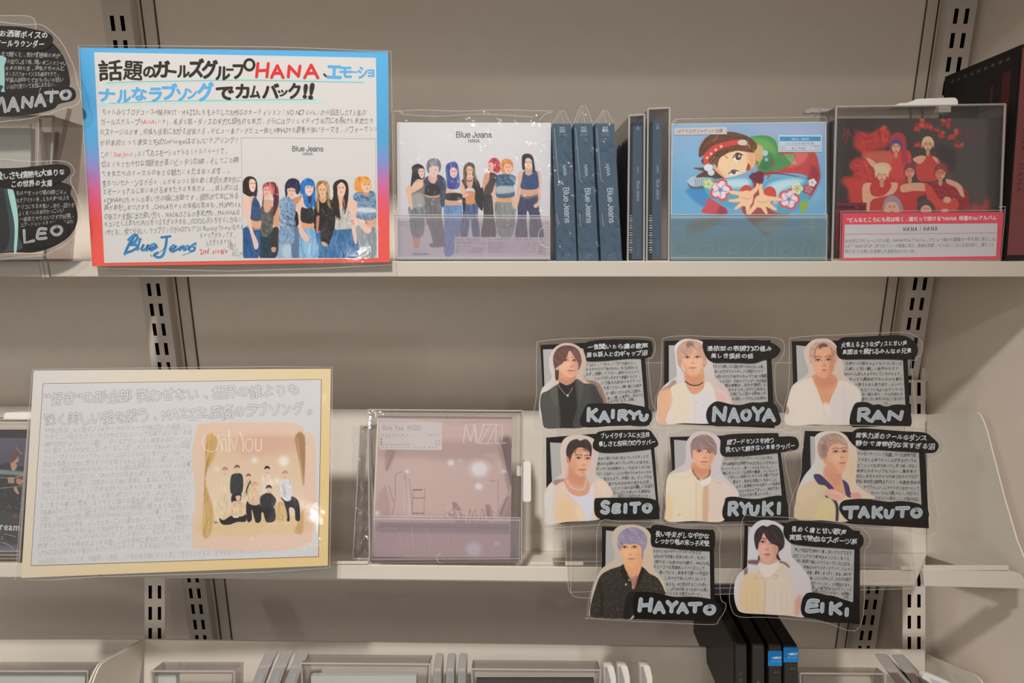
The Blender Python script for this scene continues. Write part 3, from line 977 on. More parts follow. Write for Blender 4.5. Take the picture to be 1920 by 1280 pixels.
def card(conv, label, frame, panel, sil, cap, nm, film, caplines, lines, word, boxes, paint, halo_col, capsz=56, bodysz=44, wstroke=49, lvl=0.0):
    off = 0.0012 + lvl
    base = PC([conv([frame[-1]])[0]], off)[0]
    t = thing('portrait_card', base, label, 'card', 'hand-lettered portrait cards on the clear sheet')
    g = lambda c: albedo(np.array([c], float), W_CARD)[0]
    mb = MB(); mb.sheet(PC, conv(frame), 0.0003, g((27, 22, 20)), off); later(mb, 'backing_frame', M['paper'], t)
    # text sheet
    mb = MB(); o = off + 0.00035
    mb.sheet(PC, conv(panel), 0.0003, g((178, 170, 163)), o)
    pn = pen(mb, PC, W_CARD, o + 0.00004)
    for (s, a, b) in lines:
        A, B = conv([a])[0], conv([b])[0]
        pn.line(s, A, B, bodysz / conv.k, (52, 44, 40), 0.012, 0.9, 0.0)
    later(mb, 'text_sheet', M['paper'], t)
    # portrait cut-out
    P = smooth(conv(sil), 5)
    lo = np.floor(P.min(0)) - 1; hi = np.ceil(P.max(0)) + 1
    a = Art(lo[0], lo[1], hi[0], hi[1], 1.25)
    a.cv = conv
    paint(a)
    a.a = 255 * (a.a / 255) ** 0.9
    warm = np.clip((a.a[..., 0] - a.a[..., 2] - 40) / 60, 0, 1)[..., None]
    a.a = a.a + warm * np.array((3, 9, 20))
    a.noise(1.2)
    mb = MB(); o = off + 0.0007
    mb.sheet(PC, P, 0.0003, g(halo_col), o)
    a.lay(mb, PC, W_CARD, o + 0.00003, clip=P)
    later(mb, 'portrait', M['glossy'], t)
    # caption bubble
    mb = MB(); o = off + 0.0011
    mb.sheet(PC, smooth(conv(cap), 5), 0.0003, g((27, 22, 20)), o)
    pn = pen(mb, PC, W_CARD, o + 0.00004)
    for (s, A, B) in caplines:
        pn.line(s, conv([A])[0], conv([B])[0], capsz / conv.k * 1.25, WHITEINK, 0.022, 0.8)
    later(mb, 'caption_bubble', M['glossy'], t)
    # name bubble
    mb = MB(); o = off + 0.0011
    mb.sheet(PC, smooth(conv(nm), 5), 0.0003, g((27, 22, 20)), o)
    pn = pen(mb, PC, W_CARD, o + 0.00004)
    bx = []
    for (x0, y0, x1, y1) in boxes:
        q = conv([(x0, y0), (x1, y1)]); bx.append((*q[0], *q[1]))
    marker_word(pn, word, bx, wstroke / conv.k, SILVER, (150, 152, 153))
    later(mb, 'name_bubble', M['glossy'], t)
    # laminate
    fp = smooth(conv(film), 5)
    mb = MB(); mb.sheet(PC, fp, 0.0002, off=off + 0.0018); later(mb, 'laminate', M['film'], t)
    mb = MB(); mb.ribbon(PC, fp, 1.0, off=off + 0.00185); later(mb, 'laminate_edge', M['rim'], t)
    return t

def hairfall(cx, cy):
    return lambda c: math.degrees(math.atan2(c[1] - cy, c[0] - cx))

def paintA(a):
    halo(a, (206, 196, 186), (196, 164, 142), (120, 600), (640, 500))
    a.poly([(640, 560), (800, 640), (870, 720), (940, 920), (880, 1000), (800, 800)], (120, 88, 74), .8, 2)
    a.poly([(318, 470), (322, 655), (430, 700), (535, 620), (530, 480)], (205, 135, 92))
    a.poly([(330, 600), (430, 620), (530, 560), (530, 640), (430, 690), (330, 660)], (180, 110, 74), .6, 1.5)
    a.poly([(320, 690), (340, 655), (420, 690), (500, 655), (540, 615), (580, 660), (570, 900), (530, 1235), (320, 1235), (305, 850)], (38, 34, 31))
    a.poly([(150, 1235), (105, 1050), (88, 920), (108, 800), (190, 755), (325, 672), (305, 760), (330, 900), (345, 1060), (335, 1235)], (72, 70, 64))
    a.poly([(525, 1235), (545, 1000), (560, 900), (535, 620), (640, 665), (775, 685), (830, 790), (890, 930), (860, 1235)], (64, 62, 58))
    a.poly([(210, 760), (300, 700), (320, 900), (280, 960), (230, 850)], (88, 84, 76), .7, 1)
    a.poly([(545, 640), (640, 680), (600, 860), (560, 960)], (80, 77, 70), .7, 1)
    a.poly([(735, 700), (830, 790), (880, 930), (760, 930)], (52, 50, 50), .8, 1.5)
    a.line([(305, 690), (330, 920), (345, 1230)], 10, (40, 38, 35), .7)
    a.line([(550, 660), (562, 900), (530, 1230)], 10, (40, 38, 35), .7)
    a.line([(320, 690), (380, 775), (437, 815), (500, 720)], 5, (190, 185, 178))
    a.dot((437, 820), 11, 14, (225, 222, 215))
    a.poly([(275, 400), (282, 470), (310, 475), (310, 380)], (205, 130, 100))
    a.poly([(300, 320), (305, 430), (332, 500), (385, 560), (450, 592), (512, 585), (556, 525), (582, 440), (590, 350), (500, 270), (380, 270)], (222, 150, 106))
    a.poly([(520, 380), (585, 360), (575, 470), (540, 550), (500, 590), (520, 500)], (196, 122, 88), .6, 1.5)
    a.poly([(360, 420), (470, 380), (470, 440), (400, 500), (350, 480)], (235, 170, 126), .6, 2)
    a.face([(412, 375), (522, 378)], 62, (492, 452), (478, 506), 92, (222, 150, 106), (176, 104, 74), (186, 100, 84), (70, 48, 42), hood=.5)
    a.poly([(276, 440), (288, 500), (322, 495), (322, 600), (296, 632), (278, 590)], (78, 52, 46))
    H = [(252, 380), (258, 310), (296, 240), (355, 198), (440, 186), (520, 205), (580, 262), (610, 360), (604, 430), (572, 502), (572, 430), (555, 385), (520, 330), (478, 262), (450, 262), (428, 330), (372, 412), (330, 440), (300, 462), (272, 478)]
    a.poly(H, (96, 62, 55))
    a.strands(H, 90, 110, 5, [(126, 84, 76), (82, 52, 46), (148, 104, 96), (110, 72, 64)], hairfall(455, 150), 10, .55, 4)
    a.poly([(470, 270), (530, 240), (580, 330), (600, 420), (572, 440), (530, 350)], (140, 88, 84), .4, 1.5)

def paintB(a):
    halo(a, (214, 208, 206), (206, 180, 170), (150, 300), (800, 600))
    a.poly([(20, 830), (60, 760), (130, 700), (200, 720), (215, 900), (150, 1160), (30, 1170)], (222, 158, 110))
    a.poly([(60, 760), (160, 690), (200, 640), (250, 620), (255, 680), (180, 720)], (150, 108, 90), .8, 1.5)
    a.poly([(600, 640), (760, 720), (860, 760), (940, 900), (900, 1000), (750, 1000), (640, 800)], (220, 182, 168))
    a.poly([(750, 780), (850, 800), (890, 920), (780, 900)], (222, 160, 148), .6, 3)
    a.poly([(195, 720), (330, 660), (400, 690), (460, 800), (560, 780), (640, 650), (720, 720), (760, 950), (700, 1180), (150, 1175), (215, 900)], (224, 206, 190))
    a.poly([(215, 760), (330, 690), (400, 800), (380, 1160), (230, 1160)], (230, 200, 165), .7, 4)
    a.poly([(520, 850), (700, 760), (740, 950), (680, 1170), (520, 1170)], (214, 204, 204), .7, 5)
    a.line([(480, 810), (490, 1000), (500, 1160)], 8, (205, 180, 160), .6, .6)
    a.dot((512, 912), 9, 9, (190, 160, 130))
    a.poly([(375, 480), (370, 640), (420, 760), (480, 805), (560, 770), (610, 700), (590, 480)], (216, 142, 90))
    a.poly([(385, 560), (480, 590), (580, 540), (590, 640), (480, 690), (385, 640)], (196, 118, 72), .55, 2)
    a.line([(372, 640), (440, 685), (530, 690), (592, 655)], 14, (48, 36, 32))
    a.line([(395, 700), (470, 745), (560, 730), (610, 690)], 5, (150, 100, 78), .7)
    F_ = [(322, 300), (322, 400), (355, 480), (410, 545), (475, 558), (540, 545), (590, 470), (610, 380), (610, 290), (470, 230)]
    a.poly(F_, (228, 158, 108))
    a.poly([(330, 410), (400, 430), (420, 520), (380, 510)], (214, 138, 92), .6, 2)
    a.poly([(380, 360), (560, 350), (560, 440), (480, 500), (390, 450)], (236, 170, 120), .6, 3)
    a.face([(398, 338), (525, 335)], 66, (466, 410), (466, 470), 95, (228, 158, 108), (188, 116, 78), (196, 104, 80), (120, 80, 62), hood=.5)
    H = [(266, 330), (262, 260), (290, 190), (350, 140), (430, 122), (510, 132), (580, 175), (625, 260), (645, 370), (640, 430), (600, 490), (572, 560), (566, 490), (592, 430), (590, 340), (560, 330), (530, 280), (490, 240), (460, 300), (430, 290), (400, 320), (350, 330), (330, 390), (322, 440), (352, 520), (368, 575), (330, 500), (285, 440)]
    a.poly(H, (196, 142, 112))
    a.strands(H, 130, 100, 5, [(222, 170, 140), (170, 116, 92), (232, 186, 158), (150, 104, 84)], hairfall(430, 110), 10, .6, 8)
    a.poly([(390, 160), (420, 135), (470, 150), (480, 200), (440, 190), (400, 220)], (112, 80, 66), .7, 1.2)

def paintC(a):
    halo(a, (210, 186, 170), (208, 178, 160), (100, 700), (800, 500))
    a.poly([(30, 1185), (35, 960), (60, 850), (100, 720), (200, 650), (330, 600), (380, 620), (500, 940), (530, 930), (680, 660), (780, 640), (880, 700), (960, 760), (970, 900), (880, 1185)], (222, 202, 186))
    a.poly([(150, 760), (380, 660), (480, 900), (520, 1100), (300, 1180), (170, 1180)], (226, 206, 184), .8, 5)
    a.poly([(690, 720), (800, 720), (880, 860), (860, 1100), (560, 1150), (560, 960)], (216, 196, 190), .8, 5)
    a.poly([(30, 950), (62, 990), (60, 1040), (34, 1060)], (150, 98, 82), .8, 1)
    a.line([(380, 640), (440, 780), (500, 930), (520, 1080)], 14, (200, 174, 158), .6, 1)
    a.line([(760, 740), (770, 900), (760, 1150)], 10, (202, 182, 176), .6, 1)
    a.poly([(370, 560), (380, 640), (430, 760), (490, 920), (560, 940), (620, 800), (680, 660), (630, 560)], (214, 136, 86))
    a.poly([(400, 560), (500, 610), (620, 560), (660, 650), (560, 720), (420, 690)], (188, 108, 70), .6, 2.5)
    a.poly([(500, 930), (560, 920), (600, 1080), (540, 1090)], (232, 206, 190), .8, 1)
    F_ = [(352, 300), (360, 400), (380, 480), (415, 550), (480, 592), (560, 590), (615, 520), (650, 420), (655, 320), (600, 230), (470, 200), (390, 240)]
    a.poly(F_, (220, 146, 96))
    a.poly([(560, 300), (650, 320), (630, 470), (580, 580), (545, 590), (580, 450)], (180, 104, 70), .65, 2.2)
    a.poly([(390, 420), (480, 400), (480, 480), (420, 530)], (232, 160, 110), .6, 2)
    a.poly([(440, 220), (560, 220), (570, 300), (430, 300)], (218, 150, 104), .7, 2)
    a.face([(432, 372), (566, 368)], 66, (508, 442), (512, 497), 66, (220, 146, 96), (176, 104, 70), (186, 84, 70), (96, 62, 48), lipw=1.25)
    H = [(335, 400), (320, 340), (318, 270), (345, 200), (400, 155), (480, 140), (560, 148), (630, 190), (672, 270), (680, 360), (640, 440), (645, 360), (615, 300), (585, 230), (545, 205), (500, 200), (450, 205), (410, 250), (385, 320), (380, 360), (352, 340), (350, 420)]
    a.poly(H, (196, 144, 116))
    a.strands(H, 100, 90, 5, [(220, 172, 146), (150, 104, 82), (226, 182, 156), (120, 82, 66)], hairfall(490, 130), 14, .6, 9)
    a.poly([(440, 190), (470, 165), (540, 170), (550, 205), (490, 210), (450, 235)], (74, 48, 38), .8, 1)
    a.line([(420, 200), (392, 270), (395, 350)], 9, (96, 64, 50), .8, .5)
    a.line([(560, 180), (600, 240), (620, 320)], 9, (120, 80, 62), .7, .5)

def paintD(a):
    halo(a, (214, 186, 170), (204, 180, 164), (200, 400), (760, 500))
    a.poly([(130, 900), (180, 760), (260, 715), (390, 690), (470, 850), (560, 900), (720, 760), (800, 690), (900, 720), (975, 860), (800, 1000), (760, 1180), (165, 1235)], (222, 188, 160))
    a.poly([(130, 900), (180, 770), (260, 740), (240, 1000), (250, 1230), (165, 1232)], (214, 204, 194), .9, 2)
    a.poly([(300, 1000), (380, 900), (480, 1000), (520, 1180), (330, 1200)], (228, 174, 108), .8, 4)
    a.poly([(250, 690), (420, 680), (330, 720), (270, 755)], (150, 104, 100), .85, 1)
    a.poly([(780, 680), (900, 710), (960, 840), (860, 880), (800, 780)], (224, 196, 172), .8, 3)
    a.poly([(395, 720), (460, 850), (560, 895), (680, 860), (735, 720), (740, 1000), (700, 1180), (640, 1180), (600, 1040), (520, 940), (440, 860)], (212, 204, 210))
    a.poly([(520, 1000), (600, 1060), (640, 1180), (560, 1190)], (232, 196, 150), .8, 2)
    a.poly([(380, 690), (440, 620), (440, 450), (640, 560), (640, 660), (690, 720), (690, 830), (600, 885), (480, 865), (420, 800)], (212, 138, 94))
    a.poly([(440, 520), (520, 600), (600, 640), (640, 630), (630, 740), (520, 740), (430, 660)], (192, 114, 76), .6, 2.5)
    a.line([(418, 690), (440, 750), (500, 795), (570, 810), (630, 790), (650, 700)], 17, (222, 186, 158))
    a.line([(418, 690), (440, 752), (500, 798), (570, 812), (630, 792), (650, 700)], 5, (180, 130, 104), .6)
    a.poly([(412, 400), (415, 470), (440, 510), (465, 480), (455, 400)], (200, 120, 86))
    a.dot((432, 492), 9, 11, (224, 180, 96))
    F_ = [(448, 380), (455, 460), (470, 530), (510, 590), (565, 640), (610, 640), (650, 585), (690, 500), (712, 420), (712, 340), (640, 280), (520, 290)]
    a.poly(F_, (222, 148, 104))
    a.poly([(460, 420), (520, 470), (540, 580), (500, 590), (465, 510)], (204, 126, 86), .6, 2.5)
    a.poly([(560, 440), (660, 440), (640, 520), (580, 520)], (234, 166, 120), .6, 2.5)
    a.face([(560, 420), (672, 426)], 62, (618, 505), (604, 562), 96, (222, 148, 104), (180, 108, 74), (196, 92, 74), (60, 38, 34))
    H = [(412, 400), (406, 330), (425, 260), (470, 205), (540, 185), (580, 205), (640, 185), (690, 215), (722, 280), (718, 380), (700, 400), (690, 340), (640, 300), (560, 290), (500, 340), (462, 430), (455, 470), (430, 400)]
    a.poly(H, (56, 40, 40))
    a.strands(H, 70, 80, 5, [(82, 62, 60), (40, 28, 28), (96, 74, 72)], hairfall(570, 210), 14, .5, 5)
    a.strands([(490, 330), (560, 290), (650, 300), (690, 350), (600, 330), (510, 380)], 26, 60, 5, [(50, 34, 32)], 100, 16, .7, 6)

def paintE(a):
    halo(a, (206, 184, 182), (206, 188, 186), (200, 300), (760, 400))
    a.poly([(60, 1190), (55, 800), (75, 660), (160, 610), (320, 580), (380, 540), (480, 640), (600, 640), (640, 680), (760, 720), (850, 790), (950, 880), (780, 1000), (760, 1195)], (228, 204, 168))
    a.poly([(640, 690), (760, 710), (860, 790), (950, 880), (800, 1100), (600, 1180), (580, 800)], (222, 192, 178), .85, 3)
    a.poly([(60, 860), (120, 900), (150, 1100), (120, 1190), (65, 1190)], (226, 178, 104), .7, 4)
    a.poly([(400, 690), (490, 730), (520, 760), (510, 1190), (430, 1190), (430, 900)], (228, 198, 160), .9, 1)
    a.poly([(520, 780), (580, 720), (575, 1190), (510, 1190)], (208, 150, 104), .9, 1.5)
    a.line([(430, 720), (430, 1190)], 7, (190, 152, 112), .7, .5)
    a.line([(130, 640), (320, 660), (400, 600)], 8, (204, 172, 136), .7, .6)
    a.line([(600, 690), (700, 720), (750, 730)], 8, (190, 150, 120), .7, .6)
    a.line([(360, 1040), (350, 1120)], 7, (204, 160, 104), .6, .6)
    a.dot((222, 1112), 18, 16, (198, 170, 106)); a.dot((222, 1112), 8, 7, (226, 206, 160))
    a.poly([(388, 470), (380, 580), (430, 650), (520, 680), (600, 610), (600, 500)], (218, 142, 92))
    a.poly([(390, 500), (470, 550), (560, 540), (590, 590), (500, 640), (400, 590)], (196, 112, 72), .6, 2.5)
    a.line([(385, 560), (420, 630), (480, 690)], 14, (96, 60, 44), .8, .6)
    a.line([(600, 570), (590, 630), (520, 690)], 16, (70, 46, 38), .8, .6)
    a.poly([(490, 710), (600, 650), (600, 720), (520, 770)], (230, 216, 204))
    a.dot((450, 676), 9, 9, (92, 78, 66))
    a.poly([(366, 310), (368, 370), (392, 390), (400, 310)], (206, 124, 92))
    F_ = [(388, 290), (390, 390), (410, 460), (460, 520), (520, 548), (570, 540), (620, 480), (655, 400), (660, 320), (560, 270)]
    a.poly(F_, (226, 152, 104))
    a.poly([(600, 350), (655, 340), (640, 430), (590, 520), (560, 540), (590, 440)], (200, 122, 84), .6, 2.2)
    a.poly([(420, 380), (520, 380), (510, 450), (440, 460)], (236, 168, 120), .6, 2.5)
    a.face([(470, 335), (600, 348)], 64, (538, 415), (532, 466), 92, (226, 152, 104), (186, 110, 76), (206, 108, 84), (110, 76, 66), hood=.3)
    H = [(362, 310), (366, 240), (400, 180), (470, 140), (540, 132), (610, 155), (660, 210), (688, 290), (680, 370), (655, 380), (650, 340), (620, 350), (580, 340), (540, 310), (500, 320), (460, 320), (420, 320), (390, 330), (385, 440), (370, 370)]
    a.poly(H, (146, 112, 104))
    a.strands(H, 120, 100, 5, [(176, 142, 134), (112, 82, 76), (190, 158, 150), (96, 70, 66)], hairfall(530, 80), 10, .6, 7)

def paintF(a):
    halo(a, (206, 196, 190), (216, 184, 146), (300, 300), (780, 500))
    a.poly([(680, 340), (760, 400), (770, 560), (720, 650), (680, 560)], (214, 176, 134), .8, 4)
    a.poly([(75, 1110), (80, 900), (110, 780), (200, 700), (320, 660), (420, 720), (560, 850), (560, 1000), (540, 1130)], (206, 174, 128))
    a.poly([(90, 900), (120, 770), (220, 690), (330, 680), (380, 800), (200, 900)], (216, 182, 142), .7, 4)
    a.poly([(320, 1120), (350, 950), (440, 860), (540, 880), (560, 1000), (545, 1130)], (212, 182, 120), .9, 2)
    a.strands([(90, 900), (300, 720), (540, 880), (540, 1120), (90, 1100)], 120, 26, 5, [(226, 198, 150), (184, 150, 104), (196, 164, 116)], 60, 50, .5, 3)
    a.line([(560, 1125), (560, 960), (500, 860), (440, 845)], 34, (58, 46, 60), 1, .6)
    a.poly([(285, 600), (360, 590), (440, 660), (520, 740), (520, 790), (470, 770), (420, 720), (340, 700)], (62, 50, 84))
    a.poly([(620, 650), (690, 700), (720, 800), (760, 850), (680, 850), (620, 720)], (66, 52, 86))
    a.poly([(440, 480), (400, 600), (500, 720), (600, 840), (660, 830), (620, 640), (600, 520)], (216, 142, 96))
    a.poly([(430, 520), (540, 580), (600, 560), (610, 700), (540, 720), (430, 600)], (192, 116, 80), .55, 3)
    a.line([(500, 700), (560, 760), (610, 800), (640, 760)], 5, (150, 100, 84), .7)
    a.poly([(420, 800), (500, 760), (600, 800), (640, 860), (560, 900), (450, 850)], (222, 150, 124))
    for d in (0, 26, 52):
        a.line([(470 + d, 800 + d * .4), (560 + d, 800 + d * .6), (600 + d * .6, 850)], 15, (232, 166, 138), .8, .5)
        a.line([(470 + d, 812 + d * .4), (560 + d, 814 + d * .6)], 4, (176, 104, 84), .6, .5)
    a.poly([(720, 820), (800, 800), (850, 850), (820, 880), (740, 870)], (214, 138, 124))
    a.poly([(340, 330), (360, 400), (400, 430), (420, 480), (450, 400), (400, 300)], (206, 130, 92))
    a.dot((428, 468), 12, 20, (226, 160, 120))
    F_ = [(420, 300), (430, 420), (460, 500), (530, 560), (600, 580), (650, 550), (672, 470), (690, 390), (690, 290), (600, 240), (480, 250)]
    a.poly(F_, (222, 150, 104))
    a.poly([(430, 400), (520, 480), (600, 570), (540, 570), (450, 500)], (200, 124, 84), .6, 3)
    a.poly([(520, 360), (610, 360), (590, 440), (520, 440)], (236, 170, 124), .6, 3)
    a.face([(545, 325), (645, 322)], 62, (618, 388), (622, 455), 82, (222, 150, 104), (180, 108, 78), (190, 100, 84), (110, 76, 66))
    H = [(335, 330), (332, 250), (360, 180), (420, 130), (500, 108), (580, 118), (640, 160), (680, 220), (690, 290), (660, 260), (600, 235), (520, 240), (480, 270), (450, 340), (440, 410), (410, 400), (370, 380)]
    a.poly(H, (176, 134, 108))
    a.strands(H, 130, 90, 5, [(206, 166, 142), (140, 104, 90), (220, 184, 158), (118, 88, 86)], hairfall(540, 60), 14, .6, 12)
    a.poly([(380, 250), (430, 210), (440, 330), (410, 390), (380, 340)], (112, 88, 90), .5, 2)

def paintG(a):
    halo(a, (196, 176, 156), (206, 176, 146), (400, 200), (780, 500))
    a.poly([(100, 1130), (110, 1000), (160, 820), (220, 670), (320, 600), (440, 560), (500, 540), (560, 700), (600, 820), (690, 580), (780, 640), (880, 700), (950, 830), (950, 900), (640, 900), (560, 1160), (110, 1160)], (52, 44, 38))
    a.strands([(105, 1130), (160, 820), (230, 660), (440, 570), (520, 720), (560, 900), (540, 1150), (110, 1150)], 420, 12, 5, [(130, 118, 104), (30, 25, 22), (96, 86, 76), (40, 33, 28)], 80, 30, .7, 2)
    a.strands([(690, 640), (800, 650), (900, 740), (950, 860), (700, 880), (640, 860)], 180, 12, 5, [(126, 112, 98), (30, 25, 22), (90, 80, 70)], 80, 30, .7, 3)
    a.poly([(530, 880), (600, 850), (640, 870), (590, 1000), (560, 1160), (480, 1160)], (34, 29, 26))
    a.line([(225, 760), (240, 1000), (225, 1140)], 24, (30, 26, 23), .6, 1.5)
    a.poly([(450, 600), (500, 545), (560, 680), (590, 790), (560, 760), (480, 690)], (38, 33, 30))
    a.poly([(690, 560), (720, 640), (660, 760), (610, 830), (600, 790), (640, 680)], (38, 33, 30))
    a.poly([(495, 510), (530, 640), (570, 720), (600, 820), (640, 700), (690, 570), (690, 450)], (226, 148, 86))
    a.poly([(520, 640), (580, 690), (650, 660), (610, 820), (570, 730)], (150, 96, 84), .8, 1.5)
    a.line([(540, 660), (600, 705), (660, 650)], 5, (190, 160, 140), .8)
    a.dot((548, 716), 9, 9, (196, 190, 182)); a.dot((512, 766), 11, 13, (180, 174, 166))
    a.poly([(690, 360), (715, 370), (712, 430), (690, 440)], (206, 130, 96))
    F_ = [(440, 320), (450, 400), (475, 470), (520, 540), (580, 572), (640, 555), (690, 480), (705, 400), (700, 300), (580, 240)]
    a.poly(F_, (232, 160, 100))
    a.poly([(620, 420), (700, 380), (690, 480), (640, 555), (600, 568), (640, 490)], (212, 136, 84), .55, 2.5)
    a.poly([(490, 380), (580, 370), (570, 450), (500, 450)], (240, 176, 116), .6, 3)
    a.face([(497, 342), (610, 340)], 58, (562, 425), (575, 472), 84, (232, 160, 100), (196, 122, 78), (206, 110, 86), (150, 110, 96), hood=.4)
    H = [(418, 290), (422, 220), (460, 160), (520, 125), (600, 112), (680, 140), (740, 200), (755, 270), (740, 350), (715, 380), (712, 450), (695, 480), (690, 360), (660, 320), (600, 300), (560, 310), (500, 300), (460, 340), (450, 380), (420, 340)]
    a.poly(H, (146, 132, 152))
    a.strands(H, 150, 90, 5, [(176, 164, 186), (116, 102, 118), (190, 178, 196), (104, 90, 98)], hairfall(590, 60), 12, .6, 14)

def paintH(a):
    halo(a, (208, 196, 196), (206, 190, 186), (300, 300), (900, 700))
    a.poly([(270, 490), (430, 490), (640, 500), (720, 540), (730, 580), (600, 560), (270, 530)], (104, 70, 64), .9, 1)
    a.poly([(215, 600), (250, 570), (255, 650), (225, 670)], (120, 80, 72), .9, 1)
    a.poly([(170, 1090), (165, 900), (190, 730), (230, 660), (390, 600), (470, 700), (620, 520), (760, 620), (810, 760), (860, 850), (830, 1100), (800, 1130)], (216, 188, 156))
    a.poly([(190, 720), (330, 660), (440, 800), (440, 1100), (200, 1080)], (218, 178, 122), .9, 4)
    a.poly([(470, 760), (700, 680), (780, 860), (720, 1100), (480, 1090)], (216, 194, 174), .9, 4)
    a.poly([(640, 560), (760, 620), (850, 800), (870, 860), (790, 1000), (760, 760)], (204, 192, 194), .8, 3)
    a.poly([(800, 960), (860, 880), (870, 1000), (830, 1120), (800, 1110)], (204, 140, 110), .9, 2)
    a.line([(455, 720), (460, 900), (440, 1090)], 10, (170, 130, 92), .6, 1)
    a.line([(395, 620), (340, 690), (360, 700), (440, 690)], 9, (188, 156, 120), .8, .6)
    a.line([(480, 690), (560, 650), (600, 680), (560, 700)], 9, (180, 146, 110), .8, .6)
    for x in (240, 300, 370, 560, 640, 700):
        a.line([(x, 800), (x + 8, 1080)], 7, (188, 150, 108), .45, 1)
    a.poly([(395, 510), (400, 600), (480, 690), (590, 600), (610, 500)], (224, 206, 190))
    a.poly([(400, 470), (410, 520), (500, 540), (600, 500), (595, 440)], (206, 140, 104), .9, 1)
    F_ = [(378, 280), (380, 370), (400, 440), (440, 500), (490, 525), (545, 510), (590, 450), (612, 370), (615, 290), (500, 200), (420, 190)]
    a.poly(F_, (218, 148, 116))
    a.poly([(540, 330), (612, 330), (595, 440), (540, 510), (510, 520), (560, 430)], (190, 116, 88), .6, 2.2)
    a.poly([(400, 330), (480, 320), (470, 400), (410, 410)], (230, 166, 134), .6, 2.5)
    a.face([(432, 282), (540, 296)], 60, (480, 368), (484, 424), 76, (218, 148, 116), (180, 108, 84), (164, 84, 76), (54, 36, 34), lipw=1.3)
    H = [(332, 260), (336, 190), (370, 130), (430, 92), (480, 105), (540, 80), (610, 110), (660, 180), (680, 280), (665, 350), (610, 400), (612, 440), (635, 490), (600, 480), (585, 440), (608, 380), (600, 330), (560, 310), (510, 280), (470, 230), (440, 180), (415, 240), (385, 300), (372, 370), (350, 350)]
    a.poly(H, (48, 36, 36))
    a.strands(H, 110, 90, 5, [(74, 58, 58), (34, 25, 25), (92, 74, 74)], hairfall(480, 60), 14, .5, 15)
    a.poly([(385, 430), (400, 470), (388, 490), (372, 490)], (60, 40, 38), .9, .5)

cA = Crop(1000, 620, 6.7375); cB = Crop(1230, 620, 6.736); cC = Crop(1470, 620, 6.7385); cD = Crop(1000, 795, 6.564)
cE = Crop(1240, 795, 6.565); cF = Crop(1480, 795, 6.245); cG = Crop(1090, 970, 6.096); cH = Crop(1360, 970, 6.096)

card(cA, 'card with brown-haired man in grey jacket over black sweater, top left of the cards',
     [(88, 178), (640, 152), (1396, 130), (1470, 1190), (145, 1228)], [(122, 235), (1345, 205), (1408, 975), (160, 1120)],
     [(145, 1228), (85, 1090), (72, 930), (98, 760), (150, 680), (228, 600), (212, 520), (198, 430), (204, 330), (240, 250), (300, 190), (390, 155), (480, 158), (560, 190), (620, 240), (655, 310), (668, 390), (652, 470), (655, 560), (690, 612), (780, 632), (850, 672), (895, 770), (940, 915), (900, 1100), (620, 1225), (380, 1230)],
     [(640, 168), (720, 130), (900, 112), (1150, 108), (1400, 116), (1482, 132), (1506, 190), (1508, 265), (1480, 325), (1410, 350), (1200, 352), (900, 378), (690, 382), (662, 330), (632, 230)],
     [(700, 922), (830, 915), (1000, 920), (1150, 915), (1290, 938), (1400, 960), (1480, 1000), (1502, 1070), (1490, 1140), (1440, 1198), (1340, 1215), (1200, 1195), (1000, 1200), (800, 1218), (660, 1218), (600, 1190), (590, 1120), (620, 1040), (655, 960)],
     [(45, 1270), (40, 800), (45, 200), (90, 135), (400, 100), (700, 92), (1100, 75), (1420, 80), (1525, 120), (1535, 260), (1490, 350), (1450, 380), (1500, 900), (1540, 1000), (1520, 1180), (1440, 1250), (800, 1260)],
     [('一度聞いたら虜の歌声', (682, 205), (1445, 190)), ('面白芸人とのギャップ沼', (672, 305), (1440, 280))],
     [('「Sの人」「Pの人」「ラブ10巻の人」', (672, 432), (1300, 405)), ('もうそれだけで彼のおもしろさは伝わる', (662, 490), (1320, 462)), ('はず。(検索して下さい。絶対な)とにかく', (662, 550), (1345, 515)),
      ('しゃべりが上手すぎて本業はラジオ。', (772, 605), (1350, 575)), ('いう強(お人柄)あとはステージ', (860, 660), (1360, 628)), ('を見て下さい。唯一無二の歌声', (888, 725), (1370, 690)),
      ('は一度きいたら絶対に沼落ち。', (915, 790), (1390, 755)), ('美しく優しい歌声が、あなたの', (930, 855), (1385, 805)), ('心まで守ります。必聴。', (940, 900), (1300, 860))],
     'KAIRYU', [(690, 985, 800, 1130), (840, 1030, 950, 1140), (985, 1005, 1025, 1095), (1080, 1010, 1180, 1120), (1215, 1020, 1340, 1105), (1355, 1065, 1440, 1125)], paintA, (204, 182, 166), lvl=.0004)
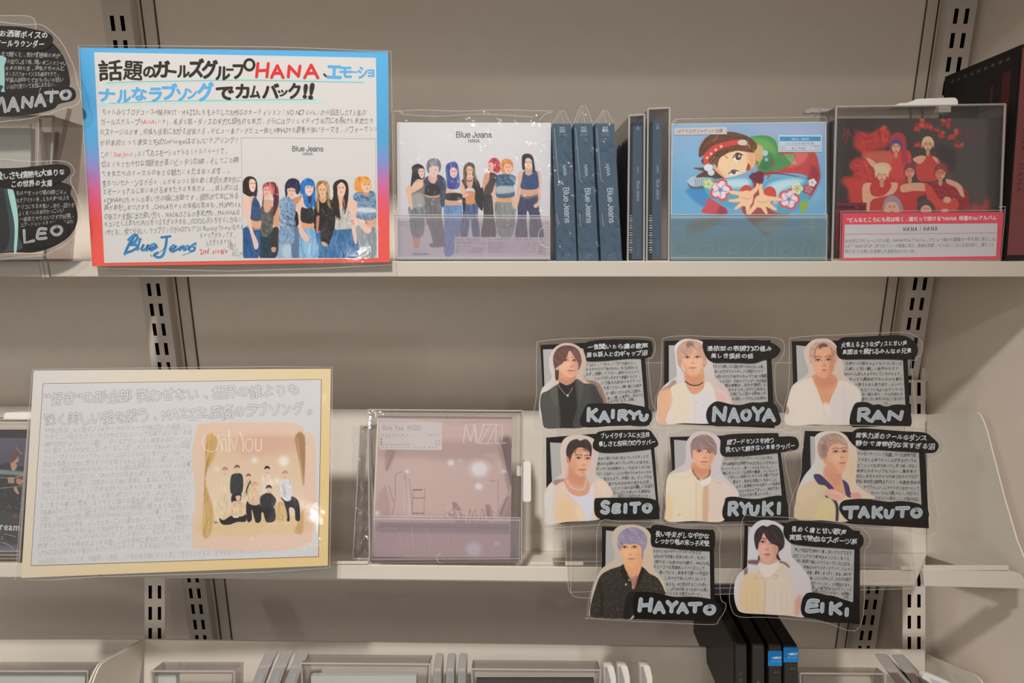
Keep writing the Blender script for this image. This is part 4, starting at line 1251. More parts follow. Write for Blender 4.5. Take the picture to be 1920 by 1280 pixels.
card(cB, 'card with light-haired man in white vest and black choker, top middle of the card group',
     [(105, 128), (620, 110), (1448, 120), (1500, 1228), (300, 1180), (100, 1170)], [(162, 182), (1392, 190), (1416, 960), (165, 900)],
     [(28, 1168), (15, 950), (20, 830), (80, 720), (165, 640), (250, 590), (262, 560), (255, 450), (240, 300), (235, 200), (290, 135), (370, 102), (460, 105), (560, 125), (620, 165), (660, 230), (700, 330), (720, 440), (740, 560), (800, 640), (880, 710), (940, 830), (960, 935), (860, 1100), (680, 1170), (360, 1168)],
     [(590, 160), (620, 120), (720, 108), (850, 120), (1000, 125), (1200, 112), (1380, 125), (1500, 170), (1570, 230), (1555, 290), (1480, 350), (1360, 370), (1240, 408), (1050, 405), (860, 402), (730, 400), (650, 350), (600, 250)],
     [(700, 925), (770, 890), (860, 905), (960, 930), (1080, 935), (1200, 905), (1320, 905), (1440, 895), (1520, 950), (1560, 1060), (1580, 1140), (1540, 1195), (1440, 1200), (1200, 1195), (950, 1205), (760, 1205), (670, 1170), (635, 1080), (650, 990)],
     [(20, 1210), (-10, 1100), (-5, 850), (60, 680), (75, 200), (110, 90), (400, 62), (650, 72), (1100, 80), (1450, 80), (1600, 130), (1620, 260), (1560, 380), (1500, 470), (1520, 850), (1590, 960), (1620, 1150), (1560, 1250), (900, 1245), (300, 1220)],
     [('憑依型の表現力の極み', (640, 222), (1470, 225)), ('美しき国民の姫', (690, 312), (1230, 322))],
     [('あまりの美しさに国が傾くMAZZELの姫。', (705, 450), (1390, 455)), ('「酔いがさめちゃうゆ♡」の名言やライブ', (705, 515), (1360, 512)), ('10回つけたり強烈なキャラで度々話題', (745, 580), (1395, 572)),
      ('になるが、今度のパフォマンスが完成', (805, 638), (1395, 632)), ('度は衝撃的。何かが憑依した', (865, 690), (1395, 682)), ('かのようなしなやかな表現力', (915, 745), (1385, 735)),
      ('と曲ごとに変わる表情には', (935, 800), (1390, 785)), ('大注目。ドラマにも出演中!!', (955, 860), (1400, 848))],
     'NAOYA', [(725, 965, 880, 1130), (925, 990, 1040, 1140), (1085, 1005, 1190, 1120), (1230, 975, 1350, 1120), (1360, 1000, 1490, 1130)], paintB, (214, 200, 194), lvl=.0008)
card(cC, 'card with blond man in open white shirt collar, top right of the card group',
     [(100, 132), (660, 122), (1550, 130), (1602, 1210), (600, 1195), (135, 1192)], [(155, 182), (1500, 330), (1535, 965), (180, 900)],
     [(32, 1185), (30, 980), (50, 870), (95, 720), (170, 640), (270, 580), (310, 520), (290, 440), (255, 330), (258, 240), (310, 160), (390, 108), (480, 98), (560, 105), (640, 160), (690, 250), (720, 340), (750, 440), (750, 540), (800, 600), (900, 680), (975, 800), (970, 900), (900, 1080), (840, 1185), (400, 1185)],
     [(690, 120), (760, 82), (950, 75), (1200, 62), (1420, 55), (1540, 68), (1640, 130), (1690, 210), (1685, 290), (1640, 345), (1540, 365), (1300, 358), (1000, 358), (760, 358), (690, 330), (665, 250), (672, 180)],
     [(900, 920), (980, 898), (1060, 905), (1130, 935), (1200, 928), (1290, 958), (1380, 935), (1460, 930), (1560, 945), (1595, 1010), (1600, 1200), (1400, 1190), (1150, 1210), (900, 1218), (850, 1200), (830, 1150), (850, 1030)],
     [(-20, 1260), (-10, 1000), (60, 700), (70, 140), (130, 90), (400, 60), (700, 50), (1100, 30), (1520, 20), (1680, 80), (1745, 170), (1735, 290), (1650, 370), (1610, 450), (1650, 1240), (1300, 1240), (850, 1262), (400, 1250)],
     [('火燃えるようなダンスと甘い声', (722, 180), (1555, 155)), ('真面目で頼れるみんなの兄貴', (732, 268), (1615, 250))],
     [('正確かつ火燃えるようなアツいダンス', (775, 410), (1490, 415)), ('と美しく甘い優しい歌声はまるで', (770, 478), (1450, 475)), ('RANくん本人をあらわしているかのよう。', (765, 545), (1505, 545)),
      ('まっすぐ真面目でみんなから慕わ', (820, 612), (1500, 608)), ('れ愛される人柄であり、メンバー', (895, 680), (1515, 675)), ('もズッコケるようなマイペース', (970, 745), (1505, 740)),
      ('な一面もあり、その天然さの', (980, 802), (1505, 800)), ('愛おしさに夢中になることまちがい', (980, 862), (1530, 858)), ('なし。', (1260, 915), (1370, 915))],
     'RAN', [(940, 985, 1080, 1130), (1110, 1020, 1270, 1140), (1320, 1020, 1495, 1120)], paintC, (216, 196, 182), lvl=0)
card(cD, 'card with black-haired man in cream cardigan and pearl necklace, middle row left',
     [(158, 165), (760, 118), (1480, 180), (1555, 1170), (840, 1180), (162, 1236)], [(205, 225), (1445, 290), (1510, 950), (240, 900)],
     [(162, 1235), (140, 1080), (130, 900), (170, 775), (250, 690), (340, 620), (350, 560), (335, 440), (335, 300), (365, 200), (440, 145), (550, 130), (660, 145), (750, 190), (790, 280), (800, 400), (770, 560), (800, 650), (890, 710), (980, 860), (900, 1000), (840, 1165), (400, 1205)],
     [(800, 95), (1000, 72), (1250, 68), (1420, 70), (1480, 130), (1530, 210), (1530, 265), (1440, 305), (1200, 335), (980, 352), (830, 345), (745, 305), (732, 240), (770, 160)],
     [(780, 910), (950, 905), (1150, 905), (1350, 905), (1480, 925), (1540, 970), (1550, 1100), (1480, 1165), (1250, 1165), (950, 1172), (830, 1168), (760, 1110), (748, 1000), (755, 930)],
     [(130, 1275), (105, 1100), (95, 900), (110, 160), (160, 115), (500, 80), (800, 45), (1450, 35), (1560, 180), (1560, 290), (1530, 400), (1600, 1200), (900, 1230), (400, 1262)],
     [('ブレイクダンスに大注目', (828, 145), (1432, 130)), ('優しさと包容力のラッパー', (800, 245), (1505, 220))],
     [('みかい頃からはじめたブレイクダンスで', (795, 425), (1420, 400)), ('数々の記録も持つブレイキンの実力派。', (788, 490), (1455, 465)), ('ガッチリの体幹からくり出すバキバキ', (772, 552), (1445, 530)),
      ('のダンスはかっこよさはもちろんめちゃくちゃ', (768, 615), (1455, 590)), ('安定もあり、非常に沼。ラップでも', (865, 675), (1460, 648)), ('歌でも光る声質の良さも注目。', (925, 735), (1460, 712)),
      ('とにかくほわほわ優しく包容力', (965, 795), (1480, 760)), ('たっぷりで笑いにも貪欲な', (985, 850), (1440, 820)), ('面白い人なのもポイント。', (1040, 885), (1450, 882))],
     'SEITO', [(840, 955, 930, 1090), (985, 990, 1065, 1085), (1115, 985, 1150, 1085), (1205, 970, 1305, 1080), (1355, 990, 1445, 1075)], paintD, (212, 190, 174), lvl=.0012)
card(cE, 'card with ash-brown man in buttoned cream jacket, middle row centre',
     [(106, 158), (740, 140), (1440, 108), (1575, 1180), (950, 1195), (185, 1212)], [(157, 192), (1425, 290), (1490, 960), (180, 880)],
     [(65, 1192), (55, 1000), (55, 800), (80, 640), (150, 570), (270, 500), (300, 420), (302, 260), (340, 170), (420, 100), (510, 85), (610, 105), (700, 160), (745, 250), (765, 370), (740, 480), (730, 570), (800, 670), (900, 770), (950, 890), (800, 1000), (760, 1192), (400, 1192)],
     [(740, 170), (800, 130), (1000, 115), (1250, 112), (1400, 112), (1440, 150), (1600, 150), (1670, 175), (1695, 260), (1650, 320), (1500, 345), (1250, 372), (950, 395), (780, 395), (728, 350), (728, 250)],
     [(800, 905), (900, 892), (1050, 915), (1200, 918), (1350, 890), (1490, 882), (1550, 960), (1560, 1070), (1520, 1140), (1350, 1150), (1150, 1150), (1000, 1180), (850, 1188), (770, 1160), (752, 1070), (780, 960)],
     [(25, 1225), (10, 1000), (10, 800), (60, 580), (70, 140), (150, 100), (400, 40), (700, 80), (1200, 70), (1450, 75), (1500, 120), (1690, 115), (1745, 230), (1720, 330), (1520, 400), (1620, 1210), (1000, 1232), (400, 1245)],
     [('超ワードセンスを持つ', (805, 225), (1385, 195)), ('見ていて飽きない男前ラッパー', (788, 315), (1650, 265))],
     [('ゴリゴリのラップをサラーっとこなす天才。', (775, 425), (1395, 415)), ('声も楽器的な声質でMAZZELに欠かせない', (755, 490), (1430, 470)), ('スーパーラッパー。歌っても大変すばらしく、', (735, 552), (1400, 525)),
      ('胸にギュッとくる歌声が最高。ヤンチャで', (755, 605), (1430, 575)), ('少年らしい純粋さとキャスダ川柳ソウルボ', (820, 655), (1440, 620)), ('妻なり、男前な言動にときめくこと', (880, 712), (1425, 680)),
      ('多々。言語能力がある超ワード発達症', (920, 770), (1465, 730)), ('なのでまるみてほしい。男前であり', (955, 825), (1465, 785)), ('いばらばかあり愛しいっバル。', (945, 875), (1350, 850))],
     'RYUKI', [(835, 965, 935, 1110), (980, 975, 1080, 1095), (1100, 1005, 1195, 1110), (1255, 965, 1365, 1105), (1425, 970, 1470, 1100)], paintE, (212, 194, 186), lvl=.0016)
card(cF, 'card with streaky blond man in fleece jacket with navy collar, middle row right',
     [(183, 78), (720, 90), (1580, 120), (1635, 1220), (700, 1165), (78, 1120)], [(245, 140), (1515, 300), (1548, 950), (260, 900)],
     [(78, 1110), (75, 900), (110, 740), (180, 600), (260, 500), (300, 400), (300, 250), (300, 150), (370, 95), (480, 82), (590, 90), (670, 140), (720, 220), (780, 280), (795, 400), (785, 560), (780, 680), (850, 760), (960, 830), (1000, 870), (860, 900), (700, 1130), (400, 1125)],
     [(760, 75), (850, 48), (1050, 60), (1300, 80), (1580, 98), (1680, 160), (1745, 230), (1740, 290), (1680, 338), (1500, 330), (1250, 315), (1000, 300), (850, 300), (780, 260), (722, 200), (725, 130)],
     [(620, 905), (720, 880), (900, 875), (1050, 895), (1180, 910), (1300, 900), (1450, 915), (1560, 950), (1620, 1000), (1635, 1070), (1600, 1120), (1450, 1140), (1200, 1150), (1000, 1170), (850, 1172), (700, 1135), (620, 1060), (585, 980)],
     [(20, 1150), (25, 880), (140, 560), (130, 60), (200, 30), (450, 10), (750, 10), (1100, 20), (1600, 40), (1750, 130), (1805, 230), (1790, 330), (1680, 400), (1640, 480), (1720, 1260), (1200, 1225), (700, 1200), (300, 1150)],
     [('超実力派のクールなダンス', (775, 125), (1610, 165)), ('静かで情熱的な深すぎる沼', (775, 215), (1705, 265))],
     [('元々ダンサーとして活躍していた超実力派。', (795, 345), (1520, 365)), ('クセなく正確でかっこよすぎるダンスは', (800, 415), (1495, 425)), ('どこにいても目で追ってしまう程。切ない', (798, 485), (1505, 490)),
      ('歌声とのギャップもズルい。最年長で', (788, 545), (1490, 552)), ('大人しめからわかぐちな無口なタイプだが', (782, 608), (1505, 615)), ('内に秘めた情熱はアツく、刺激を求める', (785, 668), (1535, 685)),
      ('タイプらしい。しゃべり方とほわーとして', (865, 735), (1525, 755)), ('めちゃくちゃに可愛いらしく、先立つわく', (955, 805), (1525, 812)), ('となんとも面白。ここが深き的沼。', (1005, 862), (1540, 880))],
     'TAKUTO', [(645, 970, 800, 1090), (825, 980, 920, 1080), (980, 975, 1080, 1085), (1125, 1010, 1215, 1090), (1260, 975, 1395, 1075), (1435, 995, 1540, 1080)], paintF, (210, 194, 178), lvl=.0020)
card(cG, 'card with lilac-haired man in black tweed jacket, left of the bottom row',
     [(238, 102), (800, 120), (1512, 140), (1530, 1180), (800, 1165), (230, 1140)], [(282, 148), (1465, 260), (1475, 930), (270, 900)],
     [(95, 1130), (100, 1010), (120, 850), (175, 680), (240, 580), (330, 520), (380, 470), (370, 370), (345, 270), (360, 170), (430, 100), (540, 82), (650, 90), (750, 135), (800, 220), (810, 340), (830, 480), (830, 590), (890, 660), (945, 740), (950, 890), (700, 900), (600, 1140), (480, 1160), (250, 1150)],
     [(800, 110), (850, 82), (950, 92), (1080, 118), (1250, 135), (1420, 138), (1510, 150), (1530, 210), (1520, 350), (1480, 382), (1350, 378), (1150, 365), (950, 345), (830, 335), (795, 290), (798, 180)],
     [(640, 850), (760, 850), (900, 870), (1050, 905), (1250, 905), (1400, 918), (1520, 945), (1580, 1000), (1605, 1060), (1560, 1140), (1500, 1185), (1300, 1180), (1050, 1160), (850, 1160), (680, 1160), (600, 1120), (590, 980), (610, 880)],
     [(70, 1140), (85, 950), (170, 600), (200, 70), (450, 45), (800, 45), (1200, 80), (1560, 110), (1580, 400), (1590, 900), (1650, 980), (1640, 1060), (1570, 1170), (1500, 1222), (1000, 1200), (500, 1180), (80, 1150)],
     [('長い手足がしなやかな', (845, 185), (1465, 215)), ('しっかり者の末っ子天使', (840, 262), (1460, 300))],
     [('かわいいものやキャラクターが好きな', (820, 380), (1370, 400)), ('ふわふわで可愛い天使の末っ子。まさに', (808, 440), (1420, 460)), ('天使のような歌声は可憐で、MAZZEL', (805, 503), (1470, 525)),
      ('のゴリゴリの雰囲気にスパイスとして', (825, 560), (1410, 582)), ('輝いている。高身長で長〜い手足は', (890, 625), (1455, 640)), ('しなやかで美しいダンスによく', (955, 690), (1430, 702)),
      ('映える。MC担当することも多い', (968, 762), (1445, 768)), ('しっかり者の末っ子でお兄ちゃん達に', (975, 818), (1450, 825)), ('いじられる愛されボーイ。', (975, 865), (1390, 878))],
     'HAYATO', [(665, 935, 800, 1060), (840, 975, 940, 1080), (985, 965, 1090, 1070), (1110, 990, 1205, 1080), (1240, 980, 1365, 1070), (1410, 1010, 1520, 1095)], paintG, (202, 178, 152), lvl=.0024)
card(cH, 'card with black-haired man in cream turtleneck and jacket, right of the bottom row',
     [(222, 48), (700, 60), (1540, 155), (1535, 1222), (900, 1140), (190, 1090)], [(262, 100), (1475, 330), (1460, 965), (240, 900)],
     [(190, 1085), (125, 1010), (100, 880), (110, 740), (160, 640), (250, 560), (255, 480), (262, 330), (268, 180), (320, 90), (400, 35), (500, 30), (600, 60), (680, 120), (720, 220), (750, 320), (760, 440), (850, 540), (930, 640), (975, 740), (980, 850), (900, 900), (880, 1050), (900, 1138), (700, 1120), (450, 1105)],
     [(690, 80), (760, 42), (900, 38), (1100, 55), (1300, 75), (1400, 100), (1480, 160), (1560, 200), (1582, 270), (1550, 340), (1460, 362), (1300, 350), (1050, 335), (850, 315), (750, 290), (680, 220), (665, 140)],
     [(900, 900), (950, 860), (1050, 862), (1150, 885), (1250, 900), (1350, 935), (1450, 970), (1490, 1030), (1490, 1120), (1440, 1190), (1300, 1205), (1150, 1190), (1000, 1150), (900, 1130), (865, 1060), (875, 960)],
     [(150, 1130), (60, 1010), (50, 850), (90, 680), (180, 560), (195, 20), (400, -10), (900, 10), (1450, 80), (1640, 200), (1640, 330), (1590, 420), (1540, 1250), (1100, 1190), (500, 1140)],
     [('煌めく瞳と甘い歌声', (750, 125), (1385, 170)), ('実直で熱血なスポーツ系', (730, 222), (1510, 280))],
     [('憂いをおびた煌めく瞳、甘いマスクで王子', (790, 365), (1450, 410)), ('なビジュアルで歌声はキュンとしまくる', (775, 435), (1420, 470)), ('甘い歌声で美しいパフォーマンスに注目。', (812, 495), (1455, 535)),
      ('中身はかなりスポーツマンで、とにかく', (890, 565), (1460, 590)), ('実直、廉直、まっすぐ、熱血、負けず', (930, 625), (1440, 652)), ('嫌いというギャップ。かなりの努力', (965, 692), (1440, 710)),
      ('型アーティスト。スポ男出てます。', (975, 752), (1455, 775)), ('妖しい魅力がおるのでファンも', (985, 800), (1445, 825)), ('全部いただきされます。他担殺し', (995, 848), (1440, 875)), ('の件。', (1350, 910), (1445, 922))],
     'EIKI', [(935, 945, 1070, 1075), (1085, 985, 1130, 1075), (1200, 980, 1320, 1095), (1370, 1045, 1405, 1115)], paintH, (206, 194, 190), lvl=.0028)

# the clear sheets the cards are stuck on
t = thing('clear_sheet', PC([(1390, 1112)], -.002)[0], 'large clear plastic sheet that the portrait cards are stuck on, hanging over the sloping shelf', 'plastic sheet')
mb = MB()
sheet_poly = [(1034, 680), (1690, 680), (1702, 900), (1712, 1040)] + rnd([(1719, 1085), (1718, 1098), (1708, 1103)], 4) + rnd([(1108, 1121), (1080, 1119), (1068, 1108), (1065, 1095)], 4) + [(1058, 985)]
mb.sheet(PC, sheet_poly, 0.0005, off=-0.0006); later(mb, 'sheet', M['clear'], t)
mb = MB(); mb.ribbon(PC, sheet_poly, 1.1, off=-0.0001); later(mb, 'sheet_edge', M['rim'], t)
mb = MB(); mb.ribbon(PC, [(1068, 1110), (1720, 1092)], 1.0, off=-0.00005, closed=False); mb.ribbon(PC, [(1074, 800), (1070, 1110)], 1.0, off=-0.00005, closed=False); mb.ribbon(PC, [(1696, 800), (1710, 1096)], 1.0, off=-0.00005, closed=False)
later(mb, 'weld_line', M['rim'], t)

# ------------------------------------------------------------------ pictures of groups
def eyes2(a, x, y, s, lip=(190, 80, 80), turn=0):
    """small face: brows, eyes, nose, mouth"""
    for d in (-1, 1):
        a.line([(x + d * s * .42 - s * .2, y), (x + d * s * .42, y - s * .06), (x + d * s * .42 + s * .2, y)], s * .14, (52, 34, 32), .9)
        a.line([(x + d * s * .42 - s * .24, y - s * .28), (x + d * s * .42 + s * .24, y - s * .3)], s * .08, (96, 66, 54), .7)
    a.line([(x + turn * s * .2, y + s * .25), (x + turn * s * .25, y + s * .55), (x + turn * s * .1, y + s * .6)], s * .09, (176, 116, 92), .7)
    a.poly([(x - s * .3 + turn * s * .2, y + s * .95), (x + turn * s * .2, y + s * .86), (x + s * .3 + turn * s * .2, y + s * .95), (x + turn * s * .2, y + s * 1.1)], lip, .95)

def women_poster(a):
    SK = (226, 188, 168)
    bg = (207, 203, 199)
    a.a[:] = bg
    # 7: orange hair, denim top
    a.poly([(1225, 870), (1400, 870), (1412, 1175), (1240, 1180), (1225, 1000)], (150, 156, 158))
    a.poly([(1330, 900), (1405, 880), (1408, 1170), (1350, 1175)], (128, 136, 142), .7, 2)
    a.strands([(1225, 870), (1400, 870), (1412, 1175), (1240, 1180)], 70, 60, 7, [(176, 180, 180), (116, 124, 132)], 88, 14, .5, 3)
    a.poly([(1185, 600), (1230, 620), (1250, 700), (1225, 770), (1300, 850), (1370, 900), (1340, 950), (1300, 930), (1215, 830), (1195, 740)], SK)
    a.poly([(1305, 800), (1405, 790), (1408, 875), (1330, 880)], (214, 160, 130))
    a.poly([(1240, 600), (1330, 560), (1405, 570), (1408, 800), (1235, 800), (1225, 740)], (120, 146, 170))
    a.poly([(1185, 600), (1205, 545), (1280, 530), (1400, 535), (1408, 700), (1300, 690), (1250, 650), (1225, 625)], (112, 140, 168))
    a.strands([(1190, 590), (1280, 535), (1400, 540), (1405, 690), (1250, 650)], 90, 40, 10, [(70, 98, 130), (150, 172, 190), (52, 80, 112)], 20, 50, .6, 4)
    a.poly([(1240, 690), (1400, 700), (1405, 740), (1235, 735)], (216, 214, 212), .9, 1)
    a.strands([(1235, 740), (1405, 745), (1405, 800), (1235, 800)], 50, 30, 8, [(70, 100, 140), (170, 186, 200)], 90, 20, .6, 5)
    a.line([(1305, 800), (1320, 840), (1335, 850)], 6, (120, 80, 60))
    a.poly([(1200, 450), (1215, 400), (1270, 375), (1330, 385), (1362, 430), (1365, 500), (1330, 545), (1270, 530), (1225, 530), (1200, 500)], (224, 150, 66))
    a.strands([(1200, 450), (1215, 400), (1270, 375), (1330, 385), (1362, 430), (1340, 440), (1250, 450), (1225, 530), (1200, 500)], 60, 50, 7, [(240, 186, 96), (196, 112, 44), (232, 166, 80)], 80, 20, .6, 6)
    a.poly([(1285, 530), (1290, 560), (1330, 575), (1350, 550), (1340, 520)], (206, 146, 118))
    a.poly([(1268, 450), (1275, 500), (1300, 535), (1340, 535), (1360, 490), (1358, 440), (1310, 430)], (232, 186, 160))
    eyes2(a, 1322, 462, 42, (196, 92, 92), .6)
    a.poly([(1255, 440), (1300, 400), (1358, 430), (1360, 452), (1300, 445)], (232, 164, 82))
    # 6: long dark hair, white bustier
    a.poly([(985, 930), (1000, 900), (1180, 895), (1215, 960), (1235, 1180), (1000, 1190), (985, 1050)], (58, 104, 150))
    a.strands([(985, 930), (1180, 900), (1230, 1180), (1000, 1190)], 90, 90, 9, [(84, 134, 178), (40, 78, 118), (104, 152, 192)], 86, 12, .5, 7)
    a.poly([(1120, 610), (1170, 610), (1200, 690), (1205, 830), (1225, 1030), (1200, 1040), (1170, 900), (1140, 830), (1130, 700)], SK)
    a.poly([(1140, 820), (1190, 810), (1200, 860), (1160, 870)], (214, 160, 136))
    a.poly([(1010, 680), (1130, 690), (1165, 780), (1175, 890), (1100, 905), (1000, 900), (1000, 780)], (196, 190, 184))
    a.strands([(1010, 700), (1130, 700), (1170, 890), (1000, 895)], 60, 40, 7, [(150, 144, 140), (214, 210, 206), (120, 112, 110)], 70, 40, .5, 8)
    a.poly([(1040, 560), (1030, 680), (1110, 700), (1130, 640), (1090, 560)], (222, 178, 152))
    a.poly([(990, 560), (985, 480), (1010, 430), (1070, 408), (1120, 430), (1140, 490), (1140, 570), (1130, 650), (1110, 720), (1100, 640), (1095, 560), (1110, 500), (1080, 440), (1040, 460), (1030, 530), (1040, 620), (1050, 720), (1060, 800), (1010, 770), (990, 690), (975, 640)], (52, 40, 38))
    a.strands([(975, 560), (1030, 560), (1060, 800), (1000, 780)], 40, 80, 6, [(78, 60, 56), (36, 28, 27)], 86, 12, .6, 9)
    a.strands([(1090, 560), (1140, 560), (1120, 720), (1080, 760)], 30, 70, 6, [(78, 60, 56), (36, 28, 27)], 86, 12, .6, 10)
    a.poly([(1030, 470), (1035, 530), (1055, 575), (1080, 585), (1105, 545), (1110, 480), (1075, 440)], (232, 192, 168))
    eyes2(a, 1066, 495, 42, (160, 50, 50))
    # 5: blonde streaked, black leather jacket
    a.poly([(800, 920), (990, 930), (1000, 1190), (830, 1190), (805, 1050)], (64, 112, 160))
    a.strands([(800, 920), (990, 930), (1000, 1190), (830, 1190)], 80, 80, 9, [(98, 146, 190), (44, 84, 128)], 86, 14, .5, 11)
    a.poly([(815, 780), (860, 780), (850, 930), (820, 930)], (190, 130, 96))
    a.poly([(800, 650), (870, 600), (940, 600), (1000, 650), (1010, 760), (1000, 900), (960, 1020), (935, 1070), (870, 1040), (860, 920), (840, 920), (850, 780), (820, 790), (815, 920), (790, 920), (795, 780)], (44, 40, 40))
    a.strands([(800, 650), (940, 600), (1000, 650), (1005, 900), (940, 1060), (870, 1030), (860, 800)], 110, 40, 7, [(70, 64, 62), (28, 25, 26), (96, 88, 84), (120, 112, 106)], 60, 50, .5, 12)
    a.poly([(870, 1030), (910, 1040), (935, 1070), (890, 1075)], (206, 160, 136))
    a.poly([(822, 560), (815, 480), (840, 430), (890, 420), (935, 440), (950, 500), (950, 600), (965, 700), (930, 660), (925, 600), (870, 620), (850, 610), (845, 740), (820, 700)], (156, 120, 82))
    a.strands([(820, 560), (840, 430), (890, 420), (940, 450), (955, 640), (930, 620), (860, 620), (840, 720)], 70, 90, 6, [(206, 176, 130), (96, 70, 50), (222, 196, 150), (70, 52, 42)], 86, 8, .65, 13)
    a.poly([(850, 590), (870, 640), (910, 630), (920, 560)], (206, 160, 126))
    a.poly([(842, 480), (845, 540), (865, 590), (885, 597), (910, 560), (920, 500), (885, 450)], (226, 180, 144))
    eyes2(a, 880, 515, 40, (172, 96, 84))
    # 4: blue hair, black top
    a.poly([(630, 900), (790, 885), (815, 1020), (840, 1180), (640, 1190), (625, 1040)], (130, 172, 206))
    a.strands([(630, 900), (790, 885), (840, 1180), (640, 1190)], 90, 90, 9, [(158, 196, 224), (96, 140, 182), (176, 208, 230)], 86, 12, .5, 14)
    a.poly([(650, 840), (780, 840), (785, 890), (640, 900)], (218, 160, 122))
    a.poly([(670, 590), (700, 620), (680, 700), (660, 790), (680, 900), (740, 980), (740, 1030), (700, 1020), (640, 920), (610, 800), (620, 680)], SK)
    a.poly([(670, 690), (720, 700), (780, 690), (790, 840), (680, 835), (662, 780)], (50, 48, 48))
    a.strands([(670, 690), (780, 690), (790, 840), (670, 835)], 60, 26, 6, [(80, 78, 78), (32, 31, 32)], 20, 60, .6, 15)
    a.poly([(660, 560), (655, 470), (690, 415), (745, 398), (790, 425), (808, 490), (808, 600), (805, 690), (780, 680), (740, 690), (700, 660), (690, 600), (680, 540)], (38, 104, 176))
    a.strands([(655, 540), (690, 415), (745, 398), (800, 450), (808, 690), (720, 690), (690, 600)], 90, 90, 7, [(70, 140, 208), (24, 74, 140), (100, 164, 220)], 84, 12, .6, 16)
    a.poly([(740, 570), (735, 640), (765, 640), (770, 570)], (58, 60, 84))
    a.poly([(705, 480), (712, 540), (740, 575), (770, 560), (788, 510), (785, 470), (740, 455)], (234, 196, 180))
    eyes2(a, 755, 490, 42, (206, 104, 104), .4)
    a.poly([(680, 500), (700, 440), (780, 440), (795, 475), (740, 470), (710, 480), (700, 520)], (44, 116, 190))
    # 3: navy hair, denim jacket
    a.poly([(440, 1040), (590, 1035), (570, 1185), (430, 1190)], (150, 170, 188))
    a.poly([(480, 1040), (580, 1040), (560, 1180), (490, 1185)], (188, 202, 212), .8, 2)
    a.poly([(575, 900), (640, 900), (640, 1185), (575, 1185)], (96, 120, 146))
    a.poly([(590, 740), (630, 740), (640, 860), (590, 870)], (40, 36, 38))
    a.poly([(445, 640), (480, 600), (560, 580), (620, 620), (610, 720), (590, 880), (590, 1040), (440, 1040), (450, 900), (470, 800)], (132, 156, 184))
    a.strands([(445, 640), (560, 580), (610, 640), (590, 1040), (440, 1040)], 150, 44, 10, [(88, 116, 150), (166, 186, 206), (70, 96, 132), (186, 200, 216)], 70, 40, .5, 17)
    a.strands([(470, 760), (600, 700), (590, 880), (480, 880)], 50, 30, 9, [(52, 74, 108), (184, 200, 214)], 40, 60, .6, 18)
    a.poly([(590, 600), (640, 580), (680, 560), (640, 640), (600, 660)], (196, 140, 110))
    a.poly([(508, 560), (505, 470), (530, 420), (570, 398), (620, 405), (650, 440), (655, 520), (630, 560), (600, 520), (580, 500), (540, 500), (530, 560), (520, 590)], (44, 42, 66))
    a.strands([(508, 470), (570, 398), (650, 440), (640, 540), (540, 500)], 50, 60, 7, [(76, 84, 140), (30, 28, 44), (62, 66, 110)], 80, 14, .6, 19)
    a.poly([(528, 500), (535, 560), (560, 600), (590, 605), (605, 560), (605, 500), (570, 480)], (228, 184, 164))
    eyes2(a, 568, 525, 38, (190, 92, 92), .2)
    a.poly([(515, 500), (560, 430), (610, 500), (570, 492)], (50, 50, 80))
    # 2: pink hair, grey leather top
    a.poly([(255, 940), (400, 930), (440, 1050), (410, 1190), (255, 1190)], (46, 62, 74))
    a.strands([(255, 940), (400, 930), (420, 1190), (255, 1190)], 60, 60, 8, [(70, 90, 104), (34, 44, 54)], 80, 20, .5, 20)
    a.poly([(395, 680), (440, 660), (450, 780), (440, 900), (400, 900), (385, 780)], (210, 156, 126))
    a.poly([(385, 895), (440, 895), (435, 1000), (410, 1090), (370, 1080), (375, 980)], (60, 54, 48))
    a.poly([(370, 1090), (415, 1090), (405, 1135), (375, 1130)], (206, 150, 122))
    a.poly([(265, 690), (320, 700), (390, 690), (385, 860), (360, 950), (265, 960)], (92, 90, 88))
    a.strands([(265, 690), (390, 690), (370, 950), (265, 960)], 70, 40, 9, [(130, 128, 124), (62, 60, 60)], 60, 40, .55, 21)
    a.poly([(290, 620), (300, 720), (330, 740), (370, 690), (380, 620)], (214, 164, 134))
    a.poly([(285, 560), (282, 480), (310, 445), (360, 435), (410, 445), (440, 520), (443, 640), (420, 720), (390, 780), (385, 700), (390, 600), (380, 520), (350, 480), (315, 490), (300, 560), (290, 660), (275, 700)], (84, 50, 50))
    a.strands([(283, 500), (310, 445), (360, 435), (430, 470), (440, 560), (400, 560), (360, 480), (310, 500), (292, 640)], 80, 60, 8, [(224, 104, 116), (236, 130, 140), (190, 74, 88)], 80, 16, .8, 22)
    a.poly([(292, 500), (300, 570), (320, 592), (345, 585), (370, 545), (372, 500), (335, 478)], (226, 178, 150))
    eyes2(a, 326, 515, 38, (178, 92, 86), -.5)
    a.poly([(320, 480), (370, 470), (385, 560), (400, 620), (372, 560), (355, 500)], (226, 110, 120))
    a.line([(385, 448), (408, 500), (408, 570)], 10, (56, 44, 44), .9)
    # 1: black bob, denim halter
    a.poly([(85, 900), (180, 880), (255, 900), (260, 960), (240, 1190), (95, 1195), (80, 1000)], (48, 88, 136))
    a.strands([(85, 900), (255, 900), (240, 1190), (95, 1195)], 80, 80, 9, [(70, 116, 164), (34, 66, 108), (60, 102, 160)], 86, 10, .5, 23)
    a.line([(130, 880), (190, 905), (258, 900)], 22, (150, 150, 148), .8)
    a.poly([(165, 815), (258, 810), (260, 890), (190, 890)], (222, 164, 126))
    a.poly([(90, 600), (150, 580), (175, 640), (165, 780), (180, 900), (210, 980), (240, 1050), (232, 1100), (200, 1100), (180, 1020), (140, 880), (100, 780), (82, 680)], (228, 190, 174))
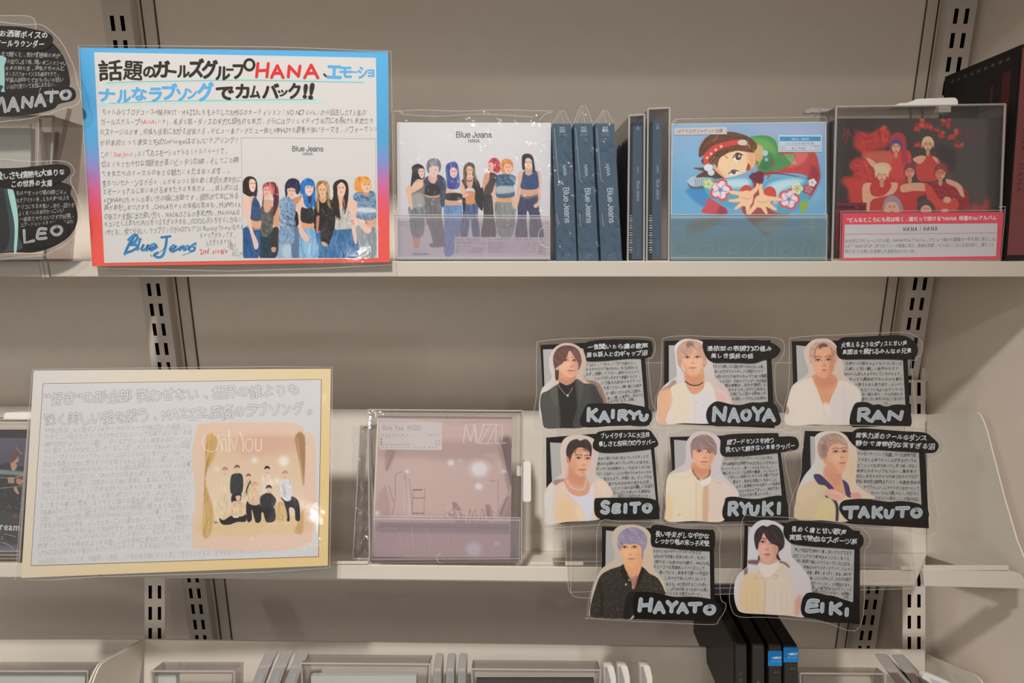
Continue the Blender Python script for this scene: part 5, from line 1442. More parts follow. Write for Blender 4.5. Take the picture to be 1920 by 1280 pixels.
    a.poly([(150, 540), (150, 600), (170, 690), (195, 640), (190, 540)], (222, 178, 160))
    a.poly([(175, 640), (195, 590), (222, 600), (258, 680), (260, 815), (168, 812), (165, 740)], (58, 84, 118))
    a.strands([(175, 640), (222, 600), (260, 690), (260, 815), (168, 812)], 40, 40, 8, [(76, 104, 138), (44, 68, 100)], 80, 30, .5, 24)
    a.poly([(80, 500), (85, 430), (120, 385), (175, 380), (215, 410), (230, 470), (225, 540), (218, 590), (190, 570), (150, 580), (110, 560), (85, 540)], (50, 40, 36))
    a.strands([(80, 500), (120, 385), (175, 380), (225, 450), (220, 580), (110, 560)], 50, 70, 7, [(78, 62, 54), (36, 28, 26)], 82, 14, .55, 25)
    a.poly([(150, 420), (150, 490), (170, 530), (195, 530), (210, 490), (210, 430), (180, 405)], (234, 198, 182))
    eyes2(a, 185, 452, 38, (196, 92, 100), .5)

def women_cover(a):
    """the cover picture: seven women standing in denim, faces small"""
    SK = (216, 172, 148)
    def leg(poly, c, c2, seed, ang=88):
        a.poly(poly, c); a.strands(poly, 60, 60, 7, [c2, tuple(int(x * .78) for x in c)], ang, 10, .45, seed)
    # figure 7 (right)
    leg([(955, 700), (1080, 700), (1095, 780), (1110, 880), (1128, 1000), (1035, 1000), (1030, 860), (1012, 810), (1008, 900), (1012, 1000), (930, 1000), (945, 860)], (58, 66, 92), (88, 98, 124), 1)
    a.poly([(975, 655), (1080, 655), (1085, 705), (965, 705)], (206, 158, 128)); a.line([(965, 700), (1020, 722), (1082, 700)], 16, (110, 100, 96), .8)
    a.poly([(950, 545), (985, 530), (1000, 560), (975, 640), (965, 700), (945, 780), (932, 800), (935, 720), (945, 620)], SK)
    a.poly([(1080, 530), (1108, 550), (1110, 640), (1110, 720), (1090, 780), (1065, 790), (1060, 770), (1090, 740), (1090, 640)], SK)
    a.poly([(985, 540), (1010, 525), (1050, 525), (1080, 535), (1092, 590), (1085, 655), (972, 655), (975, 590)], (52, 72, 112))
    a.poly([(975, 440), (985, 415), (1020, 408), (1050, 425), (1062, 470), (1068, 530), (1050, 525), (1045, 480), (1000, 470), (998, 520), (978, 515)], (54, 38, 40))
    a.poly([(1000, 500), (1005, 550), (1040, 555), (1045, 500)], (206, 158, 134)); a.line([(1000, 545), (1022, 560), (1048, 545)], 7, (190, 180, 170))
    a.poly([(1000, 450), (1002, 490), (1020, 515), (1040, 505), (1046, 460), (1022, 438)], (228, 188, 168)); eyes2(a, 1023, 470, 26, (176, 60, 62))
    # figure 6 blonde/orange
    leg([(790, 745), (920, 745), (930, 860), (905, 990), (815, 990), (790, 870)], (132, 136, 132), (164, 166, 160), 2)
    a.line([(820, 920), (860, 935), (910, 910)], 10, (96, 98, 98), .6)
    a.poly([(800, 710), (912, 710), (918, 748), (795, 748)], (206, 154, 116))
    a.poly([(770, 590), (800, 600), (785, 700), (778, 830), (755, 835), (760, 700)], SK)
    a.poly([(905, 690), (930, 720), (945, 780), (925, 800), (905, 760)], SK)
    a.poly([(770, 590), (800, 560), (870, 550), (930, 570), (930, 610), (915, 640), (920, 710), (800, 715), (790, 620)], (70, 96, 122))
    a.strands([(775, 590), (870, 555), (930, 575), (915, 640), (800, 640)], 60, 30, 8, [(46, 72, 98), (112, 140, 160)], 30, 60, .6, 3)
    a.poly([(800, 640), (912, 640), (915, 680), (800, 690)], (188, 190, 186), .85, 1)
    a.poly([(825, 500), (835, 455), (875, 445), (908, 465), (912, 520), (890, 550), (845, 548), (828, 530)], (214, 140, 74))
    a.strands([(825, 500), (875, 445), (910, 470), (905, 500), (840, 500)], 30, 40, 6, [(236, 180, 110), (180, 96, 50)], 84, 14, .6, 4)
    a.poly([(850, 495), (855, 535), (875, 552), (900, 535), (905, 495), (875, 480)], (230, 180, 152)); eyes2(a, 880, 505, 26, (190, 70, 70))
    # figure 5 pink profile
    leg([(700, 690), (760, 700), (775, 830), (790, 995), (690, 995), (705, 850)], (58, 54, 58), (86, 80, 84), 5)
    a.poly([(712, 560), (760, 540), (800, 560), (790, 600), (760, 690), (705, 690), (720, 620)], (76, 64, 62))
    a.poly([(710, 560), (745, 540), (742, 600), (705, 660), (690, 720), (684, 700), (698, 620)], (206, 150, 122))
    a.poly([(680, 660), (702, 655), (700, 740), (684, 740)], (46, 40, 42))
    a.poly([(745, 520), (740, 470), (765, 440), (800, 442), (820, 475), (820, 530), (800, 545), (770, 530)], (206, 62, 76))
    a.strands([(745, 500), (765, 440), (815, 460), (820, 530), (770, 530)], 30, 40, 6, [(232, 96, 106), (160, 40, 54), (70, 40, 44)], 70, 20, .6, 6)
    a.poly([(740, 480), (736, 510), (750, 535), (772, 530), (775, 485), (758, 470)], (222, 168, 142)); a.dot((749, 497), 5, 3, (60, 40, 40)); a.dot((742, 522), 6, 4, (180, 70, 70))
    # figure 4 long fair dark hair
    leg([(580, 755), (660, 755), (665, 860), (680, 995), (630, 995), (612, 860), (590, 995), (540, 995), (552, 860)], (70, 88, 122), (104, 124, 156), 7)
    a.poly([(575, 680), (640, 680), (645, 755), (580, 760)], (202, 140, 98))
    a.poly([(550, 600), (600, 580), (660, 590), (690, 680), (700, 800), (680, 800), (645, 740), (640, 660), (580, 660), (578, 800), (560, 810), (552, 700)], (44, 40, 44))
    a.poly([(585, 580), (590, 640), (620, 650), (630, 580)], (206, 156, 128))
    a.poly([(565, 620), (562, 520), (580, 480), (610, 470), (640, 490), (648, 560), (668, 640), (640, 600), (625, 560), (590, 560), (578, 640)], (92, 76, 66))
    a.strands([(565, 600), (580, 480), (640, 485), (660, 620), (630, 560), (585, 560)], 40, 60, 5, [(176, 150, 124), (60, 48, 44), (150, 126, 104)], 86, 8, .6, 8)
    a.poly([(588, 510), (590, 550), (605, 572), (622, 560), (628, 515), (606, 495)], (222, 178, 150)); eyes2(a, 607, 526, 25, (176, 92, 86)); a.line([(588, 598), (606, 604), (622, 596)], 7, (40, 34, 36))
    # figure 3 blue hair
    leg([(430, 765), (545, 765), (545, 900), (530, 1000), (500, 1110), (430, 1120), (428, 900)], (102, 132, 178), (140, 168, 206), 9)
    a.poly([(445, 735), (540, 735), (545, 768), (440, 772)], (206, 160, 134))
    a.poly([(420, 660), (450, 655), (540, 690), (600, 690), (570, 720), (450, 710), (425, 720)], SK)
    a.poly([(540, 590), (560, 620), (580, 680), (545, 690)], SK)
    a.poly([(440, 690), (545, 690), (545, 735), (445, 735)], (48, 46, 52))
    a.poly([(440, 560), (438, 500), (460, 472), (500, 470), (525, 495), (530, 560), (535, 640), (500, 660), (450, 650), (445, 600)], (58, 74, 138))
    a.strands([(440, 560), (460, 472), (520, 480), (535, 640), (450, 650)], 50, 60, 6, [(92, 110, 172), (40, 52, 104), (120, 136, 190)], 84, 14, .6, 10)
    a.poly([(468, 520), (472, 560), (490, 580), (510, 570), (520, 530), (495, 505)], (226, 186, 176)); eyes2(a, 495, 535, 26, (186, 80, 90))
    # figure 2 silver hair
    leg([(290, 700), (400, 700), (410, 850), (430, 1040), (360, 1060), (330, 960), (295, 860)], (108, 104, 106), (136, 132, 132), 11)
    a.poly([(300, 690), (390, 690), (385, 715), (305, 715)], (206, 150, 116))
    a.poly([(270, 640), (290, 580), (340, 560), (400, 560), (440, 620), (425, 780), (400, 760), (395, 700), (300, 700), (285, 690)], (60, 64, 82))
    a.strands([(390, 560), (440, 620), (430, 780), (395, 700)], 40, 40, 9, [(92, 106, 132), (46, 52, 72)], 70, 40, .6, 12)
    a.poly([(318, 560), (320, 600), (350, 620), (372, 600), (372, 560)], (212, 166, 148))
    a.poly([(300, 640), (340, 625), (390, 640), (385, 700), (300, 700)], (46, 40, 44))
    a.poly([(302, 500), (310, 460), (350, 440), (392, 455), (405, 500), (390, 540), (320, 545), (305, 525)], (116, 116, 124))
    a.strands([(302, 500), (350, 440), (400, 480), (395, 510), (320, 510)], 40, 40, 6, [(168, 168, 174), (74, 74, 82)], 80, 20, .6, 13)
    a.poly([(322, 510), (330, 560), (355, 575), (380, 555), (386, 505), (355, 495)], (220, 184, 172)); eyes2(a, 355, 525, 26, (190, 110, 104))
    # figure 1 left, leaning, shorts and trainers
    a.poly([(205, 960), (255, 960), (252, 1050), (240, 1080), (215, 1075)], (206, 150, 120))
    leg([(180, 780), (285, 780), (290, 860), (275, 985), (200, 985), (182, 860)], (120, 126, 132), (146, 150, 154), 14)
    a.poly([(215, 1080), (250, 1075), (300, 1100), (310, 1120), (210, 1122)], (186, 188, 198)); a.poly([(212, 1112), (310, 1112), (310, 1124), (212, 1124)], (130, 134, 148), .9)
    a.poly([(330, 1040), (430, 1040), (436, 1062), (340, 1070)], (110, 106, 110))
    a.poly([(180, 660), (230, 600), (285, 610), (285, 700), (280, 785), (190, 785), (200, 720)], (120, 112, 104))
    a.poly([(200, 700), (270, 690), (285, 780), (190, 785)], (166, 162, 158), .8, 1.5)
    a.poly([(150, 670), (180, 630), (240, 600), (270, 590), (275, 640), (215, 680), (195, 700), (205, 790), (190, 800), (172, 740)], (222, 178, 152))
    a.poly([(190, 640), (200, 540), (200, 500), (240, 480), (280, 500), (290, 550), (280, 590), (240, 590), (215, 610)], (44, 36, 40))
    a.poly([(245, 520), (250, 560), (270, 585), (286, 560), (280, 515)], (226, 186, 170)); eyes2(a, 266, 535, 24, (186, 70, 76), .4)

# ------------------------------------------------------------------ first poster (white sheet in a blue-to-red border)
PP1 = Plane(500, 0.4555, 4.2)
def poster(label, P, paper, film, name='laminated_poster', group='hand-lettered laminated posters'):
    t = thing(name, P([((paper[3][0] + paper[2][0]) / 2, (paper[3][1] + paper[2][1]) / 2)])[0], label, 'poster', group)
    return t
t1 = poster('poster', PP1, [(148, 90), (729, 97), (730, 492), (173, 500)], None)
t1['label'] = 'laminated handwritten poster with blue to red gradient border and seven women in denim'
q = [(148, 89), (728, 97), (730.5, 491.5), (173, 499)]
# border sheet: colour runs from blue through pink to red down the sheet
mb = MB()
ny, nx = 60, 30
V, Cc = [], []
stops = [(0, (92, 170, 218)), (.42, (84, 160, 206)), (.52, (128, 142, 196)), (.62, (196, 110, 160)), (.70, (222, 92, 118)), (.80, (232, 90, 84)), (1, (234, 92, 74))]
for j in range(ny + 1):
    v = j / ny
    cc = [np.interp(v, [s[0] for s in stops], [s[1][k] for s in stops]) for k in range(3)]
    for i in range(nx + 1):
        u = i / nx
        A = np.array(q[0]) * (1 - u) + np.array(q[1]) * u; B = np.array(q[3]) * (1 - u) + np.array(q[2]) * u
        vv = v
        V.append(A * (1 - v) + B * v); Cc.append(cc)
V = np.array(V); idx = (np.arange(ny)[:, None] * (nx + 1) + np.arange(nx)[None, :]).ravel()
fc = np.stack([idx, idx + nx + 1, idx + nx + 2, idx + 1], 1)
mb.add(PP1(V, 0), fc, albedo(np.array(Cc, float), W_TOP)); 
mb.sheet(PP1, q, 0.0004, albedo(np.array([(210, 204, 199)], float), W_TOP)[0], off=-0.00004)
later(mb, 'border_sheet', M['paper'], t1)
mb = MB()
inner = [(176.5, 98), (705, 108.5), (709.5, 484), (195.5, 493)]
mb.sheet(PP1, inner, 0.0002, albedo(np.array([(211, 205, 200)], float), W_TOP)[0], off=0.0003)
pn = pen(mb, PP1, W_TOP, 0.00033)
pn.stroke([(197, 157), (260, 155.5), (330, 152), (440, 149.5), (560, 151), (683, 153.5)], 5.5, (176, 214, 208))
pn.stroke([(188, 196), (260, 193), (330, 191), (440, 189), (540, 190), (605, 190)], 5.5, (176, 216, 210))
pn.up()
pn.stroke([(200, 155.5), (260, 153), (340, 152), (450, 150.5), (560, 152), (680, 154.5)], .7, (130, 104, 120))
pn.stroke([(204, 194), (300, 190), (400, 188.5), (500, 187), (590, 186.5)], .7, (130, 90, 104))
pn.up()
K1, BL, RD = (52, 46, 42), (92, 168, 216), (214, 52, 56)
for ch, x0, y0, x1, y1, c, r in [('話', 184, 112, 230, 152, K1, -2), ('題', 231, 114, 268, 151, K1, 3), ('の', 268, 124, 291, 146, K1, 0), ('ガ', 287, 113, 319, 146, K1, 0), ('ー', 314, 131, 331, 137, K1, 8),
                           ('ル', 332, 122, 356, 146, K1, 0), ('ズ', 353, 109, 383, 146, K1, 0), ('グ', 378, 111, 408, 149, K1, 3), ('ル', 404, 124, 432, 151, K1, 2), ('ー', 424, 128, 438, 133, K1, 0), ('フ', 436, 120, 457, 149, K1, 0),
                           ('、', 605.5, 137, 613, 145, K1, 0), ('エ', 612, 122, 641, 148, BL, 2), ('モ', 636, 125, 661, 146, BL, 0), ('ー', 659.5, 133.5, 671, 136.5, BL, 0), ('シ', 671, 124, 689, 148, BL, 0), ('ョ', 689, 130, 702, 145, BL, 0),
                           ('ナ', 184, 166, 216, 191, BL, 4), ('ル', 219, 168, 246, 193, BL, 0), ('な', 246, 163, 276, 189, BL, 0), ('ラ', 279, 164, 304, 192, BL, 0), ('ブ', 303, 156, 333, 188, BL, 0), ('ソ', 330, 165, 352, 190, BL, 0),
                           ('ン', 351, 166, 369, 186, BL, 0), ('グ', 369, 153, 401, 191, BL, 0), ('で', 404, 162, 439, 188, K1, 0), ('カ', 441, 157, 468, 185, K1, 0), ('ム', 468, 160, 488, 185, K1, 0), ('バ', 491, 156, 524, 185, K1, 0),
                           ('ッ', 520, 168, 540, 181, K1, 0), ('ク', 540, 155, 564, 186, K1, 0), ('!', 568, 157, 577, 185, K1, 6), ('!', 579, 155, 589, 187, K1, 8)]:
    pn.char(ch, x0, y0, x1, y1, c, 0.022 if ch in '話題' else 0.045, r)
an = np.linspace(0, 2 * math.pi, 20)
pn.stroke(np.stack([467.5 + 9 * np.cos(an), 121.5 + 10 * np.sin(an)], 1), 5.2, K1, sm=False)
marker_word(pn, 'HANA', [(481, 119, 503, 144), (509, 123, 531, 145.5), (540, 123, 563, 144), (571, 122, 596, 146)], 5.8, RD)
HN, BK = (214, 84, 84), (92, 84, 80)
def hand(s, a, b, sz=12.4, col=BK, runs=None, wt=-0.008):
    pn.line(s, a, b, sz, col, wt, 1.0, 0.05, runs, .93)
hand('ちゃんみなプロデュース×BE:FIRST・MAZZELを生みだしたBMSGのオーディション『NO NO Girls』から誕生した7人組の', (191, 210), (687, 211))
hand('ガールズグループHANA(ハナ)。相当な歌・ダンスの実力と個性的な魅力、さらにはクリエイティブ能力にも長けた彼女たち', (189, 229), (701, 226), runs=[(8, 12, HN)])
hand('のステージは圧巻。何度も話題にあがる超実力派。デビュー曲プレデビュー曲とHIPHOPの要素や強いテーマ性、パフォーマンス', (187, 248), (709, 242))
hand('が印象的だった彼女たちの2ndsingleはなんと!ラブソング!!', (187, 268), (446, 262))
hand('この「Blue Jeans」はとてもエモーショナルなミドルバラードで、', (188, 290), (429, 282), runs=[(3, 13, HN)])
hand('切なくもさわやかな雰囲気が夏にピッタリの1曲。そしてこの曲', (190, 309), (447, 300))
hand('で彼女たちのボーカルの新たな魅力にまた出会えます…。', (190, 326), (433, 320))
hand('落ちついたトーンながらも、心がギュッと揺れ動く歌詞を情熱的に', (191, 344), (453, 336))
hand('エモーショナルに歌いあげる彼女たちの表現力よ…。個人的には', (192, 360), (447, 351))
hand('KOHARUちゃんの歌い方の幅に感動です。個性的で耳に残る', (194, 376), (448, 367))
hand('声が胸をしめつけます。CHIKAちゃんの繊細な歌声も、MOMOKA', (195, 390), (452, 383))
hand('の良さが全面に出た歌い方も、NAOKOさんの表現力も、MAHINAの', (195, 406), (450, 398))
hand('キュンとくる声もYURIの色っぽすぎる声色も、JISOOの沼おちするしかない', (195, 420), (454, 411))
hand('1サビも… 全てが良い。カップリングがHOTなアツいBurning Flowerなのも', (197, 436), (458, 425))
hand('ギャップが良いです。', (374, 441), (444, 440)); hand('入りきりません!', (385, 456), (434, 451)); hand('(語り', (427, 461), (444, 460), 11); hand('たい', (434, 469), (447, 468), 10); hand('のに!!!', (434, 477), (456, 476), 10)
hand('2nd single', (374, 471), (428, 469), 13, (212, 70, 84), None, 0.01)
cq = Crop(160, 260, 5.333)
SB = (62, 138, 192)
for w_, pts in [(30, [(395, 1150), (440, 1050), (500, 960)]), (26, [(430, 1010), (490, 960), (522, 985), (490, 1040), (440, 1060)]), (26, [(440, 1060), (505, 1060), (520, 1085), (470, 1120), (410, 1140)]), (24, [(545, 1000), (520, 1110)]),
                (22, [(580, 1060), (560, 1110), (600, 1110), (625, 1060), (615, 1120)]), (22, [(640, 1100), (700, 1070), (685, 1050), (640, 1080), (650, 1115), (720, 1085)]), (24, [(760, 985), (850, 975)]), (28, [(815, 985), (800, 1090), (770, 1170), (720, 1185), (690, 1160), (720, 1140)]),
                (22, [(850, 1110), (900, 1085), (880, 1065), (845, 1100), (870, 1130), (930, 1100)]), (20, [(985, 1070), (945, 1085), (940, 1115), (980, 1090), (985, 1115)]), (20, [(1000, 1115), (1010, 1075), (1035, 1075), (1030, 1110), (1055, 1080)]), (22, [(1100, 1045), (1065, 1070), (1095, 1095), (1080, 1120), (1045, 1120)])]:
    pn.stroke(cq(pts), w_ / 5.333, SB)
pn.up()
for pts in [[(400, 1130), (450, 1040), (505, 960), (525, 985), (450, 1060), (520, 1080), (420, 1140)], [(560, 1000), (530, 1105), (590, 1060), (570, 1110), (640, 1060)], [(640, 1105), (720, 1060), (660, 1130)], [(655, 1150), (660, 1175), (720, 1150), (800, 1080), (812, 985)], [(760, 995), (855, 970)], [(850, 1110), (920, 1070), (870, 1125), (985, 1080), (1010, 1110), (1060, 1070)], [(970, 1165), (1080, 1120), (1110, 1040)]]:
    pn.stroke(cq(pts), .9, (60, 56, 60))
later(mb, 'handwritten_sheet', M['paper'], t1)
# picture
cP = Crop(440, 260, 5.3333)
mb = MB()
a = Art(455, 330, 706, 484, 1.25); a.cv = cP
women_poster(a); a.noise(1.0)
a.lay(mb, PP1, W_TOP, 0.00036)
pn = pen(mb, PP1, W_TOP, 0.00039)
pn.stroke([(452, 258), (706, 260)], .6, (168, 162, 158), False); pn.stroke([(452, 258), (456, 484)], .6, (168, 162, 158), False); pn.stroke([(704, 260), (706, 484)], .6, (168, 162, 158), False)
grot(pn, 'Blue Jeans', (547.5, 278.5), (606.5, 279), (78, 88, 104), .105)
grot(pn, 'HANA', (567.5, 288), (586.5, 288.2), (78, 88, 104), .1)
later(mb, 'group_photo', M['paper'], t1)
mb = MB(); film1 = [(147, 85), (300, 86), (520, 88), (733, 96), (737, 300), (738, 496), (600, 503), (430, 508), (300, 505), (172, 503)]
mb.sheet(PP1, film1, 0.0002, off=0.0012); later(mb, 'laminate', M['film'], t1)
mb = MB(); mb.ribbon(PP1, film1, 1.3, off=0.0013); later(mb, 'laminate_edge', M['rim'], t1)

# ------------------------------------------------------------------ second poster (white sheet in an orange-to-cream border)
PP2 = Plane(1070, 0.412, 15)
q = [(63, 694), (620.5, 691), (614.5, 1060), (40, 1083)]
t2 = poster('x', PP2, q, None)
t2['label'] = 'laminated handwritten poster with pale orange border and pencil outlined headline'
mb = MB(); V, Cc = [], []
for j in range(ny + 1):
    v = j / ny
    for i in range(nx + 1):
        u = i / nx
        A = np.array(q[0]) * (1 - u) + np.array(q[1]) * u; B = np.array(q[3]) * (1 - u) + np.array(q[2]) * u
        V.append(A * (1 - v) + B * v)
        w = min(1, max(0, u * .75 + v * .45))
        Cc.append(np.array((206, 199, 194)) * (1 - w) + np.array((218, 188, 132)) * w)
V = np.array(V)
mb.add(PP2(V, 0), fc, albedo(np.array(Cc), W_MID))
mb.sheet(PP2, q, 0.0004, albedo(np.array([(205, 198, 192)], float), W_MID)[0], off=-0.00004)
later(mb, 'border_sheet', M['paper'], t2)
mb = MB()
inner = [(80.5, 719), (602.5, 711), (597, 1043), (58, 1060)]
mb.sheet(PP2, inner, 0.0002, albedo(np.array([(201, 196, 193)], float), W_MID)[0], off=0.0003)
pn = pen(mb, PP2, W_MID, 0.00034)
for A, B in zip(inner, inner[1:] + inner[:1]): pn.stroke([A, B], .8, (110, 96, 76), False)
PG = (92, 86, 84)
pn.line('“好き”の形全部 笑わせない、世界の誰よりも', (84, 748), (562, 730), 25, PG, 0.022, 0.7, 0, hollow=0.5)
pn.line('深く美しい愛を歌う、MAZZEL至高のラブソング。', (82, 788), (592, 764), 25, PG, 0.022, 0.7, 0, hollow=0.5)
G2 = [(164, 158, 153), (170, 165, 156), (158, 155, 148)]
def pencil(s, a, b, k=0): pn.line(s, a, b, 12.0, G2[k % 3], -0.012, 1.0, 0.05)
lines2 = ['BMSG所属、8人組ダンス&ボーカルグループMAZZELの最新シングル', '今までには味わわせてくれたMAZZELのラップ超実力派が強く表現!',
        'HIPHOPからバリバリに動く、クールで力いっぱい情熱あるかっこよさに', 'など盛り上がるPOPセンスング「なんとか」メンバーのKAIRYUは歌唱',
        'フェスでマイクを下げてやさしいゲームのような歌唱ひと聴きから「Only You」', '大切な存在のために想うすべてを歌うなんとも言えない愛しいラブソング',
        'わくわく体温を全部わかち合いたくなる様な気持ちのいいメロディの演奏', 'ハンドはかな響きなどが、TAKUTOの高音の確かさが、声をいつも支え',
        '今聴くとく魅力と思うこの歌ホールの強い歌声も、本当にとてもひびく', '少年のような甘さも、このままがいい泣きそうな声、響きながら心に',
        'ついに大切な人に「永遠」を歌う声でいつまでも、本当に愛おしくて', 'どこまでも美しい恋を、まっすぐに届ける姿を見て、胸がいっぱいに',
        'のEIKIのやさしさが包むような声RYUKIの明るい響きまで全部色づく', 'な歌声、TAKUTOの低い声から始まりHAYATOのハーモニーの美しさ、RANの',
        'で本気から伝わる声を、らしさとかっこいい動きを一つにして、この表現力', 'このデビュー時、本当によくて大好きです。MVの見どころの数々、きれいに',
        '主張の強いところもいっぱい溢れています。どこか懐かしく、音も感じてきます', 'JPOPラブソングを極めたような名曲、こんな感情に恵まれ、ありがとうが',
        'とMAZZELの底なしの魅力に大ブレイクはずです。足を踏み込んでほしい']
x0s = np.linspace(84, 70, len(lines2)); 
for i, s in enumerate(lines2):
    y = 806 + i * 12.6
    xe = 378 - i * 0.9 if i < 17 else 366
    pencil(s, (x0s[i], y + 1 + i * .15), (xe - (i * 37 % 23), y - 8 - i * .35), i)
pencil('Youを聴いてほしいです。全員推しへ感謝。この愛と歌を胸に好きを感じて生きていきます。全身全霊で応援し続けます。', (72, 1052), (505, 1030), 1)
later(mb, 'handwritten_sheet', M['paper'], t2)

# picture on the second poster
cO = Crop(320, 780, 4.0)
def men_poster(a):
    a.a[:] = a.grad((222, 186, 158), (226, 188, 164), (200, 60), (900, 900))
    IN = [(272, 158), (1008, 155), (992, 872), (242, 888)]
    base = a.grad((216, 178, 140), (228, 196, 166), (600, 160), (600, 640))
    a.poly(IN, base, 1, 0, False)
    a.poly([(500, 160), (940, 156), (930, 250), (560, 300)], (212, 160, 138), .7, 6)
    a.poly([(242, 890), (250, 760), (600, 730), (995, 760), (992, 872)], (222, 186, 136), .95, 3)
    a.poly([(272, 160), (350, 160), (330, 300), (262, 470), (320, 700), (300, 880), (242, 888), (258, 500)], (204, 160, 90), .95, 1)
    a.strands([(272, 160), (345, 160), (262, 470), (310, 700), (290, 880), (245, 886)], 40, 160, 8, [(224, 184, 116), (170, 122, 58)], 95, 6, .5, 2)
    a.poly([(935, 156), (1008, 155), (1000, 520), (975, 380)], (170, 122, 78), .95, 1)
    a.line([(950, 170), (985, 400), (1000, 520)], 10, (206, 160, 106), .8, 1)
    a.poly([(960, 790), (994, 700), (992, 872), (930, 870)], (206, 152, 96), .9, 1)
    for x, y, r in ((630, 330, 22), (850, 340, 38), (346, 398, 16), (800, 490, 24)):
        a.dot((x, y), r, r, (232, 226, 214), .85, 3)
    SKM = (232, 190, 160)
    def man(hx, hy, r, hair, top, pts, legs=None, lc=(52, 46, 48)):
        if legs: a.poly(legs, lc)
        a.poly(pts, top); a.strands(pts, 22, 40, 8, [tuple(min(255, int(c * 1.12)) for c in top), tuple(int(c * .82) for c in top)], 80, 20, .5, int(hx))
        a.poly([(hx - r * .4, hy + r * .5), (hx - r * .4, hy + r * 1.5), (hx + r * .4, hy + r * 1.5), (hx + r * .4, hy + r * .5)], (216, 164, 132))
        a.dot((hx, hy), r * .82, r * 1.05, SKM)
        a.poly([(hx - r, hy + r * .1), (hx - r * .9, hy - r * .8), (hx, hy - r * 1.35), (hx + r * .9, hy - r * .8), (hx + r, hy + r * .1), (hx + r * .6, hy - r * .3), (hx, hy - r * .35), (hx - r * .6, hy - r * .2)], hair)
        for d in (-.35, .35): a.dot((hx + d * r, hy + r * .1), r * .13, r * .08, (70, 46, 40))
        a.dot((hx, hy + r * .62), r * .2, r * .09, (190, 110, 96))
    man(410, 408, 20, (176, 130, 104), (222, 194, 156), [(370, 480), (395, 450), (430, 455), (440, 520), (430, 620), (440, 720), (360, 790), (330, 780), (350, 650), (365, 560)], [(335, 770), (360, 770), (352, 800), (330, 800)])
    man(500, 392, 20, (120, 92, 76), (62, 66, 64), [(455, 450), (500, 430), (540, 445), (545, 540), (525, 590), (470, 590), (448, 560)], [(465, 585), (530, 585), (520, 640), (460, 650)])
    man(585, 455, 18, (130, 96, 72), (218, 186, 150), [(560, 500), (600, 480), (615, 560), (560, 610), (540, 600)])
    a.line([(600, 490), (575, 540), (570, 580)], 10, (50, 46, 48))
    man(725, 400, 20, (48, 40, 40), (226, 200, 178), [(685, 460), (720, 440), (760, 455), (770, 560), (740, 620), (690, 610)])
    man(860, 435, 20, (196, 138, 116), (214, 208, 208), [(825, 500), (860, 475), (900, 490), (908, 600), (880, 640), (828, 600)], [(830, 610), (900, 600), (960, 640), (972, 775), (938, 778), (930, 700), (890, 690), (895, 780), (870, 780), (855, 660)])
    a.poly([(780, 680), (830, 640), (865, 690), (870, 780), (780, 775)], (210, 168, 110)); a.strands([(780, 680), (830, 640), (870, 780), (780, 775)], 20, 60, 7, [(170, 126, 76), (228, 192, 140)], 85, 14, .6, 4)
    man(632, 520, 22, (206, 160, 112), (220, 186, 150), [(590, 580), (630, 555), (675, 575), (680, 640), (640, 670), (585, 650)], [(570, 650), (620, 640), (670, 660), (680, 780), (640, 795), (610, 700), (610, 780), (575, 785)])
    man(738, 545, 22, (84, 66, 58), (60, 60, 62), [(680, 600), (740, 575), (790, 620), (785, 660), (760, 690), (690, 690), (672, 650)], [(660, 680), (770, 680), (785, 780), (720, 795), (690, 720), (650, 795), (635, 780)])
    man(508, 605, 24, (58, 48, 50), (222, 186, 146), [(460, 650), (510, 640), (560, 660), (565, 720), (540, 750), (460, 750)], [(365, 765), (400, 780), (470, 740), (560, 735), (565, 790), (500, 795), (440, 815), (385, 810)])
    a.dot((490, 758), 22, 6, (222, 214, 204))
    # title letters on the picture
    W = (232, 222, 208)
    for pts, w in [([(260, 140), (240, 190), (255, 240), (300, 268), (340, 255), (360, 210), (350, 160), (320, 140)], 5), ([(360, 140), (370, 190), (400, 250)], 5), ([(385, 265), (385, 190), (400, 170), (415, 185), (418, 265)], 7), ([(440, 110), (442, 265)], 9),
                   ([(455, 170), (480, 250), (500, 160)], 5), ([(520, 120), (545, 190), (545, 265)], 8), ([(570, 180), (562, 220), (580, 262), (610, 250), (618, 200), (600, 172), (570, 180)], 6), ([(640, 175), (640, 245), (665, 262), (680, 240), (680, 172)], 8)]:
        a.line(pts, w, W, .75)
    a.line([(600, 905), (612, 930), (625, 905)], 6, (232, 214, 200), .7)
    g = a.a.mean(2, keepdims=True); a.a = g + (a.a - g) * .82 - 4
a = Art(360, 792, 592, 1032, 1.25, (201, 196, 193)); a.cv = cO
pic = cO([(205, 62), (950, 60), (985, 140), (1080, 170), (1058, 968), (165, 988), (185, 700), (188, 560)])
bg = a.a.copy(); men_poster(a)
r = mask_poly(smooth(pic, 2), a.x0, a.y0, a.w, a.h, a.res); full = np.zeros((a.h, a.w, 1)); full[r[2]:r[2] + r[0].shape[0], r[1]:r[1] + r[0].shape[1], 0] = r[0]
full = gblur(full, 1.0)
a.a = bg * (1 - full) + a.a * full
a.noise(1.0)
mb = MB(); a.lay(mb, PP2, W_MID, 0.00036); later(mb, 'group_photo', M['paper'], t2)
mb = MB(); film2 = [(61, 692), (340, 689), (500, 687), (623, 688), (622, 850), (618, 1064), (500, 1072), (330, 1077), (180, 1081), (90, 1087), (28, 1087)]
mb.sheet(PP2, film2, 0.0002, off=0.0012); later(mb, 'laminate', M['film'], t2)
mb = MB(); mb.ribbon(PP2, film2, 1.3, off=0.0013); later(mb, 'laminate_edge', M['rim'], t2)

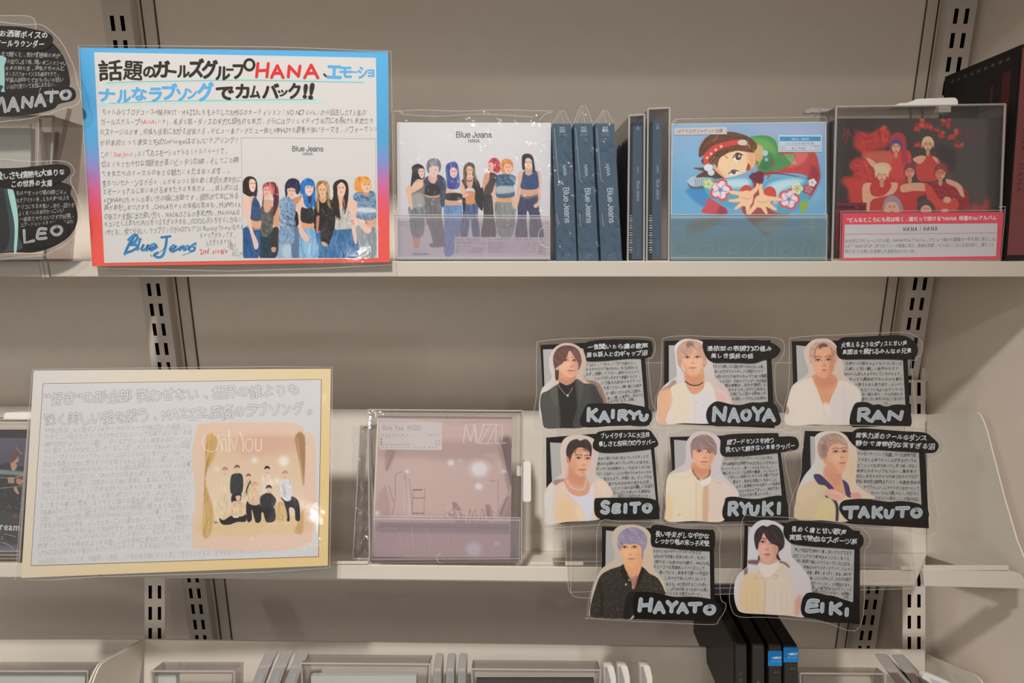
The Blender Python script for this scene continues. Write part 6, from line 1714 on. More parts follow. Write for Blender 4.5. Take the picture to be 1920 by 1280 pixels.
# ------------------------------------------------------------------ upper shelf: white cased album with seven women
g1 = lambda c, w=W_TOP: albedo(np.array([c], float), w)[0]
PBJ = Plane(487, 0.4705, 4.5)
qb = [(744, 229), (1033.5, 229.8), (1030.5, 487), (746, 487)]
t = thing('album_box', PBJ([(888, 487)])[0], 'white album box showing seven women standing in denim, in wrap beside the first poster', 'album')
later(body(PBJ, qb, 0.017, (196, 190, 186)), 'box', M['paper'], t)
cJ = Crop(720, 180, 3.766)
a = Art(744, 229, 1034, 487, 1.1, (208, 202, 202)); a.cv = cJ
a.a[:] = a.grad((210, 204, 203), (198, 192, 196), (600, 200), (600, 1150))
women_cover(a); a.noise(1.0)
a.poly([(500, 995), (1145, 1000), (1145, 1125), (500, 1120)], (196, 186, 190), 1, 0, False)
mb = MB(); a.lay(mb, PBJ, W_TOP, 0.0001, clip=qb)
pn = pen(mb, PBJ, W_TOP, 0.00013)
grot(pn, 'Blue Jeans', (855, 252.3), (922.5, 252.6), (84, 78, 84), .115)
grot(pn, 'HANA', (877.5, 263.8), (899.5, 264), (84, 78, 84), .11)
def small(s, a_, b_, sz, col=(120, 112, 116), wt=0.0): pn.line(s, a_, b_, sz, col, wt)
small('HANA  Blue Jeans', (855, 449), (900, 449), 5.5); small('初回生産限定盤 (CD+Blu-ray)', (855, 455), (912, 455), 4.4); small('品番 VVCL-2701', (855, 461), (885, 461), 3.6)
for i, y in enumerate((465.5, 469.5, 473)): small('■ブルージーンズ 収録曲 映像収録', (856, y), (908 - i * 3, y), 3)
small('(封入特典あり)', (916, 449), (958, 449), 4.4); small('初回限定封入特典', (966, 449), (1018, 449), 4, (170, 120, 116))
for i, y in enumerate((455, 459, 463, 467, 472)): small('●初回生産限定盤のみオリジナルフォトブック付き三方背ケース仕様', (916, y), (1020 - (i * 13 % 24), y), 3.4)
pn.stroke([(1011, 466), (1022, 466), (1022, 476), (1011, 476)], .9, (110, 100, 104), False, True); pn.line('プラ', (1012.5, 471), (1020.5, 471), 5, (110, 100, 104))
later(mb, 'front_cover', M['glossy'], t)
mb = MB()
v, f = crinkle(PBJ, np.linspace(739, 1036, 46), np.linspace(207, 486, 40), 0.00045, 5, 0.0026); mb.add(v, f)
later(mb, 'shrink_wrap', M['wrap'], t)
mb = MB()
for pts in ([(738, 209), (790, 206), (860, 208), (940, 206), (1036, 208)], [(738, 228), (734, 214), (746, 207), (756, 213)], [(1012, 226), (1022, 214), (1036, 210)], [(739, 214), (740, 300), (741, 400)], [(752, 214), (820, 218), (900, 214), (1000, 219)]):
    mb.ribbon(PBJ, smooth(pts, 5, False), 1.1, off=0.0034, closed=False)
later(mb, 'wrap_folds_and_glints', M['rim'], t)
stand('clear pocket stand with thumb notch in front of the white seven-women album', PBJ, [(738, 402), (1031, 404), (1031, 488.5), (742, 488.5)], 'lavender', 0.0052, (1030, 443, 21))

# ------------------------------------------------------------------ blue spined albums
PS = Plane(490, 0.4668, 1.0)
NAVY = (64, 86, 104)
def spine_art(mb, plane, q, white, off, tcol=(176, 182, 188), h=(232, 252), big=(345, 418), code=True, nolabel=True, s=1.0):
    q = np.asarray(q, float)
    def pt(u, y):          # u across the spine 0..1, y image row
        v0 = (y - q[0][1]) / (q[3][1] - q[0][1]); L = q[0] + (q[3] - q[0]) * v0; R = q[1] + (q[2] - q[1]) * v0
        return L + (R - L) * u
    pn = pen(mb, plane, white, off)
    grot(pn, 'HANA', pt(.55, h[0]), pt(.58, h[1]), tcol, .1)
    grot(pn, 'Blue Jeans', pt(.6, big[0]), pt(.62, big[1]), tcol, .11)
    if nolabel:
        c = [pt(.38, q[0][1] + 6), pt(.68, q[0][1] + 6), pt(.68, q[0][1] + 17), pt(.38, q[0][1] + 17)]
        pn.line('NO', (c[0][0], q[0][1] + 8), (c[1][0], q[0][1] + 8), 5.5 * s, tcol, 0.02)
        for k in range(3): pn.stroke([(c[0][0], q[0][1] + 12 + k * 2), (c[1][0], q[0][1] + 12 + k * 2)], 1.1, tcol, False)
        pn.up(); pn.line('LABEL', (c[0][0], q[0][1] + 13.4), (c[1][0], q[0][1] + 13.4), 2.6, (64, 86, 104)); 
    if code:
        pn.line('CD+BD', pt(.3, q[0][1] + 21), pt(.75, q[0][1] + 21), 4.4, (130, 148, 160))
        pn.line('VVCL', pt(.38, q[3][1] - 12.5), pt(.66, q[3][1] - 12.5), 4, (126, 146, 160)); pn.line('2701-2', pt(.3, q[3][1] - 7.5), pt(.76, q[3][1] - 7.5), 4, (126, 146, 160))
SP = [('shrink-wrapped blue spine album, leftmost of the three, touching the white album', [(1036, 231.5), (1070.5, 232), (1081.5, 490), (1044.5, 490)], (309, 329), (351, 418)),
      ('shrink-wrapped blue spine album, middle one of the three', [(1076.3, 231), (1110.5, 231.5), (1122.3, 490), (1085, 490)], (308, 330), (352, 418)),
      ('shrink-wrapped blue spine album, rightmost of the three, before the gap', [(1115.6, 231), (1151.5, 231.5), (1166, 490), (1127.6, 490)], (307, 329), (352, 418))]
for i, (lb, qs, h, big) in enumerate(SP):
    t = thing('spine_album', PS([(qs[2] + np.array(qs[3])) / 2 if False else ((qs[2][0] + qs[3][0]) / 2, 490)])[0], lb, 'album', 'blue spine albums standing in shrink wrap')
    later(body(PS, qs, 0.120, NAVY, dirv=(0, 1, 0)), 'box', M['paper'], t)
    mb = MB(); mb.sheet(PS, qs, 0.0002, g1(NAVY), off=0.0002)
    spine_art(mb, PS, qs, W_TOP, 0.00024, h=h, big=big)
    later(mb, 'spine', M['paper'], t)
    qq = np.array(qs); mb = MB()
    xs = np.linspace(0, 1, 7); ys = np.linspace(0, 1, 30)
    X, Y = np.meshgrid(xs, ys); L = qq[0] + (qq[3] - qq[0]) * Y[..., None]; R = qq[1] + (qq[2] - qq[1]) * Y[..., None]
    P2 = (L - (1.2, 0)) + (R - L + (2.4, 0)) * X[..., None]
    p = PS(P2.reshape(-1, 2), 0.0012) + PS.n * (np.random.RandomState(30 + i).randn(len(P2.reshape(-1, 2))) * 0.00035)[:, None]
    idx = (np.arange(29)[:, None] * 7 + np.arange(6)[None, :]).ravel(); mb.add(p, np.stack([idx, idx + 7, idx + 8, idx + 1], 1))
    # crumpled gather of film above the box
    cx = (qs[0][0] + qs[1][0]) / 2; wd = qs[1][0] - qs[0][0]; pk = (207, 198, 207)[i]
    tri = [(qs[0][0] - 1, 232), (cx - wd * .28, pk + 12), (cx - wd * .1, pk), (cx + wd * .14, pk + 1), (cx + wd * .3, pk + 13), (qs[1][0] + 1, 232)]
    mb.sheet(PS, tri, 0.0004, off=-0.01); 
    later(mb, 'shrink_wrap', M['wrap'], t)
    mb = MB()
    mb.ribbon(PS, tri, 1.0, off=-0.009, closed=False); mb.ribbon(PS, [(cx - wd * .35, 231), (cx - wd * .05, pk + 3), (cx + wd * .1, 231)], .8, off=-0.009, closed=False)
    mb.ribbon(PS, [(qs[0][0] + 3, 240), (qs[0][0] + 8, 300), (qs[0][0] + 11, 335), (qs[0][0] + 15, 342)], .9, off=0.002, closed=False); mb.ribbon(PS, [(cx - 9 + i * 2, 400), (cx - 6 + i * 2, 425)], 1.0, off=0.002, closed=False)  # the last short pale streak stands in for a glint on the film
    later(mb, 'wrap_folds_and_glints', M['rim'], t)
CASED = [('narrow clear case holding a slim blue spine album, shorter one right of the gap', [(1180, 217), (1208.5, 215), (1207.5, 490), (1177, 490)], 'slim blue spine album inside the shorter narrow clear case', [(1187, 227), (1203.8, 227), (1203.3, 486), (1185, 486)], (312, 324), (339, 377)),
         ('narrow clear case holding a slim blue spine album, taller one beside the cartoon album', [(1215, 204.5), (1255.5, 202.5), (1253.5, 490), (1212.5, 490)], 'slim blue spine album inside the taller narrow clear case', [(1224, 225), (1241, 225), (1240, 486), (1222.5, 486)], (309, 324), (336, 374))]
for i, (lc, qc, lb, qs, h, big) in enumerate(CASED):
    saver(lc, PS, qc, 0.134, 'narrow clear cases around slim albums', dirv=(0, 1, 0), wall=2.2, off=0.0012)
    t = thing('spine_album', PS([((qs[2][0] + qs[3][0]) / 2, 486)], -.004)[0], lb, 'album', 'slim blue spine albums inside clear cases')
    later(body(PS, qs, 0.118, (60, 80, 98), -0.0042, dirv=(0, 1, 0)), 'box', M['paper'], t)
    mb = MB(); mb.sheet(PS, qs, 0.0002, g1((62, 84, 102)), off=-0.004)
    spine_art(mb, PS, qs, W_TOP, -0.00396, h=h, big=big, code=False, s=.62, tcol=(150, 160, 168))
    pn = PENS[-1]
    pn.line('VVCL-2703', ((qs[0][0] + qs[1][0]) / 2 + 1, 448), ((qs[0][0] + qs[1][0]) / 2 + 1, 478), 4.2, (120, 140, 154))
    for k in range(16): pn.stroke([(qs[3][0] - 4.5, 404 + k * 4.6), (qs[3][0] - .5, 404 + k * 4.6)], 1.2 + (k * 7 % 3) * .7, (176, 176, 178), False)
    later(mb, 'spine', M['paper'], t)

# ------------------------------------------------------------------ album with the cartoon cover
PAN = Plane(488, 0.4712, 4.0)
qa = [(1260, 232.5), (1548.5, 229), (1549, 486), (1258, 486)]
t = thing('album_box', PAN([(1404, 486)])[0], 'sky blue album with a painted cartoon youth reaching out both hands, priced sticker at top', 'album')
later(body(PAN, qa, 0.012, (196, 200, 204)), 'box', M['paper'], t)
cN = Crop(1240, 190, 4.0)
a = Art(1257, 228, 1550, 487, 1.1); a.cv = cN
a.a[:] = a.grad((150, 176, 204), (112, 168, 204), (650, 160), (650, 700))
a.poly([(70, 1000), (1250, 1000), (1250, 1300), (70, 1300)], (116, 152, 170), .9, 8, False)
a.dot((1000, 220), 300, 60, (176, 182, 208), .6, 8); a.dot((200, 420), 120, 60, (134, 184, 216), .6, 10); a.dot((1150, 700), 90, 60, (140, 190, 216), .6, 8)
a.poly([(190, 660), (330, 640), (400, 760), (480, 800), (330, 800), (220, 720)], (60, 134, 190), .85, 2)
# trainer, trousers
a.poly([(195, 600), (240, 565), (330, 575), (340, 640), (250, 650), (205, 635)], (176, 196, 200)); a.poly([(195, 610), (240, 640), (340, 632), (340, 655), (230, 658)], (86, 106, 120))
for k in range(5): a.line([(255 + k * 16, 580), (262 + k * 16, 635)], 4, (60, 80, 94), .7)
a.poly([(360, 730), (490, 810), (480, 850), (310, 835), (335, 780)], (204, 78, 88)); a.poly([(440, 790), (490, 810), (480, 850), (420, 845)], (150, 52, 76), .8, 1)
# jacket red right
a.poly([(720, 520), (860, 420), (900, 360), (1130, 370), (1185, 480), (1190, 590), (1130, 680), (1090, 560), (900, 540), (760, 560)], (192, 70, 72))
a.poly([(990, 380), (1100, 380), (1060, 470), (940, 500), (1000, 440)], (228, 120, 110), .7, 2); a.poly([(1130, 480), (1190, 560), (1150, 680), (1090, 740), (1100, 600)], (150, 46, 70), .8, 2)
a.poly([(660, 560), (760, 530), (760, 620), (690, 640)], (110, 42, 60)); a.line([(680, 540), (900, 545), (1140, 590)], 8, (90, 40, 66), .8)
a.poly([(600, 800), (640, 640), (740, 620), (760, 760), (960, 840), (820, 1000), (700, 930)], (168, 70, 66), .95, 1)
a.poly([(700, 920), (960, 850), (900, 960), (830, 1000)], (150, 176, 180), .85, 3); a.poly([(210, 920), (470, 860), (400, 930), (220, 1000)], (150, 112, 84), .7, 5)
# hoodie green
a.poly([(630, 290), (700, 262), (800, 260), (860, 300), (900, 400), (1000, 400), (960, 480), (840, 530), (740, 520), (700, 440), (700, 350)], (78, 146, 84))
a.poly([(660, 290), (760, 280), (840, 330), (860, 420), (800, 450), (740, 380)], (122, 176, 96), .8, 3); a.poly([(800, 380), (860, 440), (800, 520), (740, 500)], (52, 112, 70), .7, 3)
for k in range(4): a.line([(925 + k * 18, 395), (985 + k * 10, 470)], 6, (190, 204, 150), .7)
a.line([(830, 440), (845, 480), (800, 580)], 9, (176, 68, 60)); a.dot((780, 390), 22, 22, (176, 206, 224)); a.dot((790, 438), 14, 14, (150, 186, 214))
a.poly([(680, 340), (760, 340), (760, 430), (720, 450)], (232, 176, 130), .9, 1); a.line([(740, 420), (740, 460), (720, 490)], 7, (206, 170, 80))
# hair back
HB = [(330, 400), (285, 420), (290, 340), (340, 270), (440, 230), (560, 235), (660, 270), (720, 330), (690, 380), (600, 350), (450, 360), (380, 460), (400, 540), (330, 530), (240, 500), (330, 495), (300, 450)]
a.poly(HB, (106, 66, 48)); a.strands(HB, 60, 110, 7, [(150, 100, 66), (74, 42, 36), (176, 126, 84)], 150, 20, .6, 1)
a.poly([(260, 570), (340, 520), (420, 520), (440, 590), (360, 570)], (96, 56, 44))
# face
a.poly([(400, 480), (440, 400), (540, 350), (640, 350), (700, 400), (705, 470), (660, 520), (560, 560), (470, 575), (420, 545)], (244, 206, 164))
a.poly([(400, 470), (430, 520), (480, 570), (440, 570), (405, 530)], (226, 120, 84), .7, 3); a.poly([(640, 360), (700, 400), (705, 480), (670, 500)], (232, 150, 110), .6, 3)
a.poly([(540, 420), (575, 390), (610, 405), (600, 440), (560, 450)], (250, 244, 236)); a.dot((580, 418), 24, 26, (96, 60, 60)); a.dot((586, 412), 8, 9, (240, 232, 226)); a.line([(540, 425), (570, 390), (612, 405)], 8, (46, 30, 34))
a.poly([(510, 545), (540, 520), (575, 525), (570, 548), (530, 555)], (248, 240, 230)); a.dot((545, 535), 18, 14, (110, 80, 96)); a.line([(508, 545), (540, 518), (578, 525)], 8, (46, 30, 34))
a.line([(520, 380), (570, 368)], 6, (110, 70, 50)); a.line([(470, 400), (500, 430)], 5, (110, 70, 50))
a.poly([(640, 520), (652, 470), (672, 490), (668, 515)], (196, 72, 60)); a.line([(640, 524), (655, 466)], 5, (90, 40, 36))
a.line([(640, 340), (620, 345), (650, 320), (665, 350)], 6, (226, 160, 116))
HF = [(430, 360), (560, 320), (660, 350), (700, 385), (640, 380), (560, 372), (500, 390), (440, 430), (420, 500), (400, 470), (360, 490), (400, 420)]
a.poly(HF, (112, 70, 50)); a.strands(HF, 40, 90, 6, [(150, 100, 66), (70, 40, 34)], 140, 25, .6, 2)
a.poly([(400, 520), (450, 560), (520, 600), (470, 600), (420, 570)], (60, 60, 48))
# headband
a.poly([(318, 440), (330, 390), (400, 330), (500, 300), (580, 290), (580, 325), (500, 340), (420, 375), (360, 430), (360, 475), (325, 480)], (214, 74, 66))
for x, y in ((345, 425), (375, 395), (410, 365), (450, 340)): a.dot((x, y), 10, 10, (240, 196, 184))
a.dot((355, 498), 34, 28, (222, 226, 228)); a.dot((375, 535), 26, 24, (206, 214, 222)); a.dot((610, 310), 36, 22, (226, 200, 190))
# flowered sleeves and hands
a.poly([(330, 600), (430, 580), (560, 570), (660, 575), (690, 640), (640, 760), (520, 800), (420, 750), (340, 690)], (86, 164, 196)); a.poly([(440, 600), (640, 580), (660, 640), (520, 650)], (214, 232, 236), .85, 3)
a.poly([(770, 640), (820, 585), (960, 570), (1080, 575), (1130, 640), (1090, 760), (1000, 830), (860, 835), (790, 760)], (86, 164, 196)); a.poly([(790, 640), (960, 580), (1080, 600), (900, 680), (860, 780)], (212, 232, 236), .85, 3)
def flower(x, y, r, c1, c2):
    for k in range(5): a.dot((x + math.cos(k * 1.257) * r * .62, y + math.sin(k * 1.257) * r * .62), r * .48, r * .48, c1)
    for k in range(5): a.dot((x + math.cos(k * 1.257) * r * .52, y + math.sin(k * 1.257) * r * .52), r * .34, r * .34, c2)
    for k in range(5): a.line([(x, y), (x + math.cos(k * 1.257 + .3) * r * .7, y + math.sin(k * 1.257 + .3) * r * .7)], r * .09, (110, 146, 206), .8)
flower(445, 665, 80, (214, 90, 86), (242, 214, 222)); flower(960, 735, 76, (214, 90, 86), (242, 214, 222)); flower(1105, 660, 40, (176, 60, 70), (214, 110, 110)); flower(1020, 655, 40, (230, 232, 190), (226, 210, 130)); flower(355, 620, 40, (160, 196, 130), (220, 220, 150))
flower(1135, 610, 28, (236, 238, 240), (236, 220, 200)); a.poly([(1040, 760), (1110, 750), (1070, 840), (1050, 840)], (140, 176, 76))
a.dot((640, 690), 52, 62, (212, 74, 62)); a.dot((815, 700), 50, 62, (212, 74, 62))
HC, HD = (246, 200, 158), (214, 140, 100)
for pts in ([(640, 700), (540, 685), (520, 680)], [(630, 730), (560, 745), (515, 745)], [(620, 760), (560, 805)], [(650, 770), (650, 840)], [(670, 700), (720, 650), (725, 625)]):
    a.line(pts, [44, 30, 22], HD); a.line(pts, [38, 25, 17], HC)
a.poly([(590, 690), (650, 670), (690, 700), (680, 770), (630, 790), (590, 750)], HC); a.line([(600, 720), (650, 735), (680, 720)], 5, HD, .7)
for pts in ([(760, 720), (745, 650), (752, 628)], [(790, 730), (880, 735), (900, 740)], [(790, 770), (840, 800), (860, 810)], [(760, 780), (790, 840)], [(720, 770), (670, 830), (660, 845)]):
    a.line(pts, [44, 30, 22], HD); a.line(pts, [38, 25, 17], HC)
a.poly([(710, 720), (770, 700), (820, 730), (810, 780), (750, 800), (700, 780)], HC); a.line([(720, 750), (770, 760), (810, 740)], 5, HD, .7)
# lettering and star at the foot
a.poly([(1040, 930), (1110, 900), (1130, 850), (1150, 900), (1220, 930), (1160, 950), (1140, 1010), (1110, 955)], (176, 186, 180), .8, 2)
for pts in ([(230, 1080), (170, 1040), (110, 1060), (90, 1120), (130, 1160), (220, 1150)], [(300, 1080), (270, 1120), (300, 1160), (370, 1150), (390, 1100), (340, 1080), (300, 1080)], [(440, 1080), (430, 1160)], [(520, 1070), (500, 1160)], [(520, 1090), (580, 1080), (570, 1130), (520, 1140)], [(640, 1160), (740, 1040), (790, 1050), (780, 1160)], [(680, 1120), (790, 1110)], [(860, 1040), (850, 1160)], [(900, 1100), (900, 1150), (960, 1150), (990, 1100), (940, 1080)], [(1060, 1160), (1070, 1070), (1110, 1090), (1110, 1160)], [(1180, 1030), (1160, 1160)]):
    a.line(pts, 5, (170, 190, 190), .8)
a.noise(1.0)
mb = MB(); a.lay(mb, PAN, W_TOP, 0.0001, clip=qa)
pn = pen(mb, PAN, W_TOP, 0.00013)
for A, B in zip(qa, qa[1:] + qa[:1]): pn.stroke([A, B], 1.4, (204, 210, 212), False)
later(mb, 'front_cover', M['glossy'], t)
mb = MB(); qs = [(1264.5, 240.5), (1363, 238), (1363, 251.5), (1264.5, 253)]; mb.sheet(PAN, qs, 0.0001, g1((206, 194, 190)), off=0.0004); pn = pen(mb, PAN, W_TOP, 0.00043)
pn.line('LPアナログジャケット仕様', (1269, 246.5), (1355, 245), 8.6, (72, 62, 62), 0.0); later(mb, 'title_sticker', M['paper'], t)
mb = MB(); qs = [(1460, 253), (1541, 253), (1541, 285), (1459, 285)]; mb.sheet(PAN, qs, 0.0001, g1((198, 210, 220)), off=0.0004); pn = pen(mb, PAN, W_TOP, 0.00043)
pn.fill([(1462, 256), (1539, 256), (1539, 264.5), (1462, 264.5)], (62, 146, 196)); pn.fill([(1462, 265.5), (1539, 265.5), (1539, 282.5), (1462, 282.5)], (206, 208, 212))
pn.up(); pn.line('SRCL 13049', (1484, 260.5), (1517, 260.5), 5.6, (206, 216, 224), 0.02); pn.line('CD (完全生産限定盤)', (1472, 268.8), (1528, 268.8), 4.8, (96, 132, 170)); pn.line('¥1,700', (1484, 278), (1511, 278), 7, (84, 112, 150), 0.006); pn.line('税込', (1464, 278), (1475, 278), 4.6, (96, 132, 170)); pn.line('税抜', (1526, 274.5), (1536, 274.5), 4, (96, 132, 170)); pn.line('1,545円', (1525, 279.5), (1537, 279.5), 3.6, (96, 132, 170))
for A, B in (((1462, 265.5), (1462, 282.5)), ((1539, 265.5), (1539, 282.5)), ((1462, 282.5), (1539, 282.5)), ((1462, 272.5), (1539, 272.5)), ((1522, 272.5), (1522, 282.5))): pn.stroke([A, B], .5, (96, 150, 190), False)
later(mb, 'price_sticker', M['paper'], t)
mb = MB(); v, f = crinkle(PAN, np.linspace(1258, 1552, 30), np.linspace(222, 487, 26), 0.0003, 8, 0.0024); mb.add(v, f); later(mb, 'shrink_wrap', M['wrap'], t)
mb = MB(); mb.ribbon(PAN, [(1259, 232), (1266, 223), (1400, 221), (1548, 219), (1551, 230)], 1.1, off=0.003, closed=False); mb.ribbon(PAN, [(1262, 229), (1274, 222)], 1.0, off=0.003, closed=False); mb.ribbon(PAN, [(1265, 262), (1264, 290)], 1.2, off=0.003, closed=False); later(mb, 'wrap_folds_and_glints', M['rim'], t)
stand('teal clear pocket stand in front of the cartoon album', PAN, [(1258, 402), (1551, 402), (1549.5, 489), (1258, 489)], 'teal', 0.0048)

# ------------------------------------------------------------------ red group album in its security case
PRD = Plane(489, 0.4685, 1.0)
tc = saver('large clear security case with white top tag, around the dark red group album', PRD, [(1568, 200.5), (1884.5, 195.5), (1872.5, 488), (1560, 488)], 0.024, wall=4.0)
mb = MB(); A = PRD([(1590, 202), (1690, 200), (1690, 208), (1590, 210)], -.016)
TP = [(1677, 198.5), (1687, 193.5), (1708, 192.5)] + rnd([(1712, 191), (1718, 186), (1724, 185)], 4) + [(1782, 183)] + rnd([(1790, 183), (1795, 187), (1796.5, 196.5)], 4)
mb.sheet(PRD, TP, 0.014, off=-0.004); later(mb, 'lock_tag', M['whiteplastic'], tc, None, 0.0006)
mb = MB(); mb.sheet(PRD, [(1760, 199), (1783, 198.5), (1783, 210), (1760, 210.5)], 0.004, off=-0.003); later(mb, 'lock_latch', M['whiteplastic'], tc)
mb = MB()
for (x0, y0, x1, y1, d) in ((1510, 206, 1524, 212, .02), (1517, 203, 1536, 208, .024), (1538, 203.5, 1560, 208, .022), (1522, 208, 1553, 211, .018)):
    mb.sheet(PRD, [(x0, y0), (x1, y0 - .5), (x1, y1), (x0, y1)], 0.004, off=-d)
later(mb, 'hinge', M['greyplastic'], tc, None, 0.0005)
mb = MB(); mb.tube(PRD([(1527, 217), (1541, 210), (1554, 210), (1568, 201)], -.010), 0.0008); mb.tube(PRD([(1554, 212), (1552, 487)], -.012), 0.0006); mb.tube(PRD([(1541, 213), (1541, 232)], -.012), 0.0006); mb.tube(PRD([(1880, 200), (1891, 205), (1888, 220)], -.01), .0008); later(mb, 'hinge_edge', M['edge'], tc)
qr = [(1571, 222), (1874, 221), (1866, 484), (1566, 484)]
PRC = Plane(489, 0.4735, 1.0)
t = thing('album_box', PRC([(1716, 484)])[0], 'dark album box with a red veiled group photo, behind the pink shelf talker', 'album')
later(body(PRC, qr, 0.014, (40, 34, 33)), 'box', M['paper'], t)
cR = Crop(1540, 150, 3.556)
a = Art(1565, 221, 1875, 485, 1.1, (50, 44, 43)); a.cv = cR
a.a[:] = a.grad((44, 36, 35), (66, 60, 60), (200, 500), (1000, 500))
a.poly([(1110, 255), (1200, 250), (1190, 1200), (1100, 1200)], (44, 36, 36), .8, 4, False)
R1, R2, R3 = (196, 50, 46), (150, 34, 34), (214, 76, 62)
for poly in ([(250, 350), (330, 360), (400, 320), (460, 350), (440, 440), (350, 470), (300, 500), (220, 440)], [(190, 560), (260, 520), (340, 560), (340, 660), (240, 740), (140, 690), (150, 650), (220, 640)], [(230, 640), (420, 600), (540, 560), (560, 880), (240, 860), (180, 740)]):
    a.poly(poly, R1, .95, 3); a.strands(poly, 40, 70, 12, [R2, R3, (176, 42, 40)], 60, 60, .5, 3)
for cx, cy, r in ((690, 290, 46), (650, 310, 36), (720, 320, 30), (830, 290, 34), (800, 360, 30), (890, 360, 44), (920, 430, 32), (660, 430, 28), (630, 440, 18), (410, 340, 40), (850, 270, 20), (770, 330, 20)):
    for k in range(4): a.dot((cx + math.cos(k * 1.7 + cx) * r * .6, cy + math.sin(k * 1.9 + cy) * r * .5), r * .55, r * .35, (R1, R2, R3, R1)[k], .9, .8, k * 50 + cx)
a.line([(225, 330), (250, 420), (170, 340)], 10, R2, .6); 
for pts in ([(160, 320), (150, 380), (185, 330), (160, 430)], [(240, 320), (210, 440)], [(980, 350), (975, 400), (1020, 405), (1035, 350), (1000, 340), (980, 352)], [(1110, 320), (1085, 410)], [(870, 260), (850, 330)]): a.line(pts, 7, (140, 36, 38), .8)
SKR = (222, 160, 128)
def lady(x, y, r, hair, veil=None):
    a.dot((x, y + r * 1.5), r * .35, r * .6, (204, 134, 106))
    a.dot((x, y), r * .82, r * 1.1, SKR)
    a.poly([(x - r, y + r * .6), (x - r * 1.05, y - r * .4), (x - r * .5, y - r * 1.3), (x + r * .5, y - r * 1.3), (x + r * 1.05, y - r * .4), (x + r, y + r * .6), (x + r * .7, y - r * .2), (x, y - r * .6), (x - r * .7, y - r * .2)], hair)
    eyes2(a, x, y, r * .85, (176, 40, 44))
    if veil: a.poly([(x - r * 1.3, y + r * 1.6), (x - r * 1.3, y - r * .8), (x, y - r * 1.8), (x + r * 1.3, y - r * .8), (x + r * 1.3, y + r * 1.6), (x + r * .9, y)], veil, .4, 2)
a.poly([(440, 480), (580, 470), (600, 560), (560, 640), (460, 640)], (206, 60, 54)); a.poly([(280, 490), (420, 470), (480, 500), (460, 560), (360, 570), (290, 530)], (204, 84, 66), .95, 2); a.poly([(300, 520), (350, 540), (390, 590), (340, 580)], SKR)
a.poly([(455, 440), (470, 370), (520, 350), (560, 380), (570, 460), (580, 560), (540, 560), (530, 420), (480, 430), (470, 500)], (170, 46, 62)); lady(500, 445, 36, (74, 62, 110))
a.poly([(640, 540), (700, 510), (760, 510), (800, 560), (790, 660), (650, 670)], (196, 56, 50)); a.poly([(610, 530), (660, 505), (700, 515), (660, 560)], SKR); a.poly([(740, 510), (800, 540), (780, 560)], SKR); lady(712, 430, 38, (226, 186, 136))
a.poly([(770, 440), (880, 460), (900, 560), (830, 640), (790, 560)], (44, 36, 36), .8, 2)
a.poly([(280, 700), (350, 690), (400, 720), (440, 690), (510, 690), (480, 760), (340, 800), (320, 880), (280, 820)], SKR); a.poly([(330, 700), (400, 660), (470, 700), (420, 770), (340, 770)], (190, 46, 44)); lady(405, 630, 42, (230, 196, 150)); a.dot((410, 590), 60, 40, (226, 192, 146), .9, 1)
a.poly([(530, 720), (590, 700), (690, 700), (700, 760), (640, 790), (650, 880), (540, 880), (540, 780)], (188, 44, 42)); a.poly([(530, 710), (580, 690), (690, 690), (700, 740), (620, 740), (540, 750)], SKR, .95); lady(592, 610, 40, (60, 42, 42), (206, 70, 66))
a.poly([(720, 700), (800, 680), (960, 720), (970, 870), (740, 880), (730, 780)], (150, 34, 42)); a.strands([(720, 700), (960, 720), (970, 870), (740, 880)], 60, 90, 8, [(180, 50, 54), (112, 24, 32)], 20, 20, .6, 6); a.poly([(840, 660), (930, 700), (955, 780), (930, 770), (900, 720), (840, 690)], SKR); a.poly([(690, 690), (740, 720), (800, 800), (900, 790), (905, 870), (740, 850)], (206, 62, 52)); a.dot((840, 800), 26, 22, SKR); lady(795, 620, 42, (90, 46, 44), (206, 60, 54))
a.poly([(420, 880), (425, 800), (480, 770), (530, 810), (540, 880)], (150, 130, 150)); a.poly([(430, 880), (440, 820), (500, 820), (520, 880)], SKR); eyes2(a, 472, 848, 32, R2)
a.poly([(645, 880), (650, 820), (700, 795), (750, 830), (755, 880)], (70, 56, 54)); a.poly([(665, 880), (680, 840), (720, 840), (735, 880)], SKR); eyes2(a, 702, 862, 26, R2); a.dot((825, 872), 26, 14, SKR)
a.poly([(980, 860), (1030, 820), (1060, 850), (1110, 780), (1110, 880), (980, 880)], (196, 56, 52), .8, 4)
a.poly([(98, 822), (305, 818), (300, 880), (140, 890), (130, 1130), (98, 1140)], (112, 22, 34), 1, 0, False); a.line([(110, 850), (215, 850)], 20, (40, 18, 22), 1, 0); a.poly([(252, 838), (290, 838), (290, 870), (252, 870)], (70, 20, 26), 1, 0, False)
a.a = 255 * (a.a / 255) ** .88; a.noise(1.4)
mb = MB(); a.lay(mb, PRC, W_MID, 0.0001, clip=qr); later(mb, 'front_cover', M['glossy'], t)

